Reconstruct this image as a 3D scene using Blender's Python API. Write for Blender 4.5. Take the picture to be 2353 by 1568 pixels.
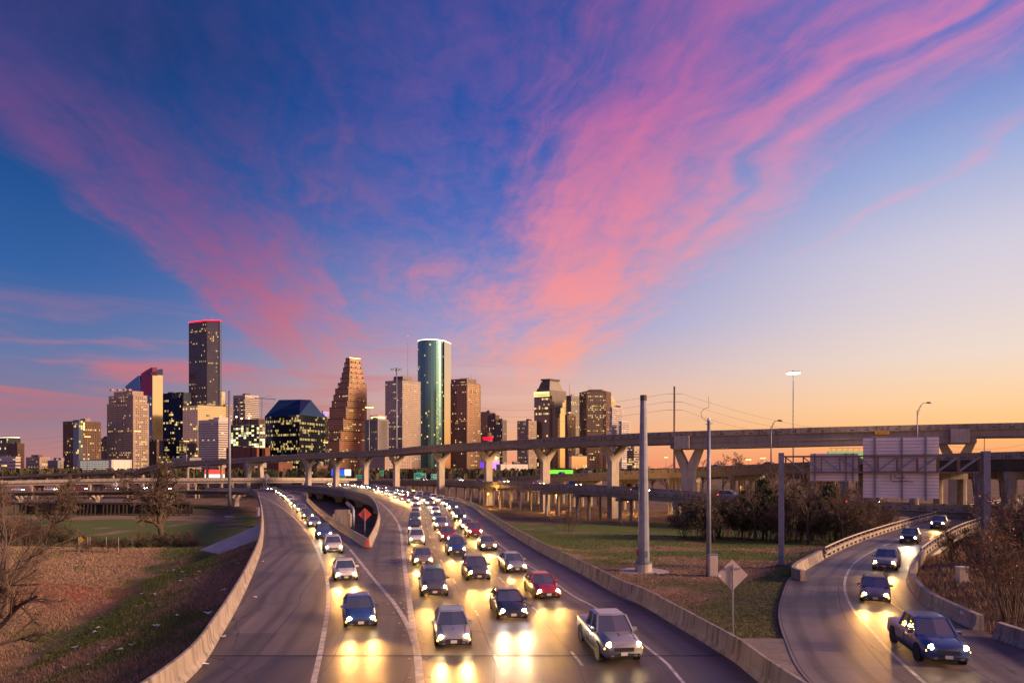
import bpy, bmesh, math, random
import numpy as np
from mathutils import Vector, Matrix

random.seed(7)
R = math.radians
for o in list(bpy.data.objects):
    bpy.data.objects.remove(o, do_unlink=True)
scene = bpy.context.scene
col = scene.collection


def lin(r, g, b):
    def f(c):
        c /= 255.0
        return c / 12.92 if c <= 0.04045 else ((c + 0.055) / 1.055) ** 2.4
    return (f(r), f(g), f(b), 1.0)


# ------------------------------------------------------------------ camera
CAM_H = 9.1
cam_d = bpy.data.cameras.new("camera")
cam = bpy.data.objects.new("camera", cam_d)
col.objects.link(cam)
cam.location = (0, 0, CAM_H)
cam.rotation_euler = (R(90), 0, 0)
cam_d.lens = 24.0
cam_d.sensor_width = 36.0
cam_d.shift_y = (1075.0 - 784.0) / 2352.0
cam_d.clip_start = 0.1
cam_d.clip_end = 20000
scene.camera = cam

# ------------------------------------------------------------------ world: dusk sky
GLOW_AZ = R(95)     # brightest part of the horizon, clockwise from the view direction (+Y)
SUN_AZ = R(106)
world = bpy.data.worlds.new("World")
scene.world = world
world.use_nodes = True
wt = world.node_tree
wt.nodes.clear()


class NT:
    """tiny node-tree helper"""
    def __init__(self, tree):
        self.t = tree

    def new(self, typ, **kw):
        n = self.t.nodes.new(typ)
        for k, v in kw.items():
            setattr(n, k, v)
        return n

    def link(self, a, b):
        self.t.links.new(a, b)

    def put(self, sock, v):
        if isinstance(v, bpy.types.NodeSocket):
            self.link(v, sock)
        elif v is not None:
            sock.default_value = v

    def m(self, op, a, b=None, c=None, clamp=False):
        n = self.new("ShaderNodeMath", operation=op, use_clamp=clamp)
        self.put(n.inputs[0], a)
        if b is not None:
            self.put(n.inputs[1], b)
        if c is not None:
            self.put(n.inputs[2], c)
        return n.outputs[0]

    def ramp(self, fac, stops, interp="LINEAR"):
        n = self.new("ShaderNodeValToRGB")
        n.color_ramp.interpolation = interp
        el = n.color_ramp.elements
        el[0].position, el[0].color = stops[0]
        el[1].position, el[1].color = stops[-1]
        for p, c in stops[1:-1]:
            e = el.new(p)
            e.color = c
        self.put(n.inputs[0], fac)
        return n.outputs[0]

    def mix(self, fac, a, b, blend="MIX"):
        n = self.new("ShaderNodeMix", data_type="RGBA", blend_type=blend)
        self.put(n.inputs[0], fac)
        self.put(n.inputs[6], a)
        self.put(n.inputs[7], b)
        return n.outputs[2]

    def smooth(self, v, a, b, lo=0.0, hi=1.0):
        n = self.new("ShaderNodeMapRange", interpolation_type="SMOOTHSTEP")
        self.put(n.inputs[0], v)
        n.inputs[1].default_value = a
        n.inputs[2].default_value = b
        n.inputs[3].default_value = lo
        n.inputs[4].default_value = hi
        return n.outputs[0]

    def noise(self, vec, scale, detail=4, rough=0.5, dist=0.0, dim="3D"):
        n = self.new("ShaderNodeTexNoise", noise_dimensions=dim)
        self.put(n.inputs["Vector"], vec)
        n.inputs["Scale"].default_value = scale
        n.inputs["Detail"].default_value = detail
        n.inputs["Roughness"].default_value = rough
        n.inputs["Distortion"].default_value = dist
        return n.outputs[0]

    def xyz(self, x, y, z):
        n = self.new("ShaderNodeCombineXYZ")
        self.put(n.inputs[0], x)
        self.put(n.inputs[1], y)
        self.put(n.inputs[2], z)
        return n.outputs[0]


def g4(v):
    return (v, v, v, 1)


w = NT(wt)
tc = w.new("ShaderNodeTexCoord")
sep = w.new("ShaderNodeSeparateXYZ")
w.link(tc.outputs["Generated"], sep.inputs[0])
dx, dy, dz = sep.outputs
hl = w.m("SQRT", w.m("ADD", w.m("MULTIPLY", dx, dx), w.m("MULTIPLY", dy, dy)))
cosd = w.m("DIVIDE", w.m("ADD", w.m("MULTIPLY", dx, math.sin(GLOW_AZ)), w.m("MULTIPLY", dy, math.cos(GLOW_AZ))),
           w.m("MAXIMUM", hl, 1e-4))
cosd = w.m("MULTIPLY", cosd, w.smooth(dz, 1.0, 0.75))
e = w.m("MAXIMUM", dz, 0.0)
# the clear sky away from, beside and towards the place where the sun went down
rampL = w.ramp(e, [(0.0, lin(182, 122, 122)), (0.02, lin(176, 122, 124)), (0.065, lin(138, 114, 138)), (0.14, lin(92, 112, 160)),
                   (0.235, lin(44, 90, 156)), (0.37, lin(4, 66, 132)), (0.49, lin(0, 48, 104)), (1.0, lin(34, 74, 140))])
rampC = w.ramp(e, [(0.0, lin(238, 148, 112)), (0.05, lin(236, 170, 132)), (0.11, lin(218, 176, 164)), (0.20, lin(150, 152, 200)),
                   (0.34, lin(70, 104, 184)), (0.45, lin(34, 82, 166)), (0.57, lin(24, 70, 148)), (1.0, lin(46, 88, 160))])
rampR = w.ramp(e, [(0.0, lin(244, 140, 96)), (0.045, lin(254, 190, 118)), (0.085, lin(252, 206, 156)), (0.14, lin(236, 214, 198)),
                   (0.20, lin(222, 208, 210)), (0.27, lin(206, 200, 216)), (0.36, lin(158, 172, 214)), (0.47, lin(82, 112, 192)), (1.0, lin(52, 92, 164))])
rampS = w.ramp(e, [(0.0, (1.5, 0.64, 0.18, 1)), (0.06, (1.5, 0.82, 0.29, 1)), (0.16, (1.05, 0.76, 0.5, 1)), (0.30, (0.62, 0.6, 0.66, 1)),
                   (0.47, lin(110, 140, 205)), (1.0, lin(56, 96, 168))])
f1 = w.smooth(cosd, -0.67, -0.05)
f2 = w.smooth(cosd, -0.12, 0.55)
f3 = w.smooth(cosd, 0.5, 1.0)
base = w.mix(f1, rampL, rampC)
base = w.mix(f2, base, rampR)
base = w.mix(f3, base, rampS)
# high streaked cloud on a flat layer; q runs across the streaks, s along them
zz = w.m("MAXIMUM", dz, 0.02)
px = w.m("DIVIDE", dx, zz)
py = w.m("DIVIDE", dy, zz)
VA = R(-9.5)
q = w.m("ADD", w.m("MULTIPLY", px, math.cos(VA)), w.m("MULTIPLY", py, -math.sin(VA)))
s = w.m("ADD", w.m("MULTIPLY", px, math.sin(VA)), w.m("MULTIPLY", py, math.cos(VA)))
ls = w.m("LOGARITHM", w.m("MAXIMUM", w.m("ABSOLUTE", s), 0.2), 2.718)
warp = w.noise(w.xyz(w.m("MULTIPLY", q, 0.8), w.m("MULTIPLY", ls, 1.3), 3.1), 1.0, 4, 0.55)
qw = w.m("ADD", q, w.m("MULTIPLY", w.m("SUBTRACT", warp, 0.5), 0.75))
qn = w.m("DIVIDE", w.m("ADD", qw, 3.0), 6.0, clamp=True)     # -3..3 -> 0..1


def qp(v):
    return (v + 3.0) / 6.0


bandL = w.ramp(qn, [(0.0, g4(0.22)), (qp(-2.0), g4(0.06)), (qp(-1.26), g4(0.10)), (qp(-1.10), g4(0.66)), (qp(-0.8), g4(0.74)), (qp(-0.45), g4(0.56)),
                    (qp(-0.15), g4(0.34)), (qp(0.1), g4(0.12)), (qp(0.3), g4(0.0)), (1.0, g4(0.0))])
# the ragged plume that drops to the skyline runs straight ahead: constant px
pxw = w.m("ADD", px, w.m("MULTIPLY", w.m("SUBTRACT", warp, 0.5), 0.62))
pn = w.m("DIVIDE", w.m("ADD", pxw, 3.0), 6.0, clamp=True)
plume = w.ramp(pn, [(0.0, g4(0.0)), (qp(-0.3), g4(0.0)), (qp(0.0), g4(0.46)), (qp(0.2), g4(0.82)), (qp(0.45), g4(0.92)), (qp(0.62), g4(0.70)), (qp(0.9), g4(0.30)), (qp(1.2), g4(0.1)), (1.0, g4(0.0))])
plume = w.m("MULTIPLY", plume, w.smooth(dz, 0.62, 0.36, 0.70, 1.0))
wing = w.ramp(pn, [(0.0, g4(0.0)), (qp(-1.0), g4(0.0)), (qp(-0.5), g4(0.42)), (qp(0.0), g4(0.56)), (qp(0.3), g4(0.0)), (1.0, g4(0.0))])
plume = w.m("MAXIMUM", plume, w.m("MULTIPLY", wing, w.smooth(dz, 0.42, 0.24)))
# wisps at the upper right
wsp = w.ramp(qn, [(0.0, g4(0.0)), (qp(0.45), g4(0.0)), (qp(0.8), g4(0.50)), (qp(1.02), g4(0.52)), (qp(1.16), g4(0.86)), (qp(1.21), g4(0.46)), (qp(1.29), g4(0.86)), (qp(1.40), g4(0.50)),
                  (qp(1.56), g4(0.12)), (qp(1.70), g4(0.16)), (qp(1.75), g4(0.58)), (qp(1.82), g4(0.16)), (qp(2.0), g4(0.0)), (1.0, g4(0.0))])
wsp = w.m("MULTIPLY", wsp, w.smooth(s, 4.6, 2.2))
band = w.m("MAXIMUM", bandL, w.m("MAXIMUM", plume, wsp))
big = w.noise(w.xyz(w.m("MULTIPLY", qw, 2.2), w.m("MULTIPLY", s, 0.8), 0.0), 1.0, 8, 0.62, 0.5)
streak = w.noise(w.xyz(w.m("MULTIPLY", qw, 9.0), w.m("MULTIPLY", s, 0.9), 1.7), 1.0, 7, 0.62, 0.4)
mott = w.noise(w.xyz(w.m("MULTIPLY", q, 8.0), w.m("MULTIPLY", s, 5.0), 5.0), 1.0, 6, 0.66, 0.6)
n = w.m("ADD", w.m("MULTIPLY", big, 0.46), w.m("ADD", w.m("MULTIPLY", streak, 0.28), w.m("MULTIPLY", mott, 0.26)))
dens = w.m("ADD", w.m("MULTIPLY", w.m("SUBTRACT", n, 0.5), 2.9), w.m("SUBTRACT", w.m("MULTIPLY", band, 1.12), 0.16))
dens = w.m("MULTIPLY", w.smooth(dens, -0.04, 1.15), w.smooth(band, 0.02, 0.3))
qm = w.m("MULTIPLY", w.smooth(q, -1.15, -0.6), w.smooth(q, 1.5, 1.05))
veil = w.m("MULTIPLY", w.m("MULTIPLY", w.smooth(w.m("ADD", w.m("MULTIPLY", big, 0.6), w.m("MULTIPLY", mott, 0.4)), 0.36, 0.68), qm), 0.30)
dens = w.m("MAXIMUM", dens, veil)
dens = w.m("MULTIPLY", dens, w.smooth(dz, 0.085, 0.17))
# low thin bars of cloud away from the sun
lowm = w.noise(w.xyz(w.m("MULTIPLY", dx, 3.0), w.m("MULTIPLY", dz, 27.0), w.m("MULTIPLY", dy, 2.0)), 1.0, 6, 0.55, 0.6)
lowd = w.m("MULTIPLY", w.smooth(lowm, 0.43, 0.63), w.m("MULTIPLY", w.smooth(dz, 0.035, 0.06), w.smooth(dz, 0.24, 0.12)))
lowd = w.m("MULTIPLY", lowd, w.smooth(cosd, 0.1, -0.55))
wisp = w.m("MULTIPLY", w.m("MULTIPLY", w.smooth(lowm, 0.55, 0.75), w.smooth(dz, 0.02, 0.05)), w.m("MULTIPLY", w.smooth(dz, 0.12, 0.07), w.smooth(cosd, 0.75, 0.0)))
cA = w.ramp(e, [(0.05, lin(170, 88, 96)), (0.12, lin(196, 96, 106)), (0.21, lin(184, 90, 116)), (0.32, lin(134, 76, 132)), (0.45, lin(74, 62, 128)), (0.6, lin(50, 54, 118))])
cB = w.ramp(e, [(0.08, lin(255, 172, 132)), (0.15, lin(255, 164, 132)), (0.24, lin(250, 146, 138)), (0.34, lin(232, 132, 152)), (0.46, lin(206, 106, 158)), (0.6, lin(168, 84, 152))])
cC = w.ramp(e, [(0.1, lin(240, 200, 180)), (0.24, lin(232, 184, 190)), (0.33, lin(230, 164, 188)), (0.42, lin(230, 138, 174)), (0.55, lin(218, 112, 160))])
cc = w.mix(w.smooth(cosd, -0.5, -0.06), cA, cB)
cc = w.mix(w.smooth(cosd, 0.05, 0.45), cc, cC)
sky_c = w.mix(w.m("MULTIPLY", dens, 0.86), base, cc)
sky_c = w.mix(w.m("MULTIPLY", lowd, 0.78), sky_c, w.ramp(e, [(0.03, lin(150, 104, 118)), (0.10, lin(206, 104, 104)), (0.16, lin(198, 112, 124)), (0.24, lin(170, 104, 134))]))
sky_c = w.mix(w.m("MULTIPLY", wisp, 0.45), sky_c, lin(196, 142, 132))
# Nishita twilight underlies the hand-set colours
nish = w.new("ShaderNodeTexSky", sky_type="NISHITA")
nish.sun_disc = False
nish.sun_elevation = R(20)
nish.sun_rotation = SUN_AZ
nish.dust_density = 1.5
bg1 = w.new("ShaderNodeBackground")
w.link(sky_c, bg1.inputs[0])
bg1.inputs[1].default_value = 0.62
bg2 = w.new("ShaderNodeBackground")
w.link(nish.outputs[0], bg2.inputs[0])
bg2.inputs[1].default_value = 0.003
add = w.new("ShaderNodeAddShader")
w.link(bg1.outputs[0], add.inputs[0])
w.link(bg2.outputs[0], add.inputs[1])
wo = w.new("ShaderNodeOutputWorld")
w.link(add.outputs[0], wo.inputs[0])

# ------------------------------------------------------------------ soft key for the western glow, raised to lift the ground
sun_d = bpy.data.lights.new("sun", "SUN")
sun_d.energy = 3.6
sun_d.angle = R(16)
sun_d.color = (1.0, 0.55, 0.28)
sun = bpy.data.objects.new("sun", sun_d)
col.objects.link(sun)
SUN_EL = R(20)
sdir = Vector((math.sin(SUN_AZ) * math.cos(SUN_EL), math.cos(SUN_AZ) * math.cos(SUN_EL), math.sin(SUN_EL)))
sun.rotation_euler = sdir.to_track_quat("Z", "Y").to_euler()

scene.view_settings.view_transform = "Standard"
scene.view_settings.look = "None"
scene.view_settings.exposure = 0.74
scene.view_settings.gamma = 1.0
scene.view_settings.use_curve_mapping = False
scene.cycles.use_denoising = True
scene.cycles.max_bounces = 5
scene.cycles.diffuse_bounces = 3
scene.cycles.glossy_bounces = 3
scene.cycles.sample_clamp_indirect = 6.0
scene.cycles.use_light_tree = True

# ================================================================== helpers
F = 1568.0


def gp(u, v, z=0.0):
    """point of the plane at height z that the camera sees at (u, v)"""
    Y = (CAM_H - z) * F / (v - 1075.0)
    return Vector(((u - 1176.0) / F * Y, Y, z))


def dp(u, v, Y):
    """point at depth Y"""
    return Vector(((u - 1176.0) / F * Y, Y, CAM_H + (1075.0 - v) / F * Y))


def smooth01(a, b, x):
    t = np.clip((np.asarray(x, float) - a) / (b - a), 0, 1)
    return t * t * (3 - 2 * t)


class MB:
    """collects faces, builds one mesh object"""
    def __init__(self):
        self.v, self.f, self.m, self.uv = [], [], [], None

    def face(self, pts, mi=0):
        i = len(self.v)
        self.v.extend([tuple(p) for p in pts])
        self.f.append(tuple(range(i, i + len(pts))))
        self.m.append(mi)

    def add(self, pts, faces, mi=0):
        i = len(self.v)
        self.v.extend([tuple(p) for p in pts])
        for f in faces:
            self.f.append(tuple(a + i for a in f))
            self.m.append(mi)

    def box(self, c, size, mat3=None, mi=0):
        hx, hy, hz = size[0] / 2, size[1] / 2, size[2] / 2
        p = [Vector((sx * hx, sy * hy, sz * hz)) for sz in (-1, 1) for sy in (-1, 1) for sx in (-1, 1)]
        if mat3 is not None:
            p = [mat3 @ a for a in p]
        c = Vector(c)
        self.add([a + c for a in p], [(0, 2, 3, 1), (4, 5, 7, 6), (0, 1, 5, 4), (2, 6, 7, 3), (0, 4, 6, 2), (1, 3, 7, 5)], mi)

    def bar(self, a, b, wd, ht, mi=0, up=Vector((0, 0, 1))):
        a, b = Vector(a), Vector(b)
        d = b - a
        L = d.length
        if L < 1e-6:
            return
        d.normalize()
        if abs(d.dot(up)) > 0.98:
            up = Vector((0, 1, 0))
        x = d.cross(up).normalized()
        z = x.cross(d).normalized()
        m3 = Matrix((x, d, z)).transposed()
        self.box((a + b) / 2, (wd, L, ht), m3, mi)

    def tube(self, pts, rad, n=6, mi=0, cap=True):
        pts = [Vector(p) for p in pts]
        if not hasattr(rad, "__len__"):
            rad = [rad] * len(pts)
        rings = []
        ref = None
        for i, p in enumerate(pts):
            d = (pts[min(i + 1, len(pts) - 1)] - pts[max(i - 1, 0)])
            if d.length < 1e-9:
                d = Vector((0, 0, 1))
            d.normalize()
            if ref is None:
                ref = Vector((1, 0, 0)) if abs(d.x) < 0.8 else Vector((0, 1, 0))
            x = (ref - d * ref.dot(d)).normalized()
            y = d.cross(x)
            ref = x
            rings.append([p + (x * math.cos(2 * math.pi * k / n) + y * math.sin(2 * math.pi * k / n)) * rad[i] for k in range(n)])
        i0 = len(self.v)
        for r in rings:
            self.v.extend([tuple(a) for a in r])
        for i in range(len(rings) - 1):
            for k in range(n):
                a = i0 + i * n + k
                b = i0 + i * n + (k + 1) % n
                self.f.append((a, b, b + n, a + n))
                self.m.append(mi)
        if cap:
            self.f.append(tuple(i0 + k for k in reversed(range(n))))
            self.m.append(mi)
            e0 = i0 + (len(rings) - 1) * n
            self.f.append(tuple(e0 + k for k in range(n)))
            self.m.append(mi)

    def prism(self, poly, z0, z1, mi=0):
        """vertical prism over a counter-clockwise footprint"""
        n = len(poly)
        b = [(p[0], p[1], z0) for p in poly]
        t = [(p[0], p[1], z1) for p in poly]
        fs = [tuple(reversed(range(n))), tuple(range(n, 2 * n))]
        for k in range(n):
            fs.append((k, (k + 1) % n, n + (k + 1) % n, n + k))
        self.add(b + t, fs, mi)

    def extrude(self, poly, d, mi=0):
        """3-D polygon extruded along vector d"""
        n = len(poly)
        poly = [Vector(p) for p in poly]
        d = Vector(d)
        fs = [tuple(reversed(range(n))), tuple(range(n, 2 * n))]
        for k in range(n):
            fs.append((k, (k + 1) % n, n + (k + 1) % n, n + k))
        self.add(poly + [p + d for p in poly], fs, mi)

    def mesh(self, name, smooth=False):
        me = bpy.data.meshes.new(name)
        me.from_pydata(self.v, [], self.f)
        if any(self.m):
            me.polygons.foreach_set("material_index", self.m)
        if smooth:
            me.polygons.foreach_set("use_smooth", [True] * len(self.f))
        me.update()
        return me

    def build(self, name, mats, parent=None, smooth=False, kind=None, fix=False):
        me = self.mesh(name, smooth)
        if fix:
            bm = bmesh.new()
            bm.from_mesh(me)
            bmesh.ops.recalc_face_normals(bm, faces=bm.faces)
            bm.to_mesh(me)
            bm.free()
        if not isinstance(mats, (list, tuple)):
            mats = [mats]
        for a in mats:
            me.materials.append(a)
        return link(name, me, parent, kind)


def link(name, me, parent=None, kind=None):
    o = bpy.data.objects.new(name, me)
    col.objects.link(o)
    if parent is not None:
        o.parent = parent
    if kind:
        o["kind"] = kind
    return o


def tag(o, label, cat, group=None):
    o["label"] = label
    o["category"] = cat
    if group:
        o["group"] = group
    return o


def thing(name, label, cat, loc=(0, 0, 0), rz=0.0, group=None):
    o = bpy.data.objects.new(name, None)
    o.empty_display_size = 0.3
    col.objects.link(o)
    o.location = loc
    o.rotation_euler = (0, 0, rz)
    return tag(o, label, cat, group)


def copy_tree(o, parent=None):
    c = o.copy()
    col.objects.link(c)
    c.parent = parent
    for ch in [k for k in o.children]:
        copy_tree(ch, c)
    return c


def resample(pts, step):
    """centripetal-ish Catmull-Rom through pts, then even spacing"""
    pts = [Vector(p) for p in pts]
    P = [pts[0] * 2 - pts[1]] + pts + [pts[-1] * 2 - pts[-2]]
    dense = []
    for i in range(1, len(P) - 2):
        p0, p1, p2, p3 = P[i - 1], P[i], P[i + 1], P[i + 2]
        t0 = 0.0
        t1 = t0 + max((p1 - p0).length, 1e-4) ** 0.5
        t2 = t1 + max((p2 - p1).length, 1e-4) ** 0.5
        t3 = t2 + max((p3 - p2).length, 1e-4) ** 0.5
        m = max(6, int((p2 - p1).length / step) * 2)
        for k in range(m):
            t = t1 + (t2 - t1) * k / m
            a1 = p0 * ((t1 - t) / (t1 - t0)) + p1 * ((t - t0) / (t1 - t0))
            a2 = p1 * ((t2 - t) / (t2 - t1)) + p2 * ((t - t1) / (t2 - t1))
            a3 = p2 * ((t3 - t) / (t3 - t2)) + p3 * ((t - t2) / (t3 - t2))
            b1 = a1 * ((t2 - t) / (t2 - t0)) + a2 * ((t - t0) / (t2 - t0))
            b2 = a2 * ((t3 - t) / (t3 - t1)) + a3 * ((t - t1) / (t3 - t1))
            dense.append(b1 * ((t2 - t) / (t2 - t1)) + b2 * ((t - t1) / (t2 - t1)))
    dense.append(pts[-1].copy())
    acc = [0.0]
    for a, b in zip(dense[:-1], dense[1:]):
        acc.append(acc[-1] + (b - a).length)
    n = max(2, int(round(acc[-1] / step)))
    arr = np.array([tuple(p) for p in dense])
    sv = np.linspace(0, acc[-1], n + 1)
    return [Vector((np.interp(x, acc, arr[:, 0]), np.interp(x, acc, arr[:, 1]), np.interp(x, acc, arr[:, 2]))) for x in sv]


def rights(path):
    out = []
    for i in range(len(path)):
        d = path[min(i + 1, len(path) - 1)] - path[max(i - 1, 0)]
        d.z = 0
        d.normalize()
        out.append(Vector((d.y, -d.x, 0)))
    return out


def offset(path, off):
    return [p + r * off for p, r in zip(path, rights(path))]


def sweep(mb, path, prof, mi=0, rs=None, cap=True):
    """profile [(offset to the right, z)] swept along a path; counter-clockwise seen from behind"""
    rs = rs or rights(path)
    n = len(prof)
    i0 = len(mb.v)
    for p, r in zip(path, rs):
        for (o, z) in prof:
            q_ = p + r * o
            mb.v.append((q_.x, q_.y, p.z + z))
    for i in range(len(path) - 1):
        for k in range(n):
            a = i0 + i * n + k
            b = i0 + i * n + (k + 1) % n
            mb.f.append((a, b, b + n, a + n))
            mb.m.append(mi)
    if cap:
        mb.f.append(tuple(i0 + k for k in reversed(range(n))))
        mb.m.append(mi)
        e0 = i0 + (len(path) - 1) * n
        mb.f.append(tuple(e0 + k for k in range(n)))
        mb.m.append(mi)


def cut(path, seg, gap=0.0):
    """split a finely sampled path into lengths of about seg metres"""
    out, cur, acc = [], [path[0]], 0.0
    for a, b in zip(path[:-1], path[1:]):
        acc += (b - a).length
        cur.append(b)
        if acc >= seg:
            out.append(cur)
            cur, acc = [b], 0.0
    if len(cur) > 2:
        out.append(cur)
    if gap:
        for c in out:
            d = (c[1] - c[0]).normalized()
            c[0] = c[0] + d * gap
            d = (c[-1] - c[-2]).normalized()
            c[-1] = c[-1] - d * gap
    return out


# ================================================================== materials
def mat(name, c1, c2=None, rough=0.7, metal=0.0, scale=1.0, detail=5, bump=0.0, bscale=None, emit=None, estr=0.0,
        stain=0.0, spec=0.5, coord="Object", squash=None):
    m = bpy.data.materials.new(name)
    m.use_nodes = True
    t = NT(m.node_tree)
    b = m.node_tree.nodes["Principled BSDF"]
    b.inputs["Roughness"].default_value = rough
    b.inputs["Metallic"].default_value = metal
    b.inputs["Specular IOR Level"].default_value = spec
    b.inputs["Base Color"].default_value = (*c1[:3], 1)
    if c2 is not None or bump or stain:
        tcn = t.new("ShaderNodeTexCoord")
        vec = tcn.outputs[coord]
        if squash:
            mp = t.new("ShaderNodeMapping")
            mp.inputs["Scale"].default_value = squash
            t.link(vec, mp.inputs[0])
            vec = mp.outputs[0]
        nz = t.noise(vec, scale, detail, 0.6)
        cc_ = t.mix(t.smooth(nz, 0.3, 0.7), (*c1[:3], 1), (*(c2 or c1)[:3], 1))
        if stain:
            mp2 = t.new("ShaderNodeMapping")
            mp2.inputs["Scale"].default_value = (1.3, 1.3, 0.12)
            t.link(tcn.outputs[coord], mp2.inputs[0])
            st = t.noise(mp2.outputs[0], 1.6, 6, 0.7)
            cc_ = t.mix(t.m("MULTIPLY", t.smooth(st, 0.44, 0.68), stain), cc_, (0.05, 0.042, 0.035, 1))
        t.link(cc_, b.inputs["Base Color"])
        if bump:
            bn = t.new("ShaderNodeBump")
            bn.inputs["Strength"].default_value = bump
            bn.inputs["Distance"].default_value = 0.05
            t.link(t.noise(vec, bscale or scale * 6, 4, 0.6), bn.inputs["Height"])
            t.link(bn.outputs[0], b.inputs["Normal"])
    if emit is not None:
        b.inputs["Emission Color"].default_value = (*emit[:3], 1)
        b.inputs["Emission Strength"].default_value = estr
    return m


def lit_mat(name, ca, cb, lo, hi):
    """lamp-lit rooms behind glass: every pane has its own brightness and warmth"""
    m = bpy.data.materials.new(name)
    m.use_nodes = True
    t = NT(m.node_tree)
    b = m.node_tree.nodes["Principled BSDF"]
    b.inputs["Base Color"].default_value = (0.05, 0.045, 0.035, 1)
    b.inputs["Roughness"].default_value = 0.15
    g = t.new("ShaderNodeNewGeometry")
    rnd = g.outputs["Random Per Island"]
    t.link(t.mix(rnd, ca, cb), b.inputs["Emission Color"])
    t.link(t.smooth(t.m("FRACT", t.m("MULTIPLY", rnd, 7.31)), 0.0, 1.0, lo, hi), b.inputs["Emission Strength"])
    return m


M = {}
M["concrete"] = mat("concrete", (0.30, 0.26, 0.225), (0.40, 0.355, 0.31), 0.85, scale=0.7, bump=0.3, bscale=9, stain=0.72)
M["concrete_pale"] = mat("pale_concrete", (0.42, 0.385, 0.34), (0.52, 0.475, 0.425), 0.85, scale=0.35, bump=0.15, bscale=6, stain=0.25)
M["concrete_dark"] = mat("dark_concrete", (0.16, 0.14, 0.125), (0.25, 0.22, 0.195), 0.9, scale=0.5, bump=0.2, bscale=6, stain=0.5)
M["girder"] = mat("girder_concrete", (0.29, 0.265, 0.24), (0.36, 0.33, 0.30), 0.8, scale=0.25, bump=0.1, bscale=5, stain=0.25)
M["steel_dark"] = mat("weathered_steel_girder", (0.055, 0.045, 0.042), (0.09, 0.07, 0.06), 0.7, scale=0.5, stain=0.3)
M["galv"] = mat("galvanised_steel", (0.19, 0.225, 0.30), (0.26, 0.295, 0.38), 0.5, 0.5, scale=1.5, bump=0.03, bscale=14)
M["steel_brown"] = mat("brown_steel", (0.16, 0.12, 0.10), (0.22, 0.17, 0.14), 0.55, 0.5, scale=2.0)
M["alu"] = mat("sign_aluminium", (0.74, 0.73, 0.77), (0.82, 0.81, 0.85), 0.55, 0.0, scale=0.8)
M["sign_back"] = mat("sign_back_pink_grey", (0.42, 0.36, 0.36), (0.5, 0.43, 0.43), 0.6, 0.2, scale=1.5)
M["sign_red"] = mat("red_orange_sign", (0.62, 0.07, 0.05), (0.68, 0.10, 0.07), 0.5, scale=2)
M["sign_yellow"] = mat("yellow_sign", (0.72, 0.38, 0.01), None, 0.5)
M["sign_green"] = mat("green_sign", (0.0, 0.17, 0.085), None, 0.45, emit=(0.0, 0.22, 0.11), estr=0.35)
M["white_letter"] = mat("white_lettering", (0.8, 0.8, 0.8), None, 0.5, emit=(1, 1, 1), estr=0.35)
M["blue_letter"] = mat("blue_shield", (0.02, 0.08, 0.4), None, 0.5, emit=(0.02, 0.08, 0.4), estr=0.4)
M["black"] = mat("black_plastic", (0.02, 0.02, 0.02), None, 0.6)
M["cable"] = mat("dark_cable", (0.05, 0.045, 0.045), None, 0.6)
M["cabinet"] = mat("painted_cabinet", (0.5, 0.44, 0.42), (0.56, 0.5, 0.48), 0.5, 0.2, scale=2)
M["line_white"] = mat("road_paint", (0.24, 0.23, 0.225), (0.58, 0.57, 0.56), 0.6, scale=1.6, detail=8)
M["line_yellow"] = mat("yellow_road_paint", (0.50, 0.30, 0.05), (0.62, 0.40, 0.08), 0.55, scale=2.5, detail=6)
M["line_black"] = mat("black_road_tape", (0.02, 0.02, 0.022), (0.04, 0.04, 0.04), 0.5, scale=3)
M["bark"] = mat("bark", (0.055, 0.042, 0.034), (0.10, 0.078, 0.062), 0.9, scale=3, bump=0.4, bscale=12)
M["twig"] = mat("twigs", (0.075, 0.055, 0.046), (0.12, 0.085, 0.07), 0.9, scale=0.6)
M["twig_brown"] = mat("brown_twigs", (0.075, 0.052, 0.044), (0.12, 0.08, 0.065), 0.9, scale=0.5)
M["leaf_green"] = mat("evergreen_leaves", (0.030, 0.060, 0.018), (0.060, 0.095, 0.030), 0.6, scale=0.5)
M["leaf_dull"] = mat("dull_leaves", (0.05, 0.055, 0.022), (0.085, 0.075, 0.035), 0.7, scale=0.6)
M["leaf_orange"] = mat("rust_leaves", (0.30, 0.10, 0.028), (0.42, 0.17, 0.05), 0.7, scale=1.2)
M["leaf_gold"] = mat("gold_leaves", (0.20, 0.12, 0.02), (0.28, 0.16, 0.03), 0.7, scale=0.6)
M["timber"] = mat("creosoted_timber", (0.028, 0.024, 0.022), (0.06, 0.05, 0.045), 0.85, scale=2)
M["litter"] = mat("white_litter", (0.7, 0.7, 0.72), (0.8, 0.8, 0.8), 0.6, scale=4)
M["rock"] = mat("pale_rock", (0.3, 0.28, 0.26), (0.42, 0.4, 0.37), 0.9, scale=1)
M["sodium"] = mat("sodium_lamp", (0.9, 0.5, 0.1), None, 0.4, emit=(1.0, 0.42, 0.06), estr=7.0)
M["lamp_white"] = mat("white_lamp", (0.9, 0.9, 0.8), None, 0.4, emit=(1.0, 0.74, 0.34), estr=8.0)


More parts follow.
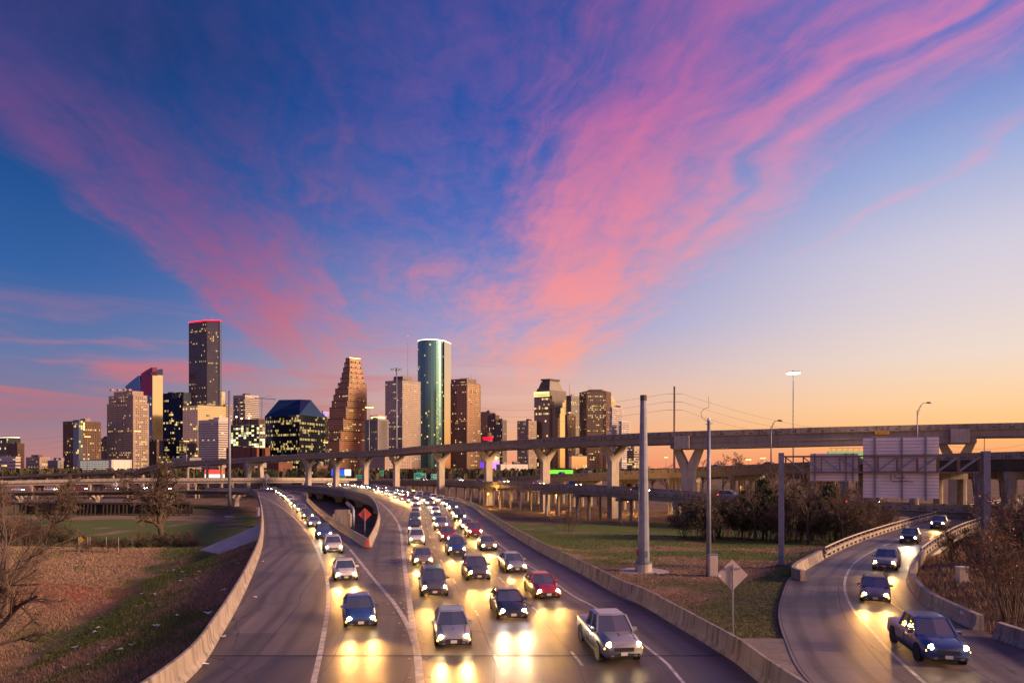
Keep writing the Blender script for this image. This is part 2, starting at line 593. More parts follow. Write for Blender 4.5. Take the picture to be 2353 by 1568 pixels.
def road_mat(name, ca, cb, wet=0.0, rbase=0.42):
    m = bpy.data.materials.new(name)
    m.use_nodes = True
    t = NT(m.node_tree)
    b = m.node_tree.nodes["Principled BSDF"]
    uv = t.new("ShaderNodeUVMap")
    sp = t.new("ShaderNodeSeparateXYZ")
    t.link(uv.outputs[0], sp.inputs[0])
    ax, al = sp.outputs[0], sp.outputs[1]
    tcn = t.new("ShaderNodeTexCoord")
    ob = tcn.outputs["Object"]
    big_ = t.noise(ob, 0.09, 5, 0.6)
    mid = t.noise(t.xyz(t.m("MULTIPLY", ax, 1.6), t.m("MULTIPLY", al, 0.16), 0.0), 1.0, 6, 0.62)
    fine = t.noise(ob, 6.0, 5, 0.7)
    tine = t.noise(t.xyz(t.m("MULTIPLY", ax, 0.35), t.m("MULTIPLY", al, 7.0), 0.0), 1.0, 3, 0.6)
    f_ = t.m("ADD", t.m("MULTIPLY", big_, 0.35), t.m("ADD", t.m("MULTIPLY", mid, 0.35), t.m("ADD", t.m("MULTIPLY", fine, 0.15), t.m("MULTIPLY", tine, 0.15))))
    cc_ = t.mix(t.smooth(f_, 0.36, 0.64), ca, cb)
    # each slab has its own tone; dark tar in the joints
    slab = t.new("ShaderNodeTexWhiteNoise", noise_dimensions="2D")
    t.link(t.xyz(t.m("FLOOR", t.m("DIVIDE", ax, 3.9)), t.m("FLOOR", t.m("DIVIDE", al, 13.0)), 0.0), slab.inputs[0])
    cc_ = t.mix(t.m("MULTIPLY", slab.outputs[0], 0.34), cc_, (0.05, 0.045, 0.045, 1))
    jw = t.m("ABSOLUTE", t.m("SUBTRACT", t.m("FRACT", t.m("DIVIDE", al, 13.0)), 0.5))
    jl = t.m("GREATER_THAN", jw, 0.4975)
    jx = t.m("GREATER_THAN", t.m("ABSOLUTE", t.m("SUBTRACT", t.m("FRACT", t.m("DIVIDE", t.m("SUBTRACT", ax, 4.0), 3.85)), 0.5)), 0.4925)
    crack = t.new("ShaderNodeTexVoronoi", feature="DISTANCE_TO_EDGE")
    t.link(t.xyz(t.m("ADD", ax, t.m("MULTIPLY", mid, 2.0)), t.m("ADD", t.m("MULTIPLY", al, 0.5), t.m("MULTIPLY", big_, 3.0)), 0.0), crack.inputs["Vector"])
    crack.inputs["Scale"].default_value = 0.16
    ck = t.m("MULTIPLY", t.m("LESS_THAN", crack.outputs[0], 0.005), t.smooth(big_, 0.45, 0.6))
    jj = t.m("MAXIMUM", t.m("MAXIMUM", jl, jx), ck)
    cc_ = t.mix(t.m("MULTIPLY", jj, 0.88), cc_, (0.02, 0.018, 0.018, 1))
    # oil drips along the middle of each lane
    oil = t.m("MULTIPLY", t.smooth(t.noise(t.xyz(t.m("MULTIPLY", ax, 0.9), t.m("MULTIPLY", al, 0.05), 9.0), 1.0, 3, 0.5), 0.5, 0.72), 0.5)
    cc_ = t.mix(oil, cc_, (0.045, 0.04, 0.04, 1))
    # polished, rubber-dark wheel tracks either side of each lane's middle
    ph_ = t.m("ABSOLUTE", t.m("SUBTRACT", t.m("FRACT", t.m("DIVIDE", t.m("SUBTRACT", ax, 3.8), 3.85)), 0.5))
    trk = t.m("MULTIPLY", t.smooth(t.m("ABSOLUTE", t.m("SUBTRACT", ph_, 0.23)), 0.12, 0.02), t.smooth(mid, 0.25, 0.65, 0.2, 0.72))
    cc_ = t.mix(trk, cc_, (0.045, 0.038, 0.038, 1))
    # darker replaced slabs and sealed patches
    pt = t.new("ShaderNodeTexWhiteNoise", noise_dimensions="2D")
    t.link(t.xyz(t.m("FLOOR", t.m("DIVIDE", t.m("SUBTRACT", ax, 3.8), 3.85)), t.m("FLOOR", t.m("DIVIDE", al, 4.6)), 3.0), pt.inputs[0])
    cc_ = t.mix(t.m("MULTIPLY", t.m("GREATER_THAN", pt.outputs[0], 0.86), 0.46), cc_, (0.04, 0.036, 0.036, 1))
    jf = t.m("GREATER_THAN", t.m("ABSOLUTE", t.m("SUBTRACT", t.m("FRACT", t.m("DIVIDE", al, 4.6)), 0.5)), 0.4955)
    cc_ = t.mix(t.m("MULTIPLY", jf, 0.7), cc_, (0.02, 0.018, 0.018, 1))
    t.link(cc_, b.inputs["Base Color"])
    b.inputs["Specular IOR Level"].default_value = 0.38
    ro = t.m("ADD", rbase, t.m("MULTIPLY", t.m("SUBTRACT", f_, 0.5), 0.55))
    if wet:
        wm = t.smooth(t.noise(ob, 0.22, 5, 0.6), 0.30, 0.75)
        ro = t.m("SUBTRACT", ro, t.m("MULTIPLY", wm, wet))
    t.link(t.m("MAXIMUM", ro, 0.16), b.inputs["Roughness"])
    bn = t.new("ShaderNodeBump")
    bn.inputs["Strength"].default_value = 0.22
    bn.inputs["Distance"].default_value = 0.02
    t.link(t.m("ADD", t.m("MULTIPLY", tine, 0.8), t.m("ADD", t.m("MULTIPLY", fine, 0.6), t.m("MULTIPLY", jj, -1.5))), bn.inputs["Height"])
    t.link(bn.outputs[0], b.inputs["Normal"])
    return m


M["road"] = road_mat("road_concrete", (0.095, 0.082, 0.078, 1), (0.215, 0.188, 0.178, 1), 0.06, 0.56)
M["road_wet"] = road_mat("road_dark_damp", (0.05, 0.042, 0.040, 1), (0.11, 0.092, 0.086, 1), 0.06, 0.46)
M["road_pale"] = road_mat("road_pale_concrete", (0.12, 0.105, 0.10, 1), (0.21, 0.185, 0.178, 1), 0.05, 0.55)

# ================================================================== the roads' edges, in metres
VL = [(438, 1556), (511, 1455), (561, 1363), (585, 1308), (602, 1258), (606, 1209), (603, 1172), (597, 1148), (590, 1133.5), (568, 1126.3)]
PL0 = [gp(u, v) for u, v in VL]
PL0 = [Vector((-13.2, 8, 0)), Vector((-13.3, 18, 0))] + PL0 + [Vector((-128, 293, -0.2)), Vector((-160, 303, -0.7)), Vector((-200, 308, -1.2)), Vector((-250, 308, -1.5)), Vector((-310, 300, -1.5))]
VR = [(1744, 1568), (1689, 1522), (1621, 1479), (1536, 1427), (1462, 1384), (1425, 1369), (1336, 1319), (1290, 1295), (1244, 1270), (1168, 1224), (1115, 1187),
      (1091, 1169), (1060, 1155), (999, 1141), (947, 1129), (916, 1123)]
PR0 = [gp(u, v) for u, v in VR]
PR0 = [Vector((12.4, 8, 0)), Vector((11.4, 18, 0))] + PR0 + [Vector((-68, 340, 0)), Vector((-98, 385, 0)), Vector((-140, 432, 0)), Vector((-200, 480, -0.5))]
VLR = [(837, 1257), (778, 1218), (729, 1178), (705, 1152), (686, 1134)]
PLR0 = [gp(u, v) for u, v in VLR] + [Vector((-103, 272, -0.1)), Vector((-124, 282, -0.2)), Vector((-160, 291, -0.7)), Vector((-200, 296, -1.2)), Vector((-250, 296, -1.5)), Vector((-310, 288, -1.5))]
VML = [(853, 1257), (869, 1218), (873, 1187), (861, 1157), (843, 1143), (800, 1131.5)]
PML0 = [gp(u, v) for u, v in VML] + [Vector((-84, 300, 0)), Vector((-110, 345, 0)), Vector((-150, 392, 0)), Vector((-206, 440, -0.5))]
VRL = [(1836, 1326), (1894, 1283), (1956, 1252), (2032, 1224), (2109, 1200), (2201, 1175), (2263, 1163), (2352, 1149)]
PRL0 = [gp(u, v) for u, v in VRL] + [Vector((205, 240, 0)), Vector((285, 290, 0))]
VRE = [(1876, 1568), (1814, 1464), (1799, 1408), (1811, 1350), (1823, 1322)]
VRR = [(2352, 1491), (2269, 1461), (2195, 1427), (2124, 1390), (2094, 1362), (2081, 1332), (2091, 1307), (2109, 1283), (2149, 1252), (2201, 1221), (2260, 1200), (2352, 1175)]
PRR0 = [Vector((23.5, 8, 0)), Vector((24.6, 22, 0))] + [gp(u, v) for u, v in VRR] + [Vector((150, 183, 0)), Vector((215, 232, 0)), Vector((292, 280, 0))]
PRE0 = [Vector((13.6, 8, 0)), Vector((12.9, 20, 0))] + [gp(u, v) for u, v in VRE]
PL = resample(PL0, 1.5)
PR = resample(PR0, 1.5)
PLR = resample(PLR0, 1.5)
PML = resample(PML0, 1.5)
PRL = resample(PRL0, 1.5)
PRR = resample(PRR0, 1.0)
PRE = resample(PRE0, 1.0)


def xy(path, ymax):
    a = np.array([(p.y, p.x) for p in path if p.y < ymax])
    k = np.argsort(a[:, 0])
    return a[k, 0], a[k, 1]


YL, XL = xy(PL, 292)
YR, XR = xy(PR, 480)
YRR, XRR = xy(PRR, 280)
a_ = [p for p in PRE] + [p for p in PRL]
YRL, XRL = xy(a_, 280)
YML, XML = xy(PML, 430)
YLR, XLR = xy(PLR, 280)
rng = np.random.default_rng(5)


def vnoise(x, y, sc, seed=0):
    """smooth value noise"""
    x = np.asarray(x, float) / sc + 37.3 * seed
    y = np.asarray(y, float) / sc + 11.9 * seed
    xi, yi = np.floor(x), np.floor(y)
    fx, fy = x - xi, y - yi
    fx, fy = fx * fx * (3 - 2 * fx), fy * fy * (3 - 2 * fy)

    def h(a, b):
        t = np.sin(a * 127.1 + b * 311.7 + seed * 17.0) * 43758.5453
        return t - np.floor(t)
    return (h(xi, yi) * (1 - fx) + h(xi + 1, yi) * fx) * (1 - fy) + (h(xi, yi + 1) * (1 - fx) + h(xi + 1, yi + 1) * fx) * fy


def fbm(x, y, sc, seed=0, oct=4):
    t, a = 0.0, 0.5
    for i in range(oct):
        t = t + a * vnoise(x, y, sc / 2 ** i, seed + i)
        a *= 0.5
    return t / (1 - 0.5 ** oct)


def H(x, y):
    """ground height"""
    x, y = np.asarray(x, float), np.asarray(y, float)
    xl, xr = np.interp(y, YL, XL), np.interp(y, YR, XR)
    xrl, xrr = np.interp(y, YRL, XRL), np.interp(y, YRR, XRR)
    lf = np.interp(y, [0, 50, 90, 118, 128, 142, 168, 185, 214, 260, 300, 360, 450, 700], [-5.6, -5.3, -5.0, -4.6, -6.6, -9.6, -10, -8.6, -8, -8, -7, -6, -3.5, -2.0])
    lf = lf + (fbm(x, y, 22, 3) - 0.5) * 1.3
    rf = np.interp(y, [0, 30, 45, 62, 100, 131, 175, 260, 350, 450, 700], [-0.28, -0.28, -0.35, -0.7, -2, -3.2, -4.3, -4.6, -4.2, -3.0, -2.0])
    rf = rf + (fbm(x, y, 14, 9) - 0.5) * np.interp(y, [30, 60, 120], [0.1, 0.35, 0.9])
    t = smooth01(86, 112, y)
    mid = np.clip((x - xl) / np.maximum(xr - xl, 1), 0, 1)
    under = lf + (rf - lf) * mid
    zc = -0.16 * (1 - t) + under * t
    dl = np.maximum(xl - 0.75 - x, 0)
    # ditch at the foot of the bank, field rising a little beyond it
    bank = zc - 0.36 * dl
    fieldz = lf + 0.5 * smooth01(14, 32, dl) - 0.5 * np.exp(-((dl - 15) / 3.2) ** 2)
    zl = np.where(bank > fieldz, bank, fieldz) * (1 - t) + lf * t
    dr = np.maximum(x - xr - 0.75, 0)
    zr = np.maximum(rf, np.minimum(zc, -0.16) - 0.22 * dr) * (1 - t) + rf * t
    zr = np.where(rf > zc, rf, zr)
    # ramp stands on fill as far as its abutment
    tr = smooth01(66, 84, y)
    inr = smooth01(-7, -0.5, x - xrl)
    zr = zr * (1 - inr * (1 - tr)) + (-0.16) * inr * (1 - tr)
    drr = np.maximum(x - xrr - 0.8, 0)
    mound = np.minimum(0.10 * drr, 1.6) * (1 - smooth01(70, 92, y)) + (fbm(x, y, 5, 21) - 0.5) * 0.35 * smooth01(0.5, 3, drr)
    zr = zr + mound
    z = np.where(x < xl - 0.75, zl, np.where(x > xr + 0.75, zr, zc))
    far = smooth01(430, 700, y)
    return z * (1 - far) + (-2.0) * far


def hz(x, y):
    return float(H(np.array([x]), np.array([y]))[0])


def cover(x, y):
    """how green / red / worn the ground is"""
    xl, xr = np.interp(y, YL, XL), np.interp(y, YR, XR)
    xrl, xrr = np.interp(y, YRL, XRL), np.interp(y, YRR, XRR)
    dl = xl - x
    n1, n2 = fbm(x, y, 9, 31), fbm(x, y, 2.6, 33)
    g = np.zeros_like(x)
    left = x < xl
    g = np.where(left, 0.52 * np.exp(-((dl - 9) / 7.5) ** 2) + 0.40 * np.exp(-((dl - 15) / 3) ** 2), g)
    g = np.where(left & (y > 118) & (y < 300), 0.85, g)
    g = np.where(left & (y > 118) & (np.abs(y - 235) < 9) & (x < -95), 0.1, g)
    dr = x - xr
    gr = 0.20 + 0.80 * smooth01(68, 90, y) * (1 - smooth01(150, 172, y)) + 0.5 * smooth01(-9, -2, x - xrl) * (y < 70)
    gr = gr - 0.7 * np.exp(-((y - 88 - 0.12 * x) / 4) ** 2)
    g = np.where(dr > 0, gr, g)
    g = np.where((x > xrr) & (y < 95), 0.12, g)
    n3 = fbm(x * 1.0, y * 1.0, 5.0, 47)
    g = np.clip(g + (n1 - 0.5) * 1.5 + (n2 - 0.5) * 0.9 + (n3 - 0.5) * 1.1 * (g > 0.05), 0, 1)
    red = np.exp(-(((x + 54 + 0.15 * (y - 75)) / 15) ** 2 + ((y - 77) / 8) ** 2)) * left
    red = np.clip(red * (0.4 + 1.4 * n2) * 1.2, 0, 1)
    bare = np.where(dr > 0, smooth01(160, 180, y) * 0.8 + 0.75 * (y < 70) * smooth01(0.42, 0.62, n1), 0)
    bare = np.where(left & (y > 250), 0.7, bare)
    corridor = (x > xl) & (x < xr)
    bare = np.where(corridor, 0.85, bare)
    bare = np.where(left & (np.abs(dl - 15.5) < 2.2) & (y < 118), np.maximum(bare, 0.75 * smooth01(0.42, 0.6, n2)), bare)
    return g, red, bare


gm = bpy.data.materials.new("ground_cover")
gm.use_nodes = True
t = NT(gm.node_tree)
b = gm.node_tree.nodes["Principled BSDF"]
b.inputs["Roughness"].default_value = 0.95
b.inputs["Specular IOR Level"].default_value = 0.15
at_ = t.new("ShaderNodeVertexColor", layer_name="cover")
sp = t.new("ShaderNodeSeparateColor")
t.link(at_.outputs[0], sp.inputs[0])
tcn = t.new("ShaderNodeTexCoord")
ob = tcn.outputs["Object"]
nA, nB, nC = t.noise(ob, 0.35, 6, 0.65), t.noise(ob, 3.0, 6, 0.7), t.noise(ob, 14.0, 4, 0.7)
dry = t.mix(t.smooth(nB, 0.3, 0.7), (0.17, 0.115, 0.082, 1), (0.40, 0.28, 0.205, 1))
dry = t.mix(t.m("MULTIPLY", t.smooth(nA, 0.4, 0.7), 0.6), dry, (0.16, 0.105, 0.065, 1))
grn = t.mix(t.smooth(nB, 0.3, 0.7), (0.07, 0.10, 0.03, 1), (0.15, 0.20, 0.06, 1))
redc = t.mix(t.smooth(nB, 0.3, 0.7), (0.30, 0.085, 0.04, 1), (0.42, 0.13, 0.06, 1))
bar = t.mix(t.smooth(nB, 0.3, 0.7), (0.08, 0.056, 0.04, 1), (0.19, 0.13, 0.09, 1))
gf = t.smooth(t.m("ADD", sp.outputs[0], t.m("MULTIPLY", t.m("SUBTRACT", nB, 0.5), 0.7)), 0.35, 0.65)
c_ = t.mix(gf, dry, grn)
c_ = t.mix(t.m("MULTIPLY", sp.outputs[1], t.smooth(nC, 0.25, 0.6)), c_, redc)
c_ = t.mix(t.m("MULTIPLY", sp.outputs[2], t.smooth(nA, 0.25, 0.55)), c_, bar)
t.link(c_, b.inputs["Base Color"])
bn = t.new("ShaderNodeBump")
bn.inputs["Strength"].default_value = 0.8
bn.inputs["Distance"].default_value = 0.18
t.link(t.m("ADD", nB, t.m("MULTIPLY", nC, 0.5)), bn.inputs["Height"])
t.link(bn.outputs[0], b.inputs["Normal"])
M["ground"] = gm

ys = [4.0]
while ys[-1] < 420:
    ys.append(ys[-1] + max(0.55, ys[-1] * 0.0125))
while ys[-1] < 9000:
    ys.append(ys[-1] * 1.12)
ys = np.array(ys)
tt = np.linspace(-1, 1, 300)
xs = np.sign(tt) * (np.abs(tt) ** 1.9) * 460 + tt * 70
xs = np.concatenate([[-9000, -4000, -1500], xs, [1500, 4000, 9000]])
X, Y_ = np.meshgrid(xs, ys)
Zg = H(X.ravel(), Y_.ravel())
vv = np.stack([X.ravel(), Y_.ravel(), Zg], 1)
nx, ny = len(xs), len(ys)
ii = np.arange((ny - 1) * nx).reshape(ny - 1, nx)[:, :-1].ravel()
ff = np.stack([ii, ii + 1, ii + 1 + nx, ii + nx], 1)


def np_mesh(name, verts, faces):
    me = bpy.data.meshes.new(name)
    n_, k = faces.shape
    me.vertices.add(len(verts))
    me.vertices.foreach_set("co", np.asarray(verts, np.float32).ravel())
    me.loops.add(n_ * k)
    me.loops.foreach_set("vertex_index", np.asarray(faces, np.int32).ravel())
    me.polygons.add(n_)
    me.polygons.foreach_set("loop_start", np.arange(0, n_ * k, k, dtype=np.int32))
    me.update(calc_edges=True)
    return me


me = np_mesh("ground", vv, ff)
me.polygons.foreach_set("use_smooth", [True] * len(ff))
g_, r_, b_ = cover(X.ravel(), Y_.ravel())
ca = me.color_attributes.new("cover", "FLOAT_COLOR", "POINT")
ca.data.foreach_set("color", np.stack([g_, r_, b_, np.ones_like(g_)], 1).astype(np.float32).ravel())
me.materials.append(gm)
link("ground", me, None, "structure")

# ------------------------------------------------------------------ pavements


def road(name, left, right, m, nst, ndiv=6, z=0.0, thick=0.35, v0=0.0, from_right=False):
    def rs(path, n):
        acc = [0.0]
        for a, b2 in zip(path[:-1], path[1:]):
            acc.append(acc[-1] + (b2 - a).length)
        arr = np.array([tuple(p) for p in path])
        sv = np.linspace(0, acc[-1], n + 1)
        return np.stack([np.interp(sv, acc, arr[:, k]) for k in range(3)], 1)
    L_, R_ = rs(left, nst), rs(right, nst)
    cen = (L_ + R_) / 2
    d = np.concatenate([[0], np.cumsum(np.linalg.norm(np.diff(cen, axis=0), axis=1))]) + v0
    verts, uvs = [], []
    for i in range(nst + 1):
        wdt = np.linalg.norm(R_[i] - L_[i])
        for k in range(ndiv + 1):
            p = L_[i] + (R_[i] - L_[i]) * k / ndiv
            verts.append((p[0], p[1], p[2] + z))
            uvs.append((wdt * (1 - k / ndiv) if from_right else wdt * k / ndiv, d[i]))
    faces = []
    n1 = ndiv + 1
    for i in range(nst):
        for k in range(ndiv):
            faces.append((i * n1 + k, i * n1 + k + 1, (i + 1) * n1 + k + 1, (i + 1) * n1 + k))
    top = len(faces)
    nb = len(verts)
    for i in range(nst + 1):
        for k in (0, ndiv):
            x_, y_, z_ = verts[i * n1 + k]
            verts.append((x_, y_, z_ - thick))
            uvs.append(uvs[i * n1 + k])
    for i in range(nst):
        a, b2 = i * n1, (i + 1) * n1
        faces.append((a, b2, nb + 2 * (i + 1), nb + 2 * i))
        faces.append((a + ndiv, nb + 2 * i + 1, nb + 2 * (i + 1) + 1, b2 + ndiv))
        faces.append((nb + 2 * i, nb + 2 * (i + 1), nb + 2 * (i + 1) + 1, nb + 2 * i + 1))
    me = bpy.data.meshes.new(name)
    me.from_pydata(verts, [], faces)
    uvl = me.uv_layers.new(name="UVMap")
    for lp in me.loops:
        uvl.data[lp.index].uv = uvs[lp.vertex_index]
    me.materials.append(m)
    return link(name, me, None, "structure")


YG = 78.4


def upto(path, y0, y1):
    return [p for p in path if y0 <= p.y <= y1]


WIDE = 0.45
def at_y(path, y):
    for a, b in zip(path[:-1], path[1:]):
        if (a.y - y) * (b.y - y) <= 0 and a.y != b.y:
            return a + (b - a) * ((y - a.y) / (b.y - a.y))
    return path[0]


PLw, PRw = offset(PL, -WIDE), offset(PR, WIDE)
# the near slabs are damp and dark, the rest is paler concrete
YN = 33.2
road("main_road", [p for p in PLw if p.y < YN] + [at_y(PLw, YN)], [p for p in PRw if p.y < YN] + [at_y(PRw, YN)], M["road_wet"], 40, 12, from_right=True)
road("main_road", [at_y(PLw, YN)] + upto(PLw, YN, YG) + [at_y(PLw, YG)], [at_y(PRw, YN)] + upto(PRw, YN, YG) + [at_y(PRw, YG)], M["road"], 60, 12, from_right=True)
iL = next(i for i, p in enumerate(PLw) if p.y > YG)
iR = next(i for i, p in enumerate(PRw) if p.y > YG)
PLRw, PMLw = offset(PLR, WIDE), offset(PML, -WIDE)
road("branch_road", [at_y(PLw, YG)] + PLw[iL:], [PLRw[0]] + PLRw[1:], M["road"], 220, 6)
road("main_road", [PMLw[0]] + PMLw[1:], [at_y(PRw, YG)] + PRw[iR:], M["road"], 240, 8, from_right=True)
# gore pavement closing the wedge between the two branches
mb = MB()
mb.prism([(PLRw[0].x - 0.02, YG + 0.003), (PMLw[0].x + 0.02, YG + 0.003), (PMLw[0].x + 0.02, YG + 5), (PLRw[0].x - 1.0, YG + 5)], -0.3, -0.004)
mb.build("gore_pavement", M["concrete"], None, kind="structure")
ramp_left = PRE + PRL
road("ramp_road", offset(ramp_left, -0.3), offset(PRR, 0.45), M["road_pale"], 300, 6)
# dark apron between the main barrier and the ramp
mb = MB()
ap = [p for p in PRE if p.y < 37]
le = [Vector((np.interp(p.y, YR, XR) + 0.62, p.y, 0)) for p in ap]
for i in range(len(ap) - 1):
    mb.face([(le[i].x, le[i].y, -0.03), (ap[i].x - 0.31, ap[i].y, -0.03), (ap[i + 1].x - 0.31, ap[i + 1].y, -0.03), (le[i + 1].x, le[i + 1].y, -0.03)])
mb.build("apron_pavement", M["concrete_dark"], None, kind="structure")


def stripe(mb, path, wd, z=0.006, a=None, b=None, mi=0):
    rs_ = rights(path)
    for i in range(len(path) - 1):
        p, q_ = path[i], path[i + 1]
        mb.face([p - rs_[i] * wd / 2 + Vector((0, 0, z)), p + rs_[i] * wd / 2 + Vector((0, 0, z)),
                 q_ + rs_[i + 1] * wd / 2 + Vector((0, 0, z)), q_ - rs_[i + 1] * wd / 2 + Vector((0, 0, z))], mi)


def line_from(pts, name, m, wd=0.2, extra=None, z=0.006):
    P_ = resample([gp(u, v) for u, v in pts] + (extra or []), 1.0)
    mb = MB()
    stripe(mb, P_, wd, z)
    mb.build(name, m, None, kind="structure")
    return P_


LW = line_from([(690, 1700), (720, 1568), (741, 1470), (754, 1378), (749, 1319), (732, 1270), (705, 1221), (674, 1187), (640, 1160)], "lane_line", M["line_white"], 0.26,
               [Vector((-79, 216, 0)), Vector((-99, 255, 0)), Vector((-120, 280, -0.2)), Vector((-158, 296, -0.65))])
GL = line_from([(804, 1261), (861, 1332), (907, 1387), (935, 1433), (952, 1479)], "gore_line", M["line_white"], 0.28, None, 0.011)
GR = line_from([(868, 1150), (893, 1172), (912, 1197), (921, 1222), (926, 1270), (934, 1332), (942, 1393), (951, 1463), (958, 1498), (965, 1568), (978, 1700)], "lane_line", M["line_white"], 0.36)
line_from([(680, 1138), (702, 1160), (745, 1205), (802, 1258)], "edge_line", M["line_yellow"], 0.2)
for lane in (1, 2):
    path = offset(PR, -(3.35 + 3.85 * lane))
    mb, mk = MB(), MB()
    acc = 0.0
    for k in range(2, len(path) - 3):
        if path[k].y > 210:
            break
        if (k % 8) < 2:
            stripe(mb, path[k:k + 2], 0.16)
        elif (k % 8) == 2:
            stripe(mk, path[k:k + 2], 0.16)
    mb.build("lane_dash", M["line_white"], None, kind="structure")
    mk.build("lane_dash_shadow_tape", M["line_black"], None, kind="structure")
stripe(mb := MB(), offset([p for p in PR if 20 < p.y < 240], -3.2), 0.16)
mb.build("edge_line", M["line_white"], None, kind="structure")
line_from([(2260, 1700), (2124, 1568), (2063, 1513), (2002, 1448), (1956, 1393), (1940, 1347), (1949, 1310), (1974, 1283), (2040, 1248), (2120, 1216), (2230, 1184), (2352, 1160)], "edge_line", M["line_white"], 0.18)
stripe(mb := MB(), offset([p for p in PRR if p.y > 42 and p.y < 120], -1.9), 0.12)
mb.build("edge_line", M["line_yellow"], None, kind="structure")
# pale saw-cut line across both branches and a steel joint at the damp slab
for (a, b) in [((755, 1291), (966, 1288)), ((975, 1239), (1076, 1234))]:
    mb = MB()
    mb.bar(gp(*a) + Vector((0, 0, 0.006)), gp(*b) + Vector((0, 0, 0.006)), 0.14, 0.012)
    mb.build("joint_line", M["line_white"], None, kind="structure")
mb = MB()
mb.bar((at_y(PLw, YN).x + 0.5, YN, 0.003), (at_y(PRw, YN).x - 0.5, YN, 0.003), 0.1, 0.016)
mb.build("expansion_joint", M["black"], None, kind="structure")
# raised pavement markers beside the gore lines
mb = MB()
for P_ in (GL, GR):
    for k in range(2, len(P_) - 1, 3):
        if P_[k].y < 100:
            for sgn in (-0.42, 0.42):
                c = P_[k] + rights(P_)[k] * sgn
                mb.box(c + Vector((0, 0, 0.015)), (0.12, 0.1, 0.03))
o = mb.build("pavement_markers", M["line_white"], None, kind="stuff")
tag(o, "small raised reflective markers dotted along the gore lines", "road markers")
o["kind"] = "stuff"

# ------------------------------------------------------------------ concrete barriers
JER = [(0.0, -0.02), (-0.02, 0.09), (-0.17, 0.33), (-0.24, 1.03), (-0.27, 1.06), (-0.40, 1.06), (-0.43, 1.03), (-0.44, -0.25), (0.0, -0.25)]


def barrier(label, path, side, seg, name="concrete_barrier", m=None, gap=0.028, prof=None, hs=1.0):
    """side -1: the barrier stands to the left of its road edge"""
    root = thing(name, label, "barrier", tuple(path[0]))
    prof = prof or JER
    pr = [(-o * side if side > 0 else o, z * hs) for o, z in prof]
    if side > 0:
        pr = [(-o, z * hs) for o, z in prof]
        pr = pr[::-1]
    base = Vector(path[0])
    for c in cut(path, seg, gap):
        mb = MB()
        sweep(mb, [p - base for p in c], pr)
        mb.build("barrier_segment", m or M["concrete"], root, fix=True)
    return root


fineL = resample(PL0, 0.75)
fineR = resample(PR0, 0.75)
barrier("long tan concrete barrier curving along the left edge above the grassy bank", [p for p in fineL if p.x > -133], -1, 9.0)
barrier("concrete barrier along the right edge of the wide road, grass behind it", fineR[:-60], 1, 6.0)
barrier("concrete parapet on the inner side of the left branch, ending at the gore", resample(PLR0[:7], 0.75), 1, 8.0)
barrier("concrete parapet curving round the gap from the gore point to the wide road", resample(PML0[:9], 0.75), -1, 8.0)
rr = resample(PRR0, 0.6)
cutk = next(i for i, p in enumerate(rr) if p.y > 37.6)
LOWB = [(0.0, -0.02), (-0.03, 0.09), (-0.16, 0.3), (-0.22, 0.83), (-0.25, 0.86), (-0.58, 0.86), (-0.6, 0.8), (-0.6, -0.25), (0.0, -0.25)]
ABUT_R = next(i for i, p in enumerate(rr) if p.y > 69)
bn1 = barrier("low weathered concrete barrier curving along the inner side of the ramp", rr[cutk + 1:ABUT_R], 1, 7.0, prof=LOWB)
bn2 = barrier("separate short concrete barrier with a white reflector at the ramp's near corner", rr[:cutk - 1], 1, 60.0, prof=LOWB)
for bb, k in ((bn1, cutk + 4), (bn2, cutk - 6)):
    p = rr[k]
    d = (rr[k + 1] - rr[k]).normalized()
    r0 = Vector((d.y, -d.x, 0))
    mb = MB()
    c = p + r0 * 0.20 + Vector((0, 0, 0.62)) - Vector(bb.location)
    mb.box(c, (0.03, 0.42, 0.16), Matrix((r0, d, Vector((0, 0, 1)))).transposed())
    mb.build("reflector", M["litter"], bb)
barrier("short concrete end wall where the ramp's outer railing begins", resample([gp(1836, 1326) + Vector((0, -1.6, 0)), gp(1836, 1326), gp(1894, 1283)], 0.6), -1, 40.0, prof=LOWB)


def railing(label, path, side):
    """concrete curb with openings, posts and a steel top rail"""
    root = thing("bridge_railing", label, "railing", tuple(path[0]))
    base = Vector(path[0])
    P_ = [p - base for p in path]
    rs_ = rights(P_)
    pr = [(0, 0.36), (0, 0.62), (0.32, 0.62), (0.32, 0.36)]
    pr = [(o * side, z) for o, z in pr]
    mb = MB()
    sweep(mb, P_, pr)
    mb.build("curb_beam", M["concrete"], root, fix=True)
    mb = MB()
    sweep(mb, P_, [(o * side, z) for o, z in [(0.02, -0.4), (0.02, 0.06), (0.34, 0.06), (0.34, -0.4)]])
    mb.build("deck_edge", M["concrete"], root, fix=True)
    acc = 0.0
    nxt = 0.0
    for i in range(len(P_) - 1):
        if acc >= nxt:
            d = (P_[i + 1] - P_[i]).normalized()
            m3 = Matrix((rs_[i], d, Vector((0, 0, 1)))).transposed()
            mb = MB()
            mb.box(P_[i] + rs_[i] * (0.17 * side) + Vector((0, 0, 0.215)), (0.30, 1.1, 0.33), m3)
            mb.build("curb_block", M["concrete"], root)
            mb = MB()
            mb.box(P_[i] + rs_[i] * (0.19 * side) + Vector((0, 0, 0.79)), (0.12, 0.2, 0.36), m3)
            mb.build("rail_post", M["steel_brown"], root)
            nxt += 2.4
        acc += (P_[i + 1] - P_[i]).length
    mb = MB()
    mb.tube([p + rs_[i] * (0.17 * side) + Vector((0, 0, 1.02)) for i, p in enumerate(P_)], 0.085, 6)
    mb.build("top_rail", M["concrete_pale"], root, smooth=True)
    return root


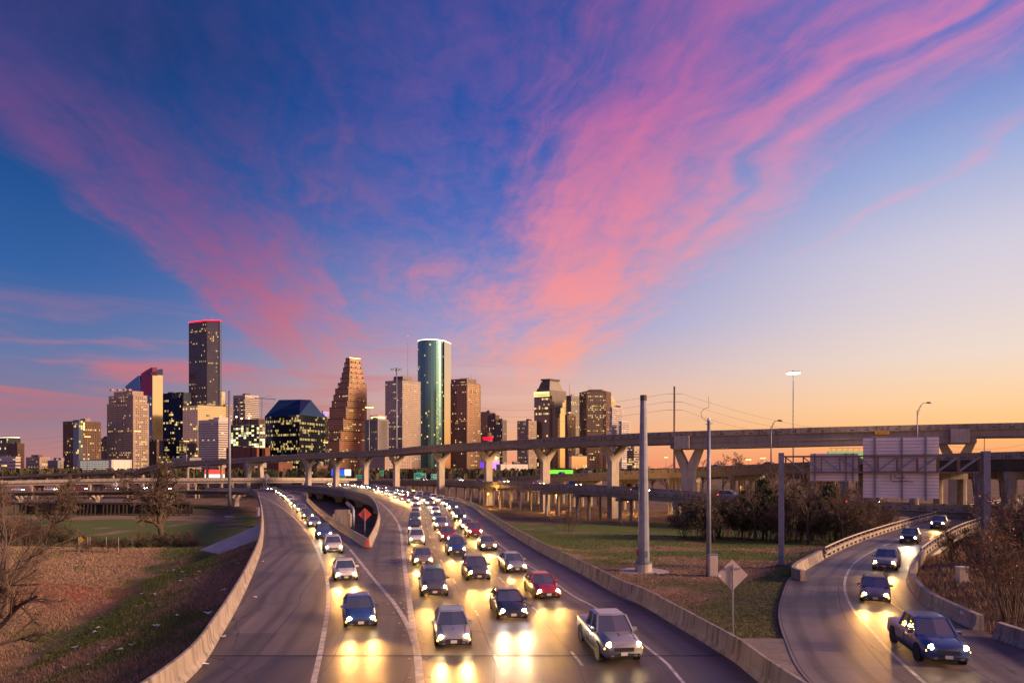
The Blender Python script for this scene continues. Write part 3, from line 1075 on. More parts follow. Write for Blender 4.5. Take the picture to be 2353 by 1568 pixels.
rl = resample(PRL0, 0.6)
kk = next(i for i, p in enumerate(rl) if p.y > 69)
railing("steel topped concrete railing along the outer curve of the ramp bridge", [p for p in rl[kk:] if p.y < 215], -1)
railing("steel topped concrete railing along the inner curve of the ramp bridge", [p for p in rr[ABUT_R:] if p.y < 215], 1)
# ramp bridge slab and piers
root = thing("ramp_bridge", "pale concrete slab bridge carrying the curved ramp", "bridge", (0, 0, 0))
mb = MB()
pa = [p for p in rr[ABUT_R - 2:] if p.y < 215]
sweep(mb, pa, [(0.35, -0.36), (0.35, -0.95), (-1.6, -1.25), (-1.6, -0.36)])
mb.build("edge_girder", M["concrete_pale"], root, fix=True)
pa2 = [p for p in rl[kk - 1:] if p.y < 215]
mb = MB()
sweep(mb, pa2, [(-0.35, -0.36), (1.6, -0.36), (1.6, -1.25), (-0.35, -0.95)])
mb.build("edge_girder", M["concrete_pale"], root, fix=True)
for k in range(20, len(pa) - 5, 26):
    p = pa[k]
    qn_ = min(pa2, key=lambda a: (a - p).length)
    c = (p + qn_) / 2
    gz = hz(c.x, c.y)
    mb = MB()
    mb.bar(p + Vector((0, 0, -1.65)), qn_ + Vector((0, 0, -1.65)), 0.9, 0.8)
    mb.build("pier_cap", M["concrete"], root)
    for f_ in (0.25, 0.75):
        a = p + (qn_ - p) * f_
        mb = MB()
        mb.tube([Vector((a.x, a.y, gz - 0.4)), Vector((a.x, a.y, -2.05))], 0.4, 10)
        mb.build("column", M["concrete"], root, smooth=False)

# ================================================================== bridges
def hammer_pier(root, c, acr, alo, ztop, zb, half=4.6, stem=1.15, thick=1.5, m=None, drop=3.0):
    """pier with curved cantilever arms; acr = unit vector across the deck"""
    prof = [(-stem, zb), (stem, zb), (stem, ztop - drop)]
    for k in range(1, 7):
        a = math.pi / 2 * k / 6
        prof.append((stem + (half - stem) * (1 - math.cos(a)), ztop - drop + (drop - 0.7) * math.sin(a)))
    prof.append((half, ztop))
    prof += [(-x, z) for x, z in reversed(prof[2:])]
    mb = MB()
    poly = [Vector((c.x, c.y, 0)) + acr * x + Vector((0, 0, z)) - alo * thick / 2 for x, z in prof]
    mb.extrude(poly, alo * thick)
    return mb.build("pier", m or M["concrete_pale"], root, fix=True)


def bridge_under(label, edge, other, y0, m_g, every, first, sgn):
    root = thing("road_bridge", label, "bridge", (0, 0, 0))
    P_ = [p for p in edge if p.y > y0]
    mb = MB()
    sweep(mb, P_, [(-0.42 * sgn, -0.36), (-0.42 * sgn, -0.62), (-0.05 * sgn, -0.72), (0.1 * sgn, -1.95), (0.55 * sgn, -1.95), (0.6 * sgn, -0.36)])
    mb.build("edge_girder", m_g, root, fix=True)
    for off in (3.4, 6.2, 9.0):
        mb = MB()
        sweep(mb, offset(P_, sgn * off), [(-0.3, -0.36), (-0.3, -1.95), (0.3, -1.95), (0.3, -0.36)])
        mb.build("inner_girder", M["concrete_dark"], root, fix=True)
    rs_ = rights(P_)
    acc, nxt = 0.0, first
    for i in range(len(P_) - 1):
        acc += (P_[i + 1] - P_[i]).length
        if acc >= nxt:
            nxt += every
            acr = rs_[i] * sgn
            alo = Vector((-acr.y, acr.x, 0))
            c = P_[i] + acr * 5.2
            hammer_pier(root, c, acr, alo, P_[i].z - 1.95, hz(c.x, c.y) - 0.5)
            # raking fin under the parapet
            mb = MB()
            a = P_[i] - acr * 0.1
            mb.bar(a + Vector((0, 0, -0.65)), a + acr * 0.6 + Vector((0, 0, -2.5)), 0.5, 0.35)
            mb.build("girder_fin", M["concrete_pale"], root)
    return root


bridge_under("concrete bridge on arched piers carrying the left branch over the bayou", PL, PLR, 100, M["girder"], 36, 30, 1)
bridge_under("concrete bridge under the wide road seen through the gap behind the gore", PML, PR, 86, M["girder"], 36, 34, 1)
# sloped concrete apron beside the left abutment
mb = MB()
a, b2 = at_y(PL, 92), at_y(PL, 116)
o1, o2 = a + Vector((-0.6, 0, -0.4)), b2 + Vector((-0.6, 0, -0.4))
o3, o4 = Vector((b2.x - 9.5, 113, hz(b2.x - 9.5, 113) + 0.1)), Vector((a.x - 7.5, 104, hz(a.x - 7.5, 104) + 0.1))
mb.extrude([o1, o4, o3, o2], (0, 0, -0.5))
o = mb.build("slope_paving", M["concrete_pale"], None, fix=True)
tag(o, "pale sloping concrete paving beside the end of the left bridge", "slope paving")


def overpass(name, label, pts, width, depth, par_h=0.9, m_par=None, m_gir=None, seg=12.0, slots=True, girders=4, step=3.0):
    """pts: (u, v of the near parapet's top, depth in metres), left to right"""
    path = resample([dp(*p) for p in pts], step)
    root = thing(name, label, "bridge", (0, 0, 0))
    m_par, m_gir = m_par or M["concrete"], m_gir or M["girder"]
    for c in cut(path, seg, 0.015):
        mb = MB()
        sweep(mb, c, [(0, 0), (0, -par_h), (-0.34, -par_h), (-0.28, 0)])
        mb.build("parapet_panel", m_par, root, fix=True)
    far = offset(path, -width)
    mb = MB()
    sweep(mb, far, [(0, 0), (0, -par_h), (-0.34, -par_h), (-0.3, 0)])
    mb.build("far_parapet", m_par, root, fix=True)
    mb = MB()
    sweep(mb, path, [(0.09, -par_h), (0.09, -par_h - 0.3), (-width - 0.4, -par_h - 0.3), (-width - 0.4, -par_h)])
    mb.build("deck_slab", m_par, root, fix=True)
    for k in range(girders):
        o_ = -0.75 - (width - 1.4) * k / max(girders - 1, 1)
        mb = MB()
        sweep(mb, path, [(o_ + 0.25, -par_h - 0.3), (o_ + 0.12, -depth + 0.25), (o_ + 0.32, -depth), (o_ - 0.32, -depth), (o_ - 0.12, -depth + 0.25), (o_ - 0.25, -par_h - 0.3)])
        mb.build("girder", m_gir, root, fix=True)
    if slots:
        mb = MB()
        rs_ = rights(path)
        for i in range(0, len(path) - 1):
            d = (path[i + 1] - path[i]).normalized()
            m3 = Matrix((rs_[i], d, Vector((0, 0, 1)))).transposed()
            mb.box(path[i] + Vector((0, 0, -par_h + 0.13)), (0.03, 0.75, 0.16), m3)  # black boxes stand in for the shade inside open drain holes
        mb.build("drain_slot_shade", M["black"], root, kind="stuff")
    return root, path


def bent(root, p, rr_, width, ztop, ncol, colr=0.45, round_=True, cap_h=0.9, ov=0.3, m=None):
    """cap beam with columns under a deck; p = near edge, rr_ = unit vector towards the camera side"""
    m = m or M["concrete"]
    a = p - rr_ * (-ov)
    b_ = p - rr_ * (width + ov)
    mb = MB()
    mb.bar(Vector((a.x, a.y, ztop - cap_h / 2)), Vector((b_.x, b_.y, ztop - cap_h / 2)), 1.0, cap_h)
    mb.build("cap_beam", m, root)
    for k in range(ncol):
        c = p - rr_ * (0.8 + (width - 1.6) * k / max(1, ncol - 1))
        mb = MB()
        zb = hz(c.x, c.y) - 0.6
        if round_:
            mb.tube([Vector((c.x, c.y, zb)), Vector((c.x, c.y, ztop - cap_h + 0.01))], colr, 10)
        else:
            mb.box((c.x, c.y, (zb + ztop - cap_h) / 2), (colr * 2, colr * 2, ztop - cap_h - zb))
        mb.build("column", m, root)


def station(path, u):
    """index of the path point nearest to picture column u"""
    return min(range(len(path)), key=lambda i: abs(1176 + F * path[i].x / path[i].y - u))


def y_pier(root, p, rr_, width, ztop, jz, spread=3.3, stem=1.25, arm=1.0, thick=1.9, turn=None):
    c = p - rr_ * (width / 2)
    if turn is not None:
        rr_ = turn
    alo = Vector((-rr_.y, rr_.x, 0))
    zb = hz(c.x, c.y) - 0.6
    s_, a_ = stem, arm
    prof = [(-s_, zb), (s_, zb), (s_, jz - 0.8), (spread + a_ * 0.75, ztop), (spread - a_ * 0.75, ztop), (0, jz + 0.9), (-spread + a_ * 0.75, ztop), (-spread - a_ * 0.75, ztop), (-s_, jz - 0.8)]
    poly = [Vector((c.x, c.y, 0)) + rr_ * x + Vector((0, 0, z)) - alo * thick / 2 for x, z in prof]
    mb = MB()
    left = [poly[i] for i in (0, 1, 2, 3, 4, 5, 6, 7, 8)]
    # three convex pieces so that the fork is clean
    mb.extrude([poly[0], poly[1], poly[2], poly[5], poly[8]], alo * thick)
    mb.extrude([poly[2], poly[3], poly[4], poly[5]], alo * thick)
    mb.extrude([poly[8], poly[5], poly[6], poly[7]], alo * thick)
    return mb.build("forked_pier", M["concrete_pale"], root, fix=True)


# high flyover on forked piers
FLY = [(306, 1080.5, 446), (335, 1072, 428), (370, 1064, 414), (407, 1059.6, 402), (480, 1055, 388), (537, 1052, 376), (667, 1043, 348), (760, 1038, 335), (882, 1031.8, 308), (970, 1023.5, 280),
       (1126, 1014, 236), (1250, 1006, 203), (1380, 998.5, 178), (1544, 991, 160), (1750, 985, 153), (1876, 981, 150), (2183, 973.5, 145), (2352, 970, 138), (2600, 966, 128)]
fly, fpath = overpass("flyover_bridge", "tall concrete flyover on forked piers sweeping across the skyline", FLY, 11.0, 2.8, 0.95)
frs = rights(fpath)
for u in (686, 753, 813, 889, 982, 1087, 1219, 1378):
    i = station(fpath, u)
    y_pier(fly, fpath[i], frs[i], 11.0, fpath[i].z - 2.8, fpath[i].z - 2.8 - 3.4)
# deeper steel box span on the right with its larger piers
i0, i1 = station(fpath, 1547), station(fpath, 2226)
mb = MB()
sweep(mb, fpath[i0:i1 + 1], [(-0.45, -1.25), (-0.75, -4.05), (-3.6, -4.05), (-3.9, -1.25)])
mb.build("box_girder", M["girder"], fly, fix=True)
mb = MB()
sweep(mb, fpath[i0:i1 + 1], [(-7.1, -1.25), (-7.4, -4.05), (-10.2, -4.05), (-10.5, -1.25)])
mb.build("box_girder", M["girder"], fly, fix=True)
for k in range(i0, i1, 8):
    mb = MB()
    d = (fpath[k + 1] - fpath[k]).normalized()
    m3 = Matrix((frs[k], d, Vector((0, 0, 1)))).transposed()
    mb.box(fpath[k] + frs[k] * -0.56 + Vector((0, 0, -2.6)), (0.12, 0.3, 2.5), m3)
    mb.build("girder_stiffener", M["girder"], fly)
for u, jd in ((1572, 4.6), (2203, 4.2)):
    i = station(fpath, u)
    y_pier(fly, fpath[i] + frs[i] * 0.2, frs[i], 11.0, fpath[i].z - 4.06, fpath[i].z - 4.06 - jd, 2.6, 1.5, 1.1, 2.2, Vector((0.86, -0.51, 0)))
    mb = MB()
    d = (fpath[i + 1] - fpath[i]).normalized()
    m3 = Matrix((frs[i], d, Vector((0, 0, 1)))).transposed()
    mb.box(fpath[i] + frs[i] * 0.25 + Vector((0, 0, -2.55)), (1.0, 3.4, 2.95), m3)
    mb.build("pier_head_block", M["concrete_pale"], fly)
# portal pier at the lower end
i = station(fpath, 568)
p, r0 = fpath[i], frs[i]
mb = MB()
zt = p.z - 2.8
alo = Vector((-r0.y, r0.x, 0))
c = p - r0 * 5.5
mb.extrude([c + r0 * x + Vector((0, 0, zt - c.z - d_)) - alo * 1.0 for x, d_ in ((-5.2, 0), (5.2, 0), (5.0, 1.8), (-5.0, 1.8))], alo * 2.0)
mb.build("portal_cap", M["concrete_pale"], fly, fix=True)
for sg in (-1, 1):
    zb = hz(c.x, c.y) - 0.5
    mb = MB()
    base = Vector((c.x, c.y, 0))
    mb.extrude([base + r0 * (sg * x) + Vector((0, 0, z)) - alo * 0.95 for x, z in ((2.4, zt - 1.75), (4.7, zt - 1.75), (5.9, zb), (3.9, zb))], alo * 1.9)
    mb.build("portal_leg", M["concrete_pale"], fly, fix=True)
for u in (470, 395, 345):
    i = station(fpath, u)
    bent(fly, fpath[i], frs[i], 11.0, fpath[i].z - 2.8, 2, 0.8)
# yellow exit plate on the flyover's girder
i = station(fpath, 2009)
sg_o = thing("exit_plate", "small yellow plate with black lettering on the flyover's girder", "sign", tuple(fpath[i] + frs[i] * 0.2 + Vector((0, 0, -1.55))))
sg_o.rotation_euler = (0, 0, math.atan2(-frs[i].x, frs[i].y) + math.pi)


def text(name, s_, size, m, parent, loc, rot=(R(90), 0, 0)):
    cu = bpy.data.curves.new(name, "FONT")
    cu.body = s_
    cu.size = size
    cu.align_x, cu.align_y = "CENTER", "CENTER"
    cu.extrude = 0.004
    cu.materials.append(m)
    o = bpy.data.objects.new(name, cu)
    me = bpy.data.meshes.new_from_object(o)
    bpy.data.objects.remove(o)
    o = link(name, me)
    o.parent = parent
    o.location = loc
    o.rotation_euler = rot
    return o


mb = MB()
mb.box((0, 0, 0), (2.9, 0.08, 0.62))
mb.build("plate", M["sign_yellow"], sg_o)
text("lettering", "NEXT 8 MI", 0.46, M["black"], sg_o, (0, -0.05, 0))

# the lower ramp with the line of headlamps, on many column bents
LOW = [(620, 1108, 470), (661, 1107, 450), (740, 1105, 415), (850, 1102.5, 375), (911, 1101.5, 345), (970, 1101.2, 318), (1060, 1102.5, 272), (1126, 1104.8, 238), (1210, 1108, 208),
       (1292, 1112.8, 186), (1414, 1121, 166), (1544, 1130, 152), (1701, 1139, 141), (1842, 1147, 135), (1961, 1153, 131), (2214, 1163, 125), (2420, 1170, 118)]
low, lpath = overpass("low_overpass", "low concrete overpass on many columns crossing behind the grass", LOW, 9.0, 2.3, 0.85, step=2.5)
lrs = rights(lpath)
acc = 0.0
nxt = 6.0
for i in range(len(lpath) - 1):
    acc += (lpath[i + 1] - lpath[i]).length
    if acc > nxt:
        nxt += 18.0
        bent(low, lpath[i], lrs[i], 9.0, lpath[i].z - 2.3, 3, 0.40, True, 0.8)
# overpass behind it
MIDO = [(1130, 1094.5, 300), (1232, 1091, 262), (1320, 1087, 240), (1414, 1082, 220), (1544, 1076, 200), (1623, 1071, 188), (1753, 1065, 172), (1857, 1060, 160)]
mido, mpath = overpass("concrete_overpass", "grey overpass with red tail lamps, behind the low one at right", MIDO, 13.0, 2.7, 0.9)
mrs = rights(mpath)
for i in range(6, len(mpath), 8):
    bent(mido, mpath[i], mrs[i], 13.0, mpath[i].z - 2.7, 4, 0.75, True, 1.3, 0.2)
RGT = [(1857, 1060, 159.6), (1990, 1052, 146), (2160, 1042, 128), (2352, 1036, 112), (2600, 1030, 98)]
rgt, rpath = overpass("steel_overpass", "overpass with dark steel girders and pale parapet behind the sign gantry", RGT, 13.0, 3.3, 0.95, m_gir=M["steel_dark"])
rrs = rights(rpath)
for u in (1935, 2085, 2228, 2318, 2470):
    i = station(rpath, u)
    bent(rgt, rpath[i], rrs[i], 13.0, rpath[i].z - 3.3, 3, 0.85, True, 1.4, 0.2, M["concrete"])
# overpasses on the left, nearly level with the camera
LFT = [(-150, 1105, 330), (0, 1104, 335), (156, 1100.5, 340), (290, 1098.2, 342), (446, 1098, 345), (563, 1097, 350), (700, 1097, 368), (820, 1098, 395)]
lft, lfp = overpass("left_overpass", "pale overpass on thin columns beyond the bayou, left of the flyover", LFT, 12.0, 2.6, 1.1, M["concrete_pale"])
lfr = rights(lfp)
for u in (-40, 72, 137, 207, 290, 370, 450, 530, 610, 690):
    i = station(lfp, u)
    bent(lft, lfp[i], lfr[i], 12.0, lfp[i].z - 2.6, 3, 0.5, True, 1.3)
LF2 = [(-100, 1099, 520), (30, 1092.5, 512), (105, 1089, 500), (180, 1085.5, 485), (250, 1083, 466), (305.6, 1080.6, 446.4)]
lf2, l2p = overpass("brown_overpass", "brownish overpass beyond the pale one, curving past the parking garage", LF2, 11.0, 2.4, 0.9, M["concrete"], M["steel_brown"])
l2r = rights(l2p)
for u in (0, 75, 150, 225, 290):
    i = station(l2p, u)
    bent(lf2, l2p[i], l2r[i], 11.0, l2p[i].z - 2.4, 2, 0.9, False, 1.2)

# timber trestle footbridge over the bayou
tr = thing("trestle_footbridge", "dark timber trestle footbridge with pale steel railing beyond the green flat", "footbridge", (0, 0, 0))
ta, tb = dp(40, 1155, 252), dp(440, 1155, 248)
mb = MB()
mb.bar(ta, tb, 3.2, 0.5)
mb.build("deck", M["timber"], tr)
n_p = 46
for k in range(n_p):
    f_ = k / (n_p - 1)
    p = ta + (tb - ta) * f_
    if random.random() < 0.12:
        continue
    zb = hz(p.x, p.y) - 0.5
    mb = MB()
    mb.bar(Vector((p.x + random.uniform(-.2, .2), p.y - 1.3, p.z - 0.2)), Vector((p.x + random.uniform(-.5, .5), p.y - 1.9, zb)), 0.38, 0.38)
    mb.build("pile", M["timber"], tr)
mb = MB()
mb.bar(ta + Vector((0, 1.2, -2.2)), tb + Vector((0, 1.2, -2.2)), 0.3, 3.4)
mb.build("bulkhead", M["timber"], tr)
mb = MB()
mb.bar(ta + Vector((0, -1.5, 1.45)), tb + Vector((0, -1.5, 1.45)), 0.08, 0.1)
mb.bar(ta + Vector((0, -1.5, 0.8)), tb + Vector((0, -1.5, 0.8)), 0.05, 0.06)
for k in range(61):
    p = ta + (tb - ta) * (k / 60)
    mb.bar(p + Vector((0, -1.5, 0.25)), p + Vector((0, -1.5, 1.45)), 0.07, 0.07)
mb.build("railing", M["galv"], tr, kind="stuff")

# ================================================================== downtown
def glass(name, tint, rough=0.06, metal=0.85, spec=0.6, wave=0.0):
    m = mat(name, tint, None, rough, metal, spec=spec)
    if wave:
        t_ = NT(m.node_tree)
        b_ = m.node_tree.nodes["Principled BSDF"]
        tc_ = t_.new("ShaderNodeTexCoord")
        bn_ = t_.new("ShaderNodeBump")
        bn_.inputs["Strength"].default_value = wave
        bn_.inputs["Distance"].default_value = 0.6
        t_.link(t_.noise(tc_.outputs["Object"], 0.06, 2, 0.5), bn_.inputs["Height"])
        t_.link(bn_.outputs[0], b_.inputs["Normal"])
    return m


G = {
    "dark": glass("dark_tinted_glass", (0.10, 0.11, 0.14), 0.07, 0.9),
    "teal": glass("teal_mirror_glass", (0.16, 0.34, 0.35), 0.27, 0.95),
    "blue": glass("blue_mirror_glass", (0.13, 0.22, 0.42), 0.08, 0.95, wave=0.05),
    "navy": glass("navy_glass", (0.06, 0.085, 0.15), 0.06, 0.9),
    "gold": glass("sunset_tinted_mirror_glass", (0.80, 0.66, 0.48), 0.10, 0.95, wave=0.03),  # warm tint puts the sunset's gold into the glass
    "copper": glass("copper_mirror_glass", (0.55, 0.33, 0.20), 0.16, 0.95),
    "slate": glass("slate_mirror_glass", (0.20, 0.21, 0.27), 0.12, 0.95),
    "rose": glass("rose_mirror_glass", (0.62, 0.47, 0.38), 0.14, 0.95),
    "grey": glass("grey_glass", (0.24, 0.24, 0.28), 0.08, 0.9),
    "bronze": glass("bronze_glass", (0.28, 0.22, 0.18), 0.08, 0.95),
    "pane": glass("room_window_glass", (0.05, 0.05, 0.06), 0.08, 0.3),
}
W = {
    "granite": mat("red_granite", (0.13, 0.075, 0.065), (0.17, 0.10, 0.085), 0.5, scale=0.05),
    "darkgranite": mat("grey_granite", (0.085, 0.075, 0.08), (0.11, 0.10, 0.105), 0.45, scale=0.05),
    "beige": mat("beige_panel", (0.36, 0.29, 0.24), (0.43, 0.35, 0.29), 0.8, scale=0.06),
    "brown": mat("brown_brick", (0.14, 0.085, 0.065), (0.19, 0.12, 0.09), 0.85, scale=0.08),
    "white": mat("white_panel", (0.52, 0.49, 0.48), (0.6, 0.57, 0.56), 0.7, scale=0.05),
    "grey": mat("grey_panel", (0.25, 0.24, 0.25), (0.31, 0.30, 0.31), 0.7, scale=0.05),
    "pink": mat("pink_stone", (0.42, 0.28, 0.24), (0.48, 0.33, 0.28), 0.75, scale=0.06),
    "mullion": mat("dark_mullion", (0.05, 0.055, 0.07), None, 0.4, 0.6),
    "mullion_teal": mat("teal_mullion", (0.08, 0.17, 0.18), None, 0.35, 0.7),
    "brick": mat("red_brick", (0.16, 0.065, 0.05), (0.22, 0.09, 0.07), 0.85, scale=0.2),
    "roof": mat("flat_roof", (0.07, 0.065, 0.065), (0.1, 0.09, 0.09), 0.9, scale=0.1),
    "redroof": mat("red_roof", (0.26, 0.035, 0.05), None, 0.7),
}
LIT = {
    "warm": lit_mat("warm_rooms", (1.0, 0.56, 0.12, 1), (1.0, 0.74, 0.32, 1), 0.10, 0.85),
    "yellow": lit_mat("yellow_rooms", (1.0, 0.68, 0.14, 1), (1.0, 0.80, 0.36, 1), 0.05, 0.5),
    "site": lit_mat("site_lamps", (1.0, 0.86, 0.28, 1), (1.0, 0.95, 0.55, 1), 0.25, 1.3),
    "soft": lit_mat("soft_rooms", (1.0, 0.70, 0.36, 1), (1.0, 0.86, 0.62, 1), 0.12, 0.7),
}
E = {
    "red": mat("red_neon", (0.5, 0.0, 0.05), None, 0.5, emit=(1.0, 0.004, 0.02), estr=1.5),
    "white": mat("crown_light", (0.8, 0.8, 0.7), None, 0.5, emit=(1.0, 0.90, 0.70), estr=1.3),
    "gold": mat("gold_crown_light", (0.8, 0.6, 0.3), None, 0.5, emit=(1.0, 0.60, 0.16), estr=2.6),
    "magenta": mat("magenta_glow_glass", (0.10, 0.02, 0.06), None, 0.3, 0.3, emit=(0.30, 0.012, 0.10), estr=0.10),
    "purple": mat("purple_floodlit_stone", (0.4, 0.33, 0.4), None, 0.8, emit=(0.14, 0.02, 0.75), estr=0.8),  # floodlight put into the wall's own emission
    "dullred": mat("red_aircraft_lamp", (0.5, 0.0, 0.0), None, 0.5, emit=(1.0, 0.03, 0.03), estr=2),
    "blueboard": mat("blue_screen", (0.02, 0.05, 0.4), None, 0.4, emit=(0.02, 0.06, 0.62), estr=1.0),
    "whiteboard": mat("white_screen", (0.7, 0.7, 0.6), None, 0.4, emit=(0.85, 0.88, 0.66), estr=0.95),
    "redboard": mat("red_screen", (0.5, 0.05, 0.04), None, 0.4, emit=(1.0, 0.06, 0.04), estr=0.95),
    "greendim": mat("green_picture_board", (0.2, 0.4, 0.15), (0.35, 0.5, 0.3), 0.5, scale=0.3, emit=(0.12, 0.34, 0.08), estr=0.5),
    "greenboard": mat("green_screen", (0.1, 0.5, 0.05), None, 0.4, emit=(0.13, 0.75, 0.03), estr=0.95),
    "garage": mat("garage_light", (0.5, 0.5, 0.42), None, 0.6, emit=(0.62, 0.56, 0.38), estr=0.35),
    "blue": mat("blue_neon", (0.02, 0.02, 0.5), None, 0.4, emit=(0.15, 0.1, 1.0), estr=2.0),
}
PHI = R(50)
PHL = R(24)
DL = Vector((-math.cos(PHL), math.sin(PHL), 0))     # along left-hand faces, away from the near corner
DR = Vector((math.sin(PHI), math.cos(PHI), 0))      # along right-hand faces
GZ = -2.5


def foot(u0, uc, u2, Z):
    """footprint (near, right, back, left) whose corners show at those columns"""
    c = dp(uc, 1075, Z)
    c.z = 0

    def hit(u, d):
        k = (u - 1176) / F
        return (k * c.y - c.x) / (d.x - k * d.y)
    Ll = max(hit(u0, DL), 4.0)
    Lr = max(hit(u2, DR), 4.0)
    return [c, c + DR * Lr, c + DR * Lr + DL * Ll, c + DL * Ll]


def zat(v, Z):
    return CAM_H + (1075 - v) / F * Z


def facade(root, poly, z0, z1, glass_m, wall_m, style="grid", bay=3.5, floor=4.0, lit=0.08, lit_m="warm", faces=None, proud=0.35, pier=0.45, span=0.4,
           roof=True, cluster=True, lo=0.0, lit_faces=None, seed=None, parapet=1.2):
    """glass core with piers and spandrels standing proud of it, and lamp-lit panes"""
    rd = random.Random(seed if seed is not None else int(abs(poly[0][0] * 13 + z1 * 7)))
    n = len(poly)
    mbg = MB()
    mbg.prism(poly, z0, z1)
    mbg.build("curtain_glass" if style in ("curtain", "strip") else "window_glass", glass_m, root, fix=True)
    if roof:
        mbr = MB()
        cx = sum((p[0] for p in poly)) / n
        cy = sum((p[1] for p in poly)) / n
        big = [(cx + (p[0] - cx) * 1.012, cy + (p[1] - cy) * 1.012) for p in poly]
        mbr.prism(big, z1 - 0.2, z1 + parapet)
        mbr.build("roof_parapet", wall_m if style != "curtain" else W["mullion"], root, fix=True)
    mbf, mbl = MB(), MB()
    for k in range(n):
        a, b_ = Vector((poly[k][0], poly[k][1], 0)), Vector((poly[(k + 1) % n][0], poly[(k + 1) % n][1], 0))
        d = b_ - a
        L = d.length
        if L < 1.0:
            continue
        d.normalize()
        nrm = Vector((d.y, -d.x, 0))
        if nrm.dot(Vector((a.x, a.y, 0)) * -1) <= 0 and faces is None:
            continue        # turned away from the camera
        nb = max(1, int(round(L / bay)))
        nf = max(1, int(round((z1 - z0) / floor)))
        bw, fh = L / nb, (z1 - z0) / nf
        m3 = Matrix((d, nrm, Vector((0, 0, 1)))).transposed()
        pw, sh = bw * pier, fh * span
        if style in ("grid", "fins"):
            for i in range(nb + 1):
                wd = pw if 0 < i < nb else pw * 1.2
                mbf.box(a + d * min(max(i * bw, wd / 2), L - wd / 2) + nrm * (proud / 2) + Vector((0, 0, (z0 + z1) / 2)), (wd, proud, z1 - z0), m3)
        if style in ("grid", "strip"):
            for j in range(nf + 1):
                h_ = sh if 0 < j < nf else sh
                mbf.box(a + d * (L / 2) + nrm * (proud * 0.43) + Vector((0, 0, min(max(z0 + j * fh, z0 + h_ / 2), z1 - h_ / 2))), (L + (0.0 if style == "grid" else 0.3), proud * 0.86, h_), m3)
        if style == "curtain":
            for i in range(nb + 1):
                mbf.box(a + d * min(max(i * bw, 0.06), L - 0.06) + nrm * 0.06 + Vector((0, 0, (z0 + z1) / 2)), (max(0.12, bw * pier), 0.12, z1 - z0), m3)
            for j in range(nf + 1):
                mbf.box(a + d * (L / 2) + nrm * 0.05 + Vector((0, 0, min(max(z0 + j * fh, z0 + 0.1), z1 - 0.1))), (L, 0.1, max(0.15, fh * span)), m3)
        lf_ = lit if lit_faces is None else lit_faces.get(k, lit)
        for j in range(nf):
            rowp = lf_
            if cluster:
                rowp = min(0.85, lf_ * rd.choice((0.1, 0.15, 0.25, 0.4, 0.6, 1.0, 1.0, 6.0)) / 1.2)
            if (j + 0.5) / nf < lo:
                continue
            run = 0
            for i in range(nb):
                on = rd.random() < rowp
                if cluster and run > 0:
                    on, run = rd.random() < 0.75, run - 1
                elif on and cluster and rd.random() < 0.4:
                    run = rd.randint(1, 4)
                if on:
                    x0, x1 = i * bw + pw / 2 * 0.9, (i + 1) * bw - pw / 2 * 0.9
                    y0, y1 = z0 + j * fh + sh / 2 * 0.9, z0 + (j + 1) * fh - sh / 2 * 0.9
                    if style == "strip":
                        x0, x1 = i * bw + 0.1, (i + 1) * bw - 0.1
                    e_ = nrm * 0.03
                    mbl.face([a + d * x0 + e_ + Vector((0, 0, y0)), a + d * x1 + e_ + Vector((0, 0, y0)), a + d * x1 + e_ + Vector((0, 0, y1)), a + d * x0 + e_ + Vector((0, 0, y1))])
    if mbf.f:
        mbf.build({"grid": "piers_and_spandrels", "strip": "spandrels", "fins": "facade_fins", "curtain": "mullions"}[style], wall_m if style != "curtain" or wall_m else W["mullion"], root, kind="stuff")
    if mbl.f:
        mbl.build("lit_windows", LIT[lit_m], root, kind="stuff")
    return root


def tower(name, label, u0, uc, u2, vtop, Z, glass_m, wall_m, **kw):
    root = thing(name, label, "building", (0, 0, 0), 0, None)
    vb = kw.pop("vbase", None)
    z0 = GZ if vb is None else zat(vb, Z)
    fp_ = foot(u0, uc, u2, Z)
    facade(root, fp_, z0, zat(vtop, Z), G[glass_m], W[wall_m], **kw)
    rd_ = random.Random(int(u0 * 7 + vtop))
    cen_ = (fp_[0] + fp_[2]) / 2
    ll_, lr_ = (fp_[3] - fp_[0]).length, (fp_[1] - fp_[0]).length
    for k in range(rd_.randint(2, 3)):
        c_ = cen_ + DL * (ll_ * rd_.uniform(-0.26, 0.26)) + DR * (lr_ * rd_.uniform(-0.2, 0.2))
        a_, b2_ = DL * (ll_ * rd_.uniform(0.07, 0.15)), DR * (lr_ * rd_.uniform(0.1, 0.2))
        mb = MB()
        mb.prism([(p.x, p.y) for p in (c_ - a_ - b2_, c_ - a_ + b2_, c_ + a_ + b2_, c_ + a_ - b2_)], zat(vtop, Z) - 0.5, zat(vtop, Z) + rd_.uniform(2.4, 4.8) + 0.37 * k)
        mb.build("roof_plant", W["roof"] if k else W["grey"], root, fix=True)
    return root


def roofbox(root, u0, uc, u2, v0, v1, Z, m, name="penthouse"):
    mb = MB()
    mb.prism([(p.x, p.y) for p in foot(u0, uc, u2, Z)], zat(v1, Z), zat(v0, Z))
    return mb.build(name, m, root, fix=True)


def mast(root, u, v0, v1, Z, r=0.5, m=None, name="antenna"):
    mb = MB()
    a, b_ = dp(u, v1, Z), dp(u, v0, Z)
    mb.tube([a, (a + b_) / 2, b_], [r, r * 0.7, r * 0.35], 5)
    return mb.build(name, m or M["galv"], root)


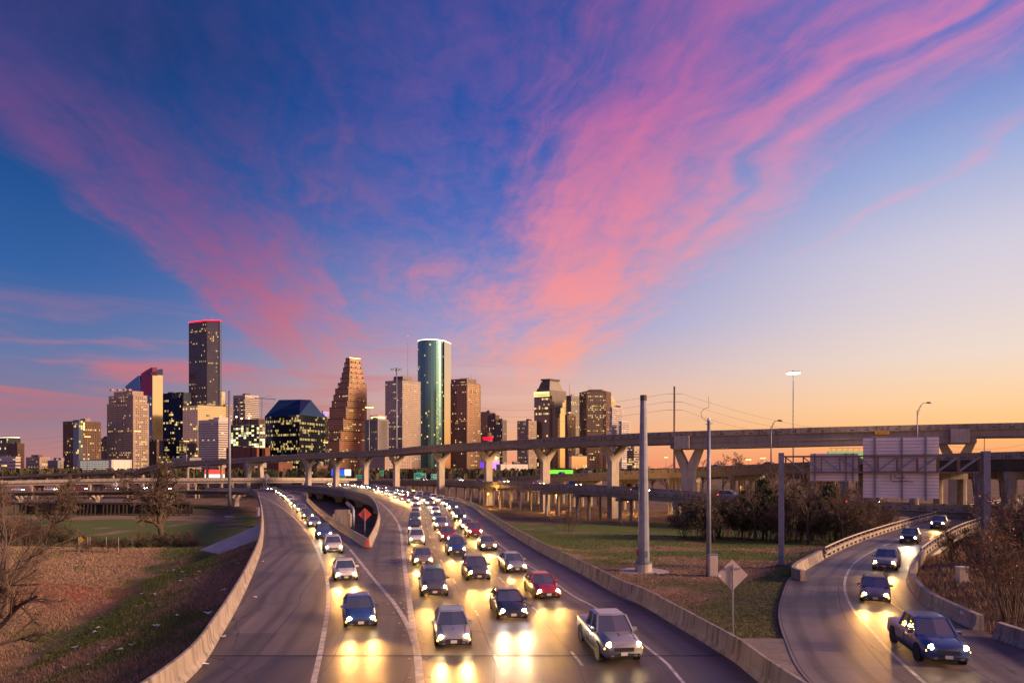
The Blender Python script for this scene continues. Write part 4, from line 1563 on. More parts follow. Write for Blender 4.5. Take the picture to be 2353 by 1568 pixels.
# ---- far left group
t_ = tower("office_tower", "dark blue glass block with a bright lit roofline at the far left edge", -40, 20, 47, 1006, 1300, "navy", "mullion", style="curtain", bay=3.1, floor=4.2, lit=0.12, span=0.06, pier=0.05)
roofbox(t_, -30, 20, 46, 1003.4, 1005.2, 1301, E["white"], "lit_crown")
t_ = tower("office_tower", "stepped brown tower with pale right side near the far left", 16, 40, 56, 1019, 1150, "dark", "brown", bay=3.1, floor=4, lit=0.05)
t_ = tower("office_block", "low white office block with dark window bands, far left", -60, 36, 47, 1050, 900, "dark", "white", style="strip", bay=6, floor=4.5, lit=0.02, span=0.55)
t_ = tower("hotel", "beige old hotel block with flat roof house, left of the brown apartments", 60, 91, 115, 1051, 1000, "pane", "beige", bay=2.5, floor=4, lit=0.16, span=0.5, pier=0.5)
roofbox(t_, 72, 88, 98, 1044, 1050.9, 1006, W["brown"], "roof_house")
t_ = tower("classical_block", "small grey classical block beside the beige hotel", 110, 133, 146, 1058.5, 980, "pane", "grey", bay=2.3, floor=4.2, lit=0.05, span=0.45, pier=0.5)
roofbox(t_, 134, 140, 144, 1051, 1058.4, 985, W["grey"], "roof_house")
t_ = thing("warehouse", "dark red roofed low shed in front of the beige hotel", "building")
mb = MB()
pf = foot(95, 100, 116, 820)
mb.prism([(p.x, p.y) for p in pf], GZ, zat(1079, 820))
mb.build("wall", W["brick"], t_, fix=True)
mb = MB()
mb.prism([(p.x, p.y) for p in foot(94.6, 100, 116.4, 819.7)], zat(1079, 820), zat(1076, 820))
mb.build("roof", W["redroof"], t_, fix=True)

# brown apartment tower with glass corner strip
t_ = thing("apartment_tower", "brown apartment tower with blue glass strip and orange lit crown", "building")
Z = 1050
fp = foot(145, 180, 232, Z)
facade(t_, fp, GZ, zat(968, Z), G["pane"], W["brown"], "grid", 3.0, 3.4, 0.16, "warm", span=0.4, pier=0.42, seed=4)
roofbox(t_, 184, 196, 208, 961, 967, Z + 18, W["grey"], "penthouse")
fp = foot(168, 181, 190, Z - 3)
facade(t_, fp, GZ, zat(966, Z), G["blue"], W["mullion"], "curtain", 3.0, 3.4, 0.12, "warm", span=0.08, pier=0.06, seed=11)
mb = MB()
for k, u in enumerate((193, 200, 207, 213)):
    p = fp[1]
    a = dp(u, 973, Z - 2 + (u - 181) * 0.55)
    mb.box(a + Vector((0, 0, -4)), (0.9, 0.6, 12))
mb.build("crown_lights", E["gold"], t_, kind="stuff")
mast(t_, 204, 958, 962, Z + 10, 0.4)

t_ = tower("office_block", "low tan block between the two apartment towers", 229, 240, 250, 1008, 1120, "pane", "beige", bay=3.1, floor=4, lit=0.3, lo=0.6)

# parking garage
t_ = thing("parking_garage", "pale lit parking garage with open decks in front of the towers", "building")
Z = 880
fp = foot(178, 256, 303, Z)
mb = MB()
mb.prism([(p.x, p.y) for p in fp], GZ, zat(1055, Z))
mb.build("wall", W["white"], t_, fix=True)
for k, (ua, ub) in enumerate(((187, 250), (262, 292))):
    a, b_ = (fp[0], fp[3]) if k == 0 else (fp[0], fp[1])
    d = (b_ - a).normalized()
    nrm = Vector((-d.y, d.x, 0)) if k == 0 else Vector((d.y, -d.x, 0))
    L = (b_ - a).length
    m3 = Matrix((d, nrm, Vector((0, 0, 1)))).transposed()
    nb = 9 if k == 0 else 3
    for j in range(5):
        z = zat(1059.5 + j * 4.3, Z)
        for i in range(nb):
            mb = MB()
            mb.box(a + d * (L * (0.08 + 0.84 * (i + 0.5) / nb)) + nrm * 0.04 + Vector((0, 0, z)), (L * 0.84 / nb * 0.9, 0.1, 1.5), m3)
            mb.build("deck_opening", E["garage"], t_)

# beige residential tower, stepped top
t_ = thing("residential_tower", "tall beige residential tower with stepped top and rows of balconies", "building")
Z = 1080
facade(t_, foot(246, 306, 342, Z), GZ, zat(926, Z), G["pane"], W["beige"], "grid", 2.9, 3.5, 0.12, "warm", span=0.42, pier=0.5, lit_faces={0: 0.42}, seed=2)
facade(t_, foot(250, 306, 338, Z + 6), zat(925.5, Z), zat(907, Z), G["pane"], W["beige"], "grid", 2.9, 3.5, 0.2, "warm", span=0.42, pier=0.5, seed=3)
facade(t_, foot(262, 304, 329, Z + 14), zat(906.8, Z), zat(897, Z), G["pane"], W["beige"], "grid", 2.9, 3.5, 0.1, "warm", span=0.5, pier=0.5, seed=5)
for (ua, ub) in ((264, 286),):
    a, b_ = dp(ua, 1075, Z), dp(ub, 1075, Z)
    facade(t_, foot(ua, ub, ub + 2.2, Z + 13), GZ, zat(922, Z), G["navy"], W["mullion"], "curtain", 3, 3.5, 0.14, "warm", span=0.12, pier=0.12, roof=False, seed=8)
for u in (256, 272, 286, 296):
    roofbox(t_, u - 3, u, u + 3, 893, 897.2, Z + 24, W["beige"], "roof_pinnacle")

# blue glass tower with sloping crown, magenta light in its top
t_ = thing("glass_tower", "blue glass tower with sloping magenta lit crown and sunset gold side", "building")
Z = 1330
fp = foot(288, 350, 374, Z)
facade(t_, fp, GZ, zat(907, Z), G["blue"], W["mullion"], "curtain", 3.2, 4.0, 0.05, "warm", span=0.05, pier=0.05, roof=False, seed=6)
L_ = (fp[3] - fp[0]).length
prof = []
for k in range(13):
    f_ = k / 12
    prof.append((f_, zat(843 + (907 - 843 - 25) * (f_ ** 1.25), Z)))
zb = zat(907, Z)


def crown(f0, f1, m, nm, e_=0.0):
    mb = MB()
    pts = [(f, z) for f, z in prof if f0 <= f <= f1]
    poly = [fp[0] + DL * (L_ * f0) + Vector((0, 0, zb)), ] + [fp[0] + DL * (L_ * f) + Vector((0, 0, z)) for f, z in pts] + [fp[0] + DL * (L_ * f1) + Vector((0, 0, zb))]
    mb.extrude(poly, DR * 9.0)
    mb.build(nm, m, t_, fix=True)


crown(0.0, 0.4166667, E["magenta"], "lit_crown")
crown(0.4166667, 1.0, G["blue"], "sloping_crown")
mb = MB()
mb.extrude([fp[1] + Vector((0, 0, zat(860, Z))), fp[1] + Vector((0, 0, zat(845, Z))), fp[1] - DR * 22 + Vector((0, 0, zat(857, Z))), fp[1] - DR * 22 + Vector((0, 0, zat(860, Z)))], DL * 8)
mb.build("fin_wall", G["navy"], t_, fix=True)
mb = MB()
mb.prism([(p.x, p.y) for p in [fp[0] + DR * 9.01, fp[1], fp[1] + DL * 30, fp[0] + DR * 9.01 + DL * 30]], zb, zat(860, Z))
mb.build("upper_block", G["gold"], t_, fix=True)
mb = MB()
mb.box(fp[0] + DR * ((fp[1] - fp[0]).length / 2) + Vector((DR.y * 0.15, -DR.x * 0.15, (zat(862, Z) + GZ) / 2)), (0.2, (fp[1] - fp[0]).length * 0.98, zat(862, Z) - GZ), Matrix((Vector((DR.y, -DR.x, 0)), DR, Vector((0, 0, 1)))).transposed())
mb.build("sunset_side_glass", G["gold"], t_)  # right face overlaid with warm glass for its golden sunset reflection

t_ = tower("office_tower", "dark glass tower between the sloping glass tower and the tallest one", 372, 422, 440, 902, 1350, "navy", "mullion", style="curtain", bay=2.7, floor=4.0, lit=0.10, span=0.1, pier=0.06)
t_ = tower("office_block", "low brick block at the foot of the blue glass tower", 330, 360, 372, 1015, 1180, "pane", "brown", bay=3.1, floor=4, lit=0.05)
t_ = tower("office_block", "mid height glass block with rows of lit offices below the dark tower", 366, 412, 424, 1013, 1120, "navy", "mullion", style="strip", bay=3.1, floor=4.0, lit=0.5, lit_m="yellow", span=0.3)

# the tallest tower, chamfered corner, red neon roofline
t_ = thing("skyscraper", "tallest dark granite skyscraper with red neon line round its roof", "building")
Z = 1335
f0 = foot(434, 489, 505, Z)
c = f0[0]
LL, LR = (f0[3] - c).length, (f0[1] - c).length
ch = 16.0
poly = [c + DL * ch + DR * 0, c + DR * ch, f0[1], f0[2], f0[3]]
facade(t_, poly, GZ, zat(736, Z), G["slate"], W["darkgranite"], "grid", 2.6, 4.0, 0.05, "warm", span=0.38, pier=0.4, lit_faces={0: 0.06, 4: 0.06}, seed=13)
mb = MB()
for k in (0, 1, 4):
    a, b_ = poly[k], poly[(k + 1) % 5]
    d = (b_ - a).normalized()
    nrm = Vector((d.y, -d.x, 0))
    mb.bar(a + nrm * 0.7 + Vector((0, 0, zat(734.4, Z))), b_ + nrm * 0.7 + Vector((0, 0, zat(734.4, Z))), 1.0, 1.7)
mb.build("neon_roofline", E["red"], t_)
mast(t_, 487, 728, 735, Z + 20, 0.25)

# front group below it
t_ = tower("office_tower", "pale glass office tower with golden upper side below the tallest skyscraper", 420, 454, 519, 930, 1200, "gold", "grey", style="curtain", bay=3.5, floor=4.0, lit=0.16, lit_m="warm", span=0.16, pier=0.12, lit_faces={0: 0.03})
t_ = tower("office_block", "light grey striped office block behind the thin steel pole", 456, 502, 526, 965, 1060, "dark", "white", style="strip", bay=3.9, floor=3.6, lit=0.04, span=0.6)
roofbox(t_, 490, 503, 525, 958, 965.5, 1062, W["white"], "upper_storey")
t_ = tower("office_tower", "narrow gold lit slab beside the tallest skyscraper", 500, 506, 517, 899, 1420, "gold", "white", style="curtain", bay=3.1, floor=4, lit=0.1, span=0.1, pier=0.15)
t_ = tower("office_tower", "short tan slab just right of the narrow gold one", 512, 518, 533, 930, 1380, "bronze", "beige", style="strip", bay=3.1, floor=4, lit=0.06, span=0.4)
t_ = tower("office_tower", "white tower with rooftop crane behind the building site", 536, 563, 594, 908, 1400, "dark", "white", style="strip", bay=3.5, floor=3.9, lit=0.08, span=0.55)
t_ = thing("tower_crane", "thin lattice tower crane standing behind the building site", "crane")
Zc = 1320
mb = MB()
a, b_ = dp(601, 1040, Zc), dp(601, 912, Zc)
for sx in (-1, 1):
    mb.bar(a + Vector((sx, 0, 0)), b_ + Vector((sx, 0, 0)), 0.35, 0.35)
for k in range(24):
    z0_, z1_ = a.z + (b_.z - a.z) * k / 24, a.z + (b_.z - a.z) * (k + 1) / 24
    mb.bar((a.x - 1, a.y, z0_), (a.x + 1, a.y, z1_), 0.2, 0.2)
mb.build("mast", M["steel_brown"], t_, kind="stuff")
mb = MB()
mb.bar(dp(585, 913.5, Zc), dp(634, 917, Zc), 0.8, 1.1)
mb.bar(dp(618, 908, Zc), dp(601, 915, Zc), 0.3, 0.3)
mb.bar(dp(618, 908, Zc), dp(633, 917, Zc), 0.3, 0.3)
mb.build("jib", M["steel_brown"], t_)

# building under construction, work lamps on every floor
t_ = thing("construction_building", "concrete frame under construction with bright yellow work lamps", "building")
Z = 1100
fp = foot(530, 596, 609, Z)
facade(t_, fp, GZ, zat(975, Z), G["pane"], W["grey"], "grid", 5.5, 3.7, 0.42, "site", span=0.2, pier=0.12, seed=21, cluster=False, lit_faces={0: 0.45}, lo=0.3)
facade(t_, foot(534, 594, 607, Z + 8), zat(974, Z), zat(962, Z), G["pane"], W["brown"], "grid", 3.5, 3.5, 0.05, "site", span=0.2, pier=0.18, seed=22)
for u, v in ((543, 957), (572, 960), (555, 961)):
    mb = MB()
    p = dp(u, v, Z - 2)
    mb.box(p, (1.8, 1.0, 1.5))
    lamp_ = mb.build("work_lamp", M["lamp_white"], t_)
    mb = MB()
    mb.bar(p + Vector((0, 0, -0.8)), p + Vector((0, 0, -14)), 0.4, 0.4)
    mb.build("lamp_post", M["steel_brown"], lamp_)
mb = MB()
p = dp(551, 958, Z + 20)
mb.bar(p + Vector((0, 0, -10)), p + Vector((0, 0, 26)), 0.9, 0.9)
mb.bar(p + Vector((-2, 0, 26)), p + Vector((3, 0, 33)), 0.6, 0.6)
mb.build("hoist_mast", M["steel_brown"], t_)
t_ = tower("brick_block", "windowless reddish brick block in front of the building site", 520, 590, 620, 1029, 960, "pane", "brick", bay=14, floor=9, lit=0.02, span=0.6, pier=0.7)

# dark glass building with sloping shoulders
t_ = thing("sloped_glass_building", "dark navy glass building with sloping shoulders and rows of lit floors", "building")
Z = 1140
a, b_ = dp(608, 1075, Z + 40), dp(746, 1075, Z + 62)
mid_ = dp(688, 1075, Z)
for q_ in (a, b_, mid_):
    q_.z = 0
zs, zt_ = zat(952, Z), zat(918, Z)
poly = [mid_, b_, b_ + Vector((-8, 55, 0)), a + Vector((22, 60, 0)), a]
facade(t_, poly, GZ, zs, G["navy"], W["mullion"], "curtain", 2.6, 3.9, 0.15, "yellow", span=0.10, pier=0.05, roof=False, seed=31)
mb = MB()
c5 = [p + Vector((0, 0, zs)) for p in poly]
tA, tB = dp(641, 918, Z + 34), dp(714, 918, Z + 34)
tM = dp(690, 917, Z + 22)
tC = tB + Vector((-6, 25, 0))
tD = tA + Vector((8, 25, 0))
mb.add(c5 + [tM, tB, tC, tD, tA], [(0, 1, 6, 5), (1, 2, 7, 6), (2, 3, 8, 7), (3, 4, 9, 8), (4, 0, 5, 9), (5, 6, 7, 8, 9)])
mb.build("sloping_roof", G["navy"], t_, fix=True)
t_ = tower("office_block", "far pale block with a blue sign peeping over the sloping glass roof", 726, 742, 756, 946, 1500, "dark", "white", style="strip", bay=3.9, floor=4, lit=0.02, span=0.5)
roofbox(t_, 744, 746, 754, 949, 953, 1494, E["blue"], "roof_sign")

# stepped red granite tower
t_ = thing("stepped_tower", "red granite tower rising in steep stepped gables, lit orange on one side", "building")
Z = 1400
tiers = [(823, 794, 803, 827), (833, 791, 803, 830), (845, 788, 803, 833), (857, 785, 802, 835), (868, 782, 802, 838), (880, 776, 801, 842), (893, 770, 800, 842.5), (907, 766, 799, 842.5),
         (921, 762, 797, 842.5), (936, 757, 794, 842.5), (962, 753, 788, 842.5), (990, 747, 782, 842.5), (1012, 742, 779, 842.5)]
for k, (vt, ul, uc, ur) in enumerate(tiers):
    v1 = tiers[k + 1][0] if k + 1 < len(tiers) else None
    fpz = foot(ul, uc, ur, Z - k * 0.9)
    facade(t_, fpz, GZ if v1 is None else zat(v1, Z), zat(vt, Z), G["copper"], W["granite"], "grid", 2.8, 4.0, 0.05, "warm", span=0.30, pier=0.32, seed=40 + k, parapet=1.6,
           lit_faces={0: 0.06, 3: 0.05})
    if k < 8:
        # gable pinnacles at the set-backs
        for f_ in (0.15, 0.5, 0.85):
            mb = MB()
            a = fpz[0] + (fpz[1] - fpz[0]) * f_
            mb.prism([(a.x - 0.7, a.y - 0.7), (a.x + 0.7, a.y - 0.7), (a.x + 0.7, a.y + 0.7), (a.x - 0.7, a.y + 0.7)], zat(vt, Z) + 1, zat(vt, Z) + 4)
            mb.build("pinnacle", W["granite"], t_, fix=True)
mb = MB()
a, b_ = foot(794, 803, 827, Z)[:2]
mb.bar(a + Vector((0.6, -0.8, zat(821.5, Z))), b_ + Vector((0.6, -0.8, zat(821.5, Z))), 0.8, 1.5)
mb.build("ridge_lights", E["gold"], t_)

# right of it
t_ = tower("office_tower", "dark block with close vertical fins right of the stepped tower", 838, 868, 892, 964, 1250, "dark", "grey", style="fins", bay=2.4, lit=0.05, pier=0.5, proud=1.0)
roofbox(t_, 850, 869, 888, 953, 963.6, 1262, W["grey"], "lit_storey")
roofbox(t_, 852, 870, 884, 956.5, 960, 1259, E["gold"], "lit_band")
t_ = tower("office_tower", "grey banded tower with roof house behind the tall unlit light mast", 885, 924, 966, 874, 1360, "rose", "grey", bay=2.3, floor=4.0, lit=0.16, lit_m="warm", span=0.5, pier=0.3, lit_faces={0: 0.03})
roofbox(t_, 904, 925, 946, 863.5, 873.6, 1375, W["darkgranite"], "penthouse")
mast(t_, 937, 772, 864, 1385, 0.7)
mb = MB()
mb.box(dp(937, 772, 1385), (1.2, 1.2, 1.6))
mb.build("beacon", E["dullred"], t_)

# round shouldered teal glass tower
t_ = thing("glass_tower", "teal mirror glass skyscraper with rounded face and white lit roofline", "building")
Z = 1520
cx_, r1 = dp(988, 1075, Z), 31 * Z / F
poly = []
for k in range(15):
    a = math.pi + (math.pi * 0.92) * k / 14
    poly.append(Vector((cx_.x + r1 * math.cos(a), cx_.y + 20 + r1 * 0.9 * math.sin(a), 0)))
e_ = dp(1020, 1075, Z + 8)
f_ = dp(1035.5, 1075, Z + 44)
poly += [Vector((e_.x, e_.y, 0)), Vector((f_.x, f_.y, 0)), Vector((f_.x - 10, f_.y + 30, 0)), Vector((poly[0].x, f_.y + 30, 0))]
facade(t_, poly, GZ, zat(782, Z), G["teal"], W["mullion_teal"], "curtain", 2.6, 4.0, 0.03, "warm", span=0.06, pier=0.05, seed=51, roof=False)
mb = MB()
wn = Vector((f_.y - e_.y, -(f_.x - e_.x), 0)).normalized()
mb.extrude([Vector((e_.x, e_.y, GZ)) + wn * 0.1, Vector((f_.x, f_.y, GZ)) + wn * 0.1, Vector((f_.x, f_.y, zat(782, Z))) + wn * 0.1, Vector((e_.x, e_.y, zat(782, Z))) + wn * 0.1], wn * 0.5)
mb.build("sunset_wing_glass", G["gold"], t_, fix=True)  # lighter warm glass puts the sunset reflection into this face's colour
mb = MB()
for k in range(len(poly) - 3):
    a, b_ = poly[k], poly[k + 1]
    mb.bar(a + Vector((0, -0.3, zat(780.6, Z))), b_ + Vector((0, -0.3, zat(780.6, Z))), 0.9, 1.5)
mb.build("roofline_light", E["white"], t_)
for u in (992, 996, 1003, 1010):
    mast(t_, u, 774 + (u % 3), 781, Z + 30, 0.25)

# brown granite tower with stepped corner
t_ = thing("granite_tower", "brown granite tower glowing gold on its right side, beside the teal glass one", "building")
Z = 1430
facade(t_, foot(1035, 1072, 1104, Z), GZ, zat(880, Z), G["copper"], W["granite"], "grid", 3.4, 4.0, 0.08, "warm", span=0.36, pier=0.4, seed=61)
facade(t_, foot(1036, 1072, 1094, Z + 3), zat(879, Z), zat(870, Z), G["bronze"], W["granite"], "grid", 3.4, 4.0, 0.1, "warm", span=0.36, pier=0.4, seed=62)
mast(t_, 1083, 858, 871, Z + 20, 0.4)
mb = MB()
mb.bar(dp(1056, 869, Z + 15), dp(1078, 868, Z + 15), 1.0, 0.8)
mb.build("window_cleaning_rig", M["galv"], t_)
t_ = tower("office_tower", "blue grey tower behind the brown granite one", 1104, 1125, 1137, 946, 1480, "grey", "grey", style="strip", bay=3.1, floor=4, lit=0.04, span=0.4)
t_ = tower("office_tower", "dull brown slab with few lights right of the granite tower", 1120, 1138, 1147, 954, 1390, "dark", "brown", bay=3.1, floor=4, lit=0.05)
t_ = tower("office_tower", "lower dark tower with scattered yellow windows, second right of the granite tower", 1136, 1154, 1164, 965, 1330, "dark", "darkgranite", bay=2.8, floor=4, lit=0.2)
t_ = thing("round_restaurant", "round rooftop restaurant glowing red between the dull towers", "building")
Z = 1280
c = dp(1121, 1075, Z)
c.z = 0
mb = MB()
mb.tube([c + Vector((0, 0, GZ)), c + Vector((0, 0, zat(1011, Z)))], 8.5, 16)
mb.build("drum_base", W["brown"], t_)
mb = MB()
mb.tube([c + Vector((0, 0, zat(1011, Z))), c + Vector((0, 0, zat(1004, Z)))], [7, 10.2], 20)
mb.build("red_underside", E["red"], t_)
mb = MB()
mb.tube([c + Vector((0, 0, zat(1003.8, Z))), c + Vector((0, 0, zat(999.8, Z))), c + Vector((0, 0, zat(999.4, Z))), c + Vector((0, 0, zat(993, Z)))], [10.4, 10.4, 6.6, 6.0], 20)
mb.build("drum", W["brown"], t_)

# right-hand group
t_ = tower("office_tower", "short gridded tower with yellow windows left of the pyramid topped one", 1188, 1214, 1232, 967, 1330, "pane", "beige", bay=2.7, floor=3.8, lit=0.3, lit_m="yellow")
t_ = thing("pyramid_tower", "tower with truncated pyramid top and bright sunset gold mirrored side", "building")
Z = 1480
f1_ = foot(1227, 1262, 1301, Z)
facade(t_, f1_, GZ, zat(905, Z), G["bronze"], W["darkgranite"], "curtain", 3.4, 4.0, 0.10, "warm", span=0.05, pier=0.05, roof=False, seed=71, lit_faces={0: 0.0})
nrm = Vector((DR.y, -DR.x, 0))
mb = MB()
LRr = (f1_[1] - f1_[0]).length
m3 = Matrix((DR, nrm, Vector((0, 0, 1)))).transposed()
for (s0, s1) in ((0.04, 0.36), (0.42, 0.55), (0.61, 0.97)):
    mb.box(f1_[0] + DR * (LRr * (s0 + s1) / 2) + nrm * 0.3 + Vector((0, 0, (zat(915, Z) + GZ) / 2)), (LRr * (s1 - s0), 0.4, zat(915, Z) - GZ), m3)
mb.build("sunset_mirror_bays", G["gold"], t_, kind="stuff")  # sunset gold of this side comes partly from the warm glass tint
# stone crown stepping down over the mirrored side
for k, (hw, vb) in enumerate(((0.47, 908), (0.36, 921), (0.25, 934), (0.13, 948), (0.05, 958))):
    mb = MB()
    mb.box(f1_[0] + DR * (LRr * 0.5) + nrm * 0.75 + Vector((0, 0, (zat(895, Z) + zat(vb, Z)) / 2)), (LRr * hw * 2, 0.5 + 0.22 * k, zat(895, Z) - zat(vb, Z)), m3)
    mb.build("crown_step", W["darkgranite"], t_)
for k, v in enumerate((900, 904, 908.5)):
    mb = MB()
    mb.bar(f1_[0] + DL * 0 + Vector((-0.5, -0.8, zat(v, Z))), f1_[3] + Vector((-0.5, -0.8, zat(v, Z))), 0.8, 1.6)
    mb.build("lit_ledge", E["gold"], t_)
cen = (f1_[0] + f1_[2]) / 2
zz = [(905, 1.0), (897, 0.93), (897, 0.86), (890, 0.80), (890, 0.74), (882, 0.66), (874, 0.56), (873.9, 0.50), (872, 0.50), (872, 0.58), (868, 0.62)]
for (va, sa), (vb, sb) in zip(zz[:-1], zz[1:]):
    if abs(va - vb) < 0.3:
        continue
    mb = MB()
    A = [cen + (p - cen) * sa + Vector((0, 0, zat(va, Z))) for p in f1_]
    B = [cen + (p - cen) * sb + Vector((0, 0, zat(vb, Z))) for p in f1_]
    mb.add(A + B, [(3, 2, 1, 0), (4, 5, 6, 7), (0, 1, 5, 4), (1, 2, 6, 5), (2, 3, 7, 6), (3, 0, 4, 7)])
    mb.build("pyramid_tier", W["darkgranite"], t_, fix=True)
t_ = tower("office_tower", "blue grey tower with rooftop mast right of the pyramid topped one", 1300, 1312, 1333, 909, 1560, "grey", "grey", style="strip", bay=3.1, floor=4, lit=0.06, span=0.3)
mast(t_, 1308, 880, 910, 1565, 0.7)
t_ = tower("office_tower", "brown slab in front of the blue grey mast tower", 1298, 1303, 1322, 954, 1420, "dark", "brown", bay=2.7, floor=4, lit=0.08)
# eight-sided dark tower
t_ = thing("octagonal_tower", "dark faceted granite tower with chamfered corners and scattered lit rows", "building")
Z = 1430
def P2(u, Zz):
    p = dp(u, 1075, Zz)
    p.z = 0
    return p
poly = [P2(1347, Z), P2(1392, Z), P2(1403.5, Z + 22), P2(1400, Z + 52), P2(1345, Z + 62), P2(1331, Z + 30)]
facade(t_, poly, GZ, zat(899, Z), G["grey"], W["granite"], "grid", 3.3, 4.0, 0.16, "warm", span=0.4, pier=0.4, seed=81)
mb = MB()
pc = sum(poly, Vector()) / len(poly)
mb.prism([(pc.x + (p.x - pc.x) * 0.55, pc.y + (p.y - pc.y) * 0.55) for p in poly], zat(899, Z) + 1, zat(892.5, Z))
mb.build("penthouse", W["granite"], t_, fix=True)
for u in (1352, 1357):
    mast(t_, u, 887, 893, Z + 20, 0.3)
t_ = thing("pointed_glass_tower", "slim glass tower with a sloping lit top right of the faceted one", "building")
Z = 1500
fpz = foot(1398, 1404, 1416, Z)
facade(t_, fpz, GZ, zat(925, Z), G["gold"], W["mullion"], "curtain", 3.5, 4, 0.08, "soft", span=0.1, pier=0.1, roof=False, seed=85)
mb = MB()
B = [p + Vector((0, 0, zat(925, Z))) for p in fpz]
ap_ = [fpz[0] + Vector((0, 0, zat(906, Z))), fpz[3] + Vector((0, 0, zat(906, Z)))]
mb.add(B + ap_, [(0, 1, 4), (1, 2, 5, 4), (2, 3, 5), (3, 0, 4, 5)])
mb.build("sloping_top", G["gold"], t_, fix=True)
t_ = tower("grid_tower", "pale gridded tower of two heights at the right end of the skyline", 1400, 1406, 1431, 936, 1380, "pane", "white", bay=2.8, floor=4, lit=0.12, lit_m="soft", span=0.4, pier=0.42)
facade(t_, foot(1421, 1428, 1447, 1365), GZ, zat(968, 1365), G["pane"], W["white"], "grid", 3.6, 4.0, 0.16, "soft", span=0.4, pier=0.42, seed=91)
t_ = tower("office_block", "low tan block with lit floors at the foot of the skyline's right end", 1440, 1456, 1472, 1029, 1150, "pane", "beige", style="strip", bay=3.1, floor=4, lit=0.4, span=0.5)
t_ = tower("glass_block", "low glass block reflecting pink below the dark faceted tower", 1309, 1313, 1348, 1047, 1050, "gold", "grey", style="curtain", bay=3.1, floor=3.4, lit=0.05, span=0.08, pier=0.06)
roofbox(t_, 1318, 1322, 1334, 1041, 1046.6, 1060, W["grey"], "roof_house")
# purple floodlit hall with two round lamps
t_ = thing("floodlit_hall", "old stone hall floodlit purple with two round lit clocks", "building")
Z = 900
fp = foot(1104, 1131, 1147, Z)
mb = MB()
mb.prism([(p.x, p.y) for p in fp], zat(1061, Z), zat(1047, Z))
mb.build("upper_wall", W["white"], t_, fix=True)
mb = MB()
mb.prism([(p.x, p.y) for p in foot(1103.5, 1131, 1147.5, Z - 1)], GZ, zat(1061.1, Z))
mb.build("floodlit_wall", E["purple"], t_, fix=True)
for k, (a, b_) in enumerate(((fp[0], fp[3]), (fp[0], fp[1]))):
    d = (b_ - a).normalized()
    nn = Vector((-d.y, d.x, 0)) if k == 0 else Vector((d.y, -d.x, 0))
    c = (a + b_) / 2 + Vector((0, 0, zat(1051.5, Z))) + nn * 0.3
    mb = MB()
    mb.tube([c + d * (1.5 * math.cos(q * math.pi / 6)) + Vector((0, 0, 1.5 * math.sin(q * math.pi / 6))) for q in range(13)], 0.4, 5)
    mb.build("round_clock", E["gold"], t_)
t_ = tower("warehouse", "long low pale warehouse beyond the trees right of the purple hall", 1140, 1150, 1212, 1068, 800, "pane", "white", bay=12, floor=8, lit=0.0, span=0.5, pier=0.7)
t_ = tower("perforated_block", "wide beige block dotted with small square windows below the banded tower", 826, 884, 945, 1044, 950, "pane", "beige", bay=4.2, floor=4.4, lit=0.12, span=0.66, pier=0.68)
t_ = tower("brick_block", "low brick block with faint windows under the flyover's left end", 613, 640, 672, 1064, 760, "pane", "brick", bay=3.9, floor=4.5, lit=0.04, span=0.6, pier=0.6)
t_ = tower("office_block", "dark low block behind the red screen under the flyover", 560, 585, 612, 1063, 780, "dark", "grey", style="strip", bay=6, floor=4, lit=0.1, span=0.5)
t_ = tower("office_block", "low dark shops under the flyover beside the blue screen", 700, 728, 752, 1071, 700, "dark", "brown", style="strip", bay=6, floor=4, lit=0.25, span=0.5)
t_ = tower("garage_block", "beige low block at the foot of the striped office block", 395, 436, 462, 1053, 830, "pane", "grey", style="strip", bay=6, floor=4, lit=0.0, span=0.6)

# ================================================================== vegetation
def rot_about(v, axis, ang):
    return Matrix.Rotation(ang, 3, axis) @ v


def perp(d, rd):
    a = Vector((rd.uniform(-1, 1), rd.uniform(-1, 1), rd.uniform(-1, 1)))
    x = a - d * a.dot(d)
    return x.normalized() if x.length > 1e-3 else Vector((1, 0, 0))


TW = [0.012]


def grow(mbs, p, d, L, r, lev, rd, P, tips=None):
    """P: list per level of (segments, sides, children, length ratio, spread, gravity, wobble)"""
    segs, sides, kids, ratio, spread, grav, wob = P[lev]
    pts, rads = [p.copy()], [r]
    cur = d.copy()
    last = lev == len(P) - 1
    for i in range(segs):
        cur = (cur + perp(cur, rd) * rd.uniform(0, wob) + Vector((0, 0, grav))).normalized()
        pts.append(pts[-1] + cur * (L / segs))
        rads.append(r * (1 - (0.85 if last else 0.55) * (i + 1) / segs))
    mbs[min(lev, 1)].tube(pts, rads, sides, 0, cap=False)
    if last:
        if tips is not None:
            tips.extend(pts[1:])
        return
    for k in range(kids):
        f = rd.uniform(0.28 if lev else 0.35, 1.0)
        x = f * segs
        i = min(int(x), segs - 1)
        q_ = pts[i] + (pts[i + 1] - pts[i]) * (x - i)
        ax = perp((pts[i + 1] - pts[i]).normalized(), rd)
        nd = rot_about((pts[i + 1] - pts[i]).normalized(), ax, rd.uniform(spread * 0.6, spread * 1.25))
        grow(mbs, q_, nd, L * ratio * rd.uniform(0.65, 1.15) * (1.15 - 0.45 * f), max(rads[i] * 0.55, TW[0]), lev + 1, rd, P, tips)


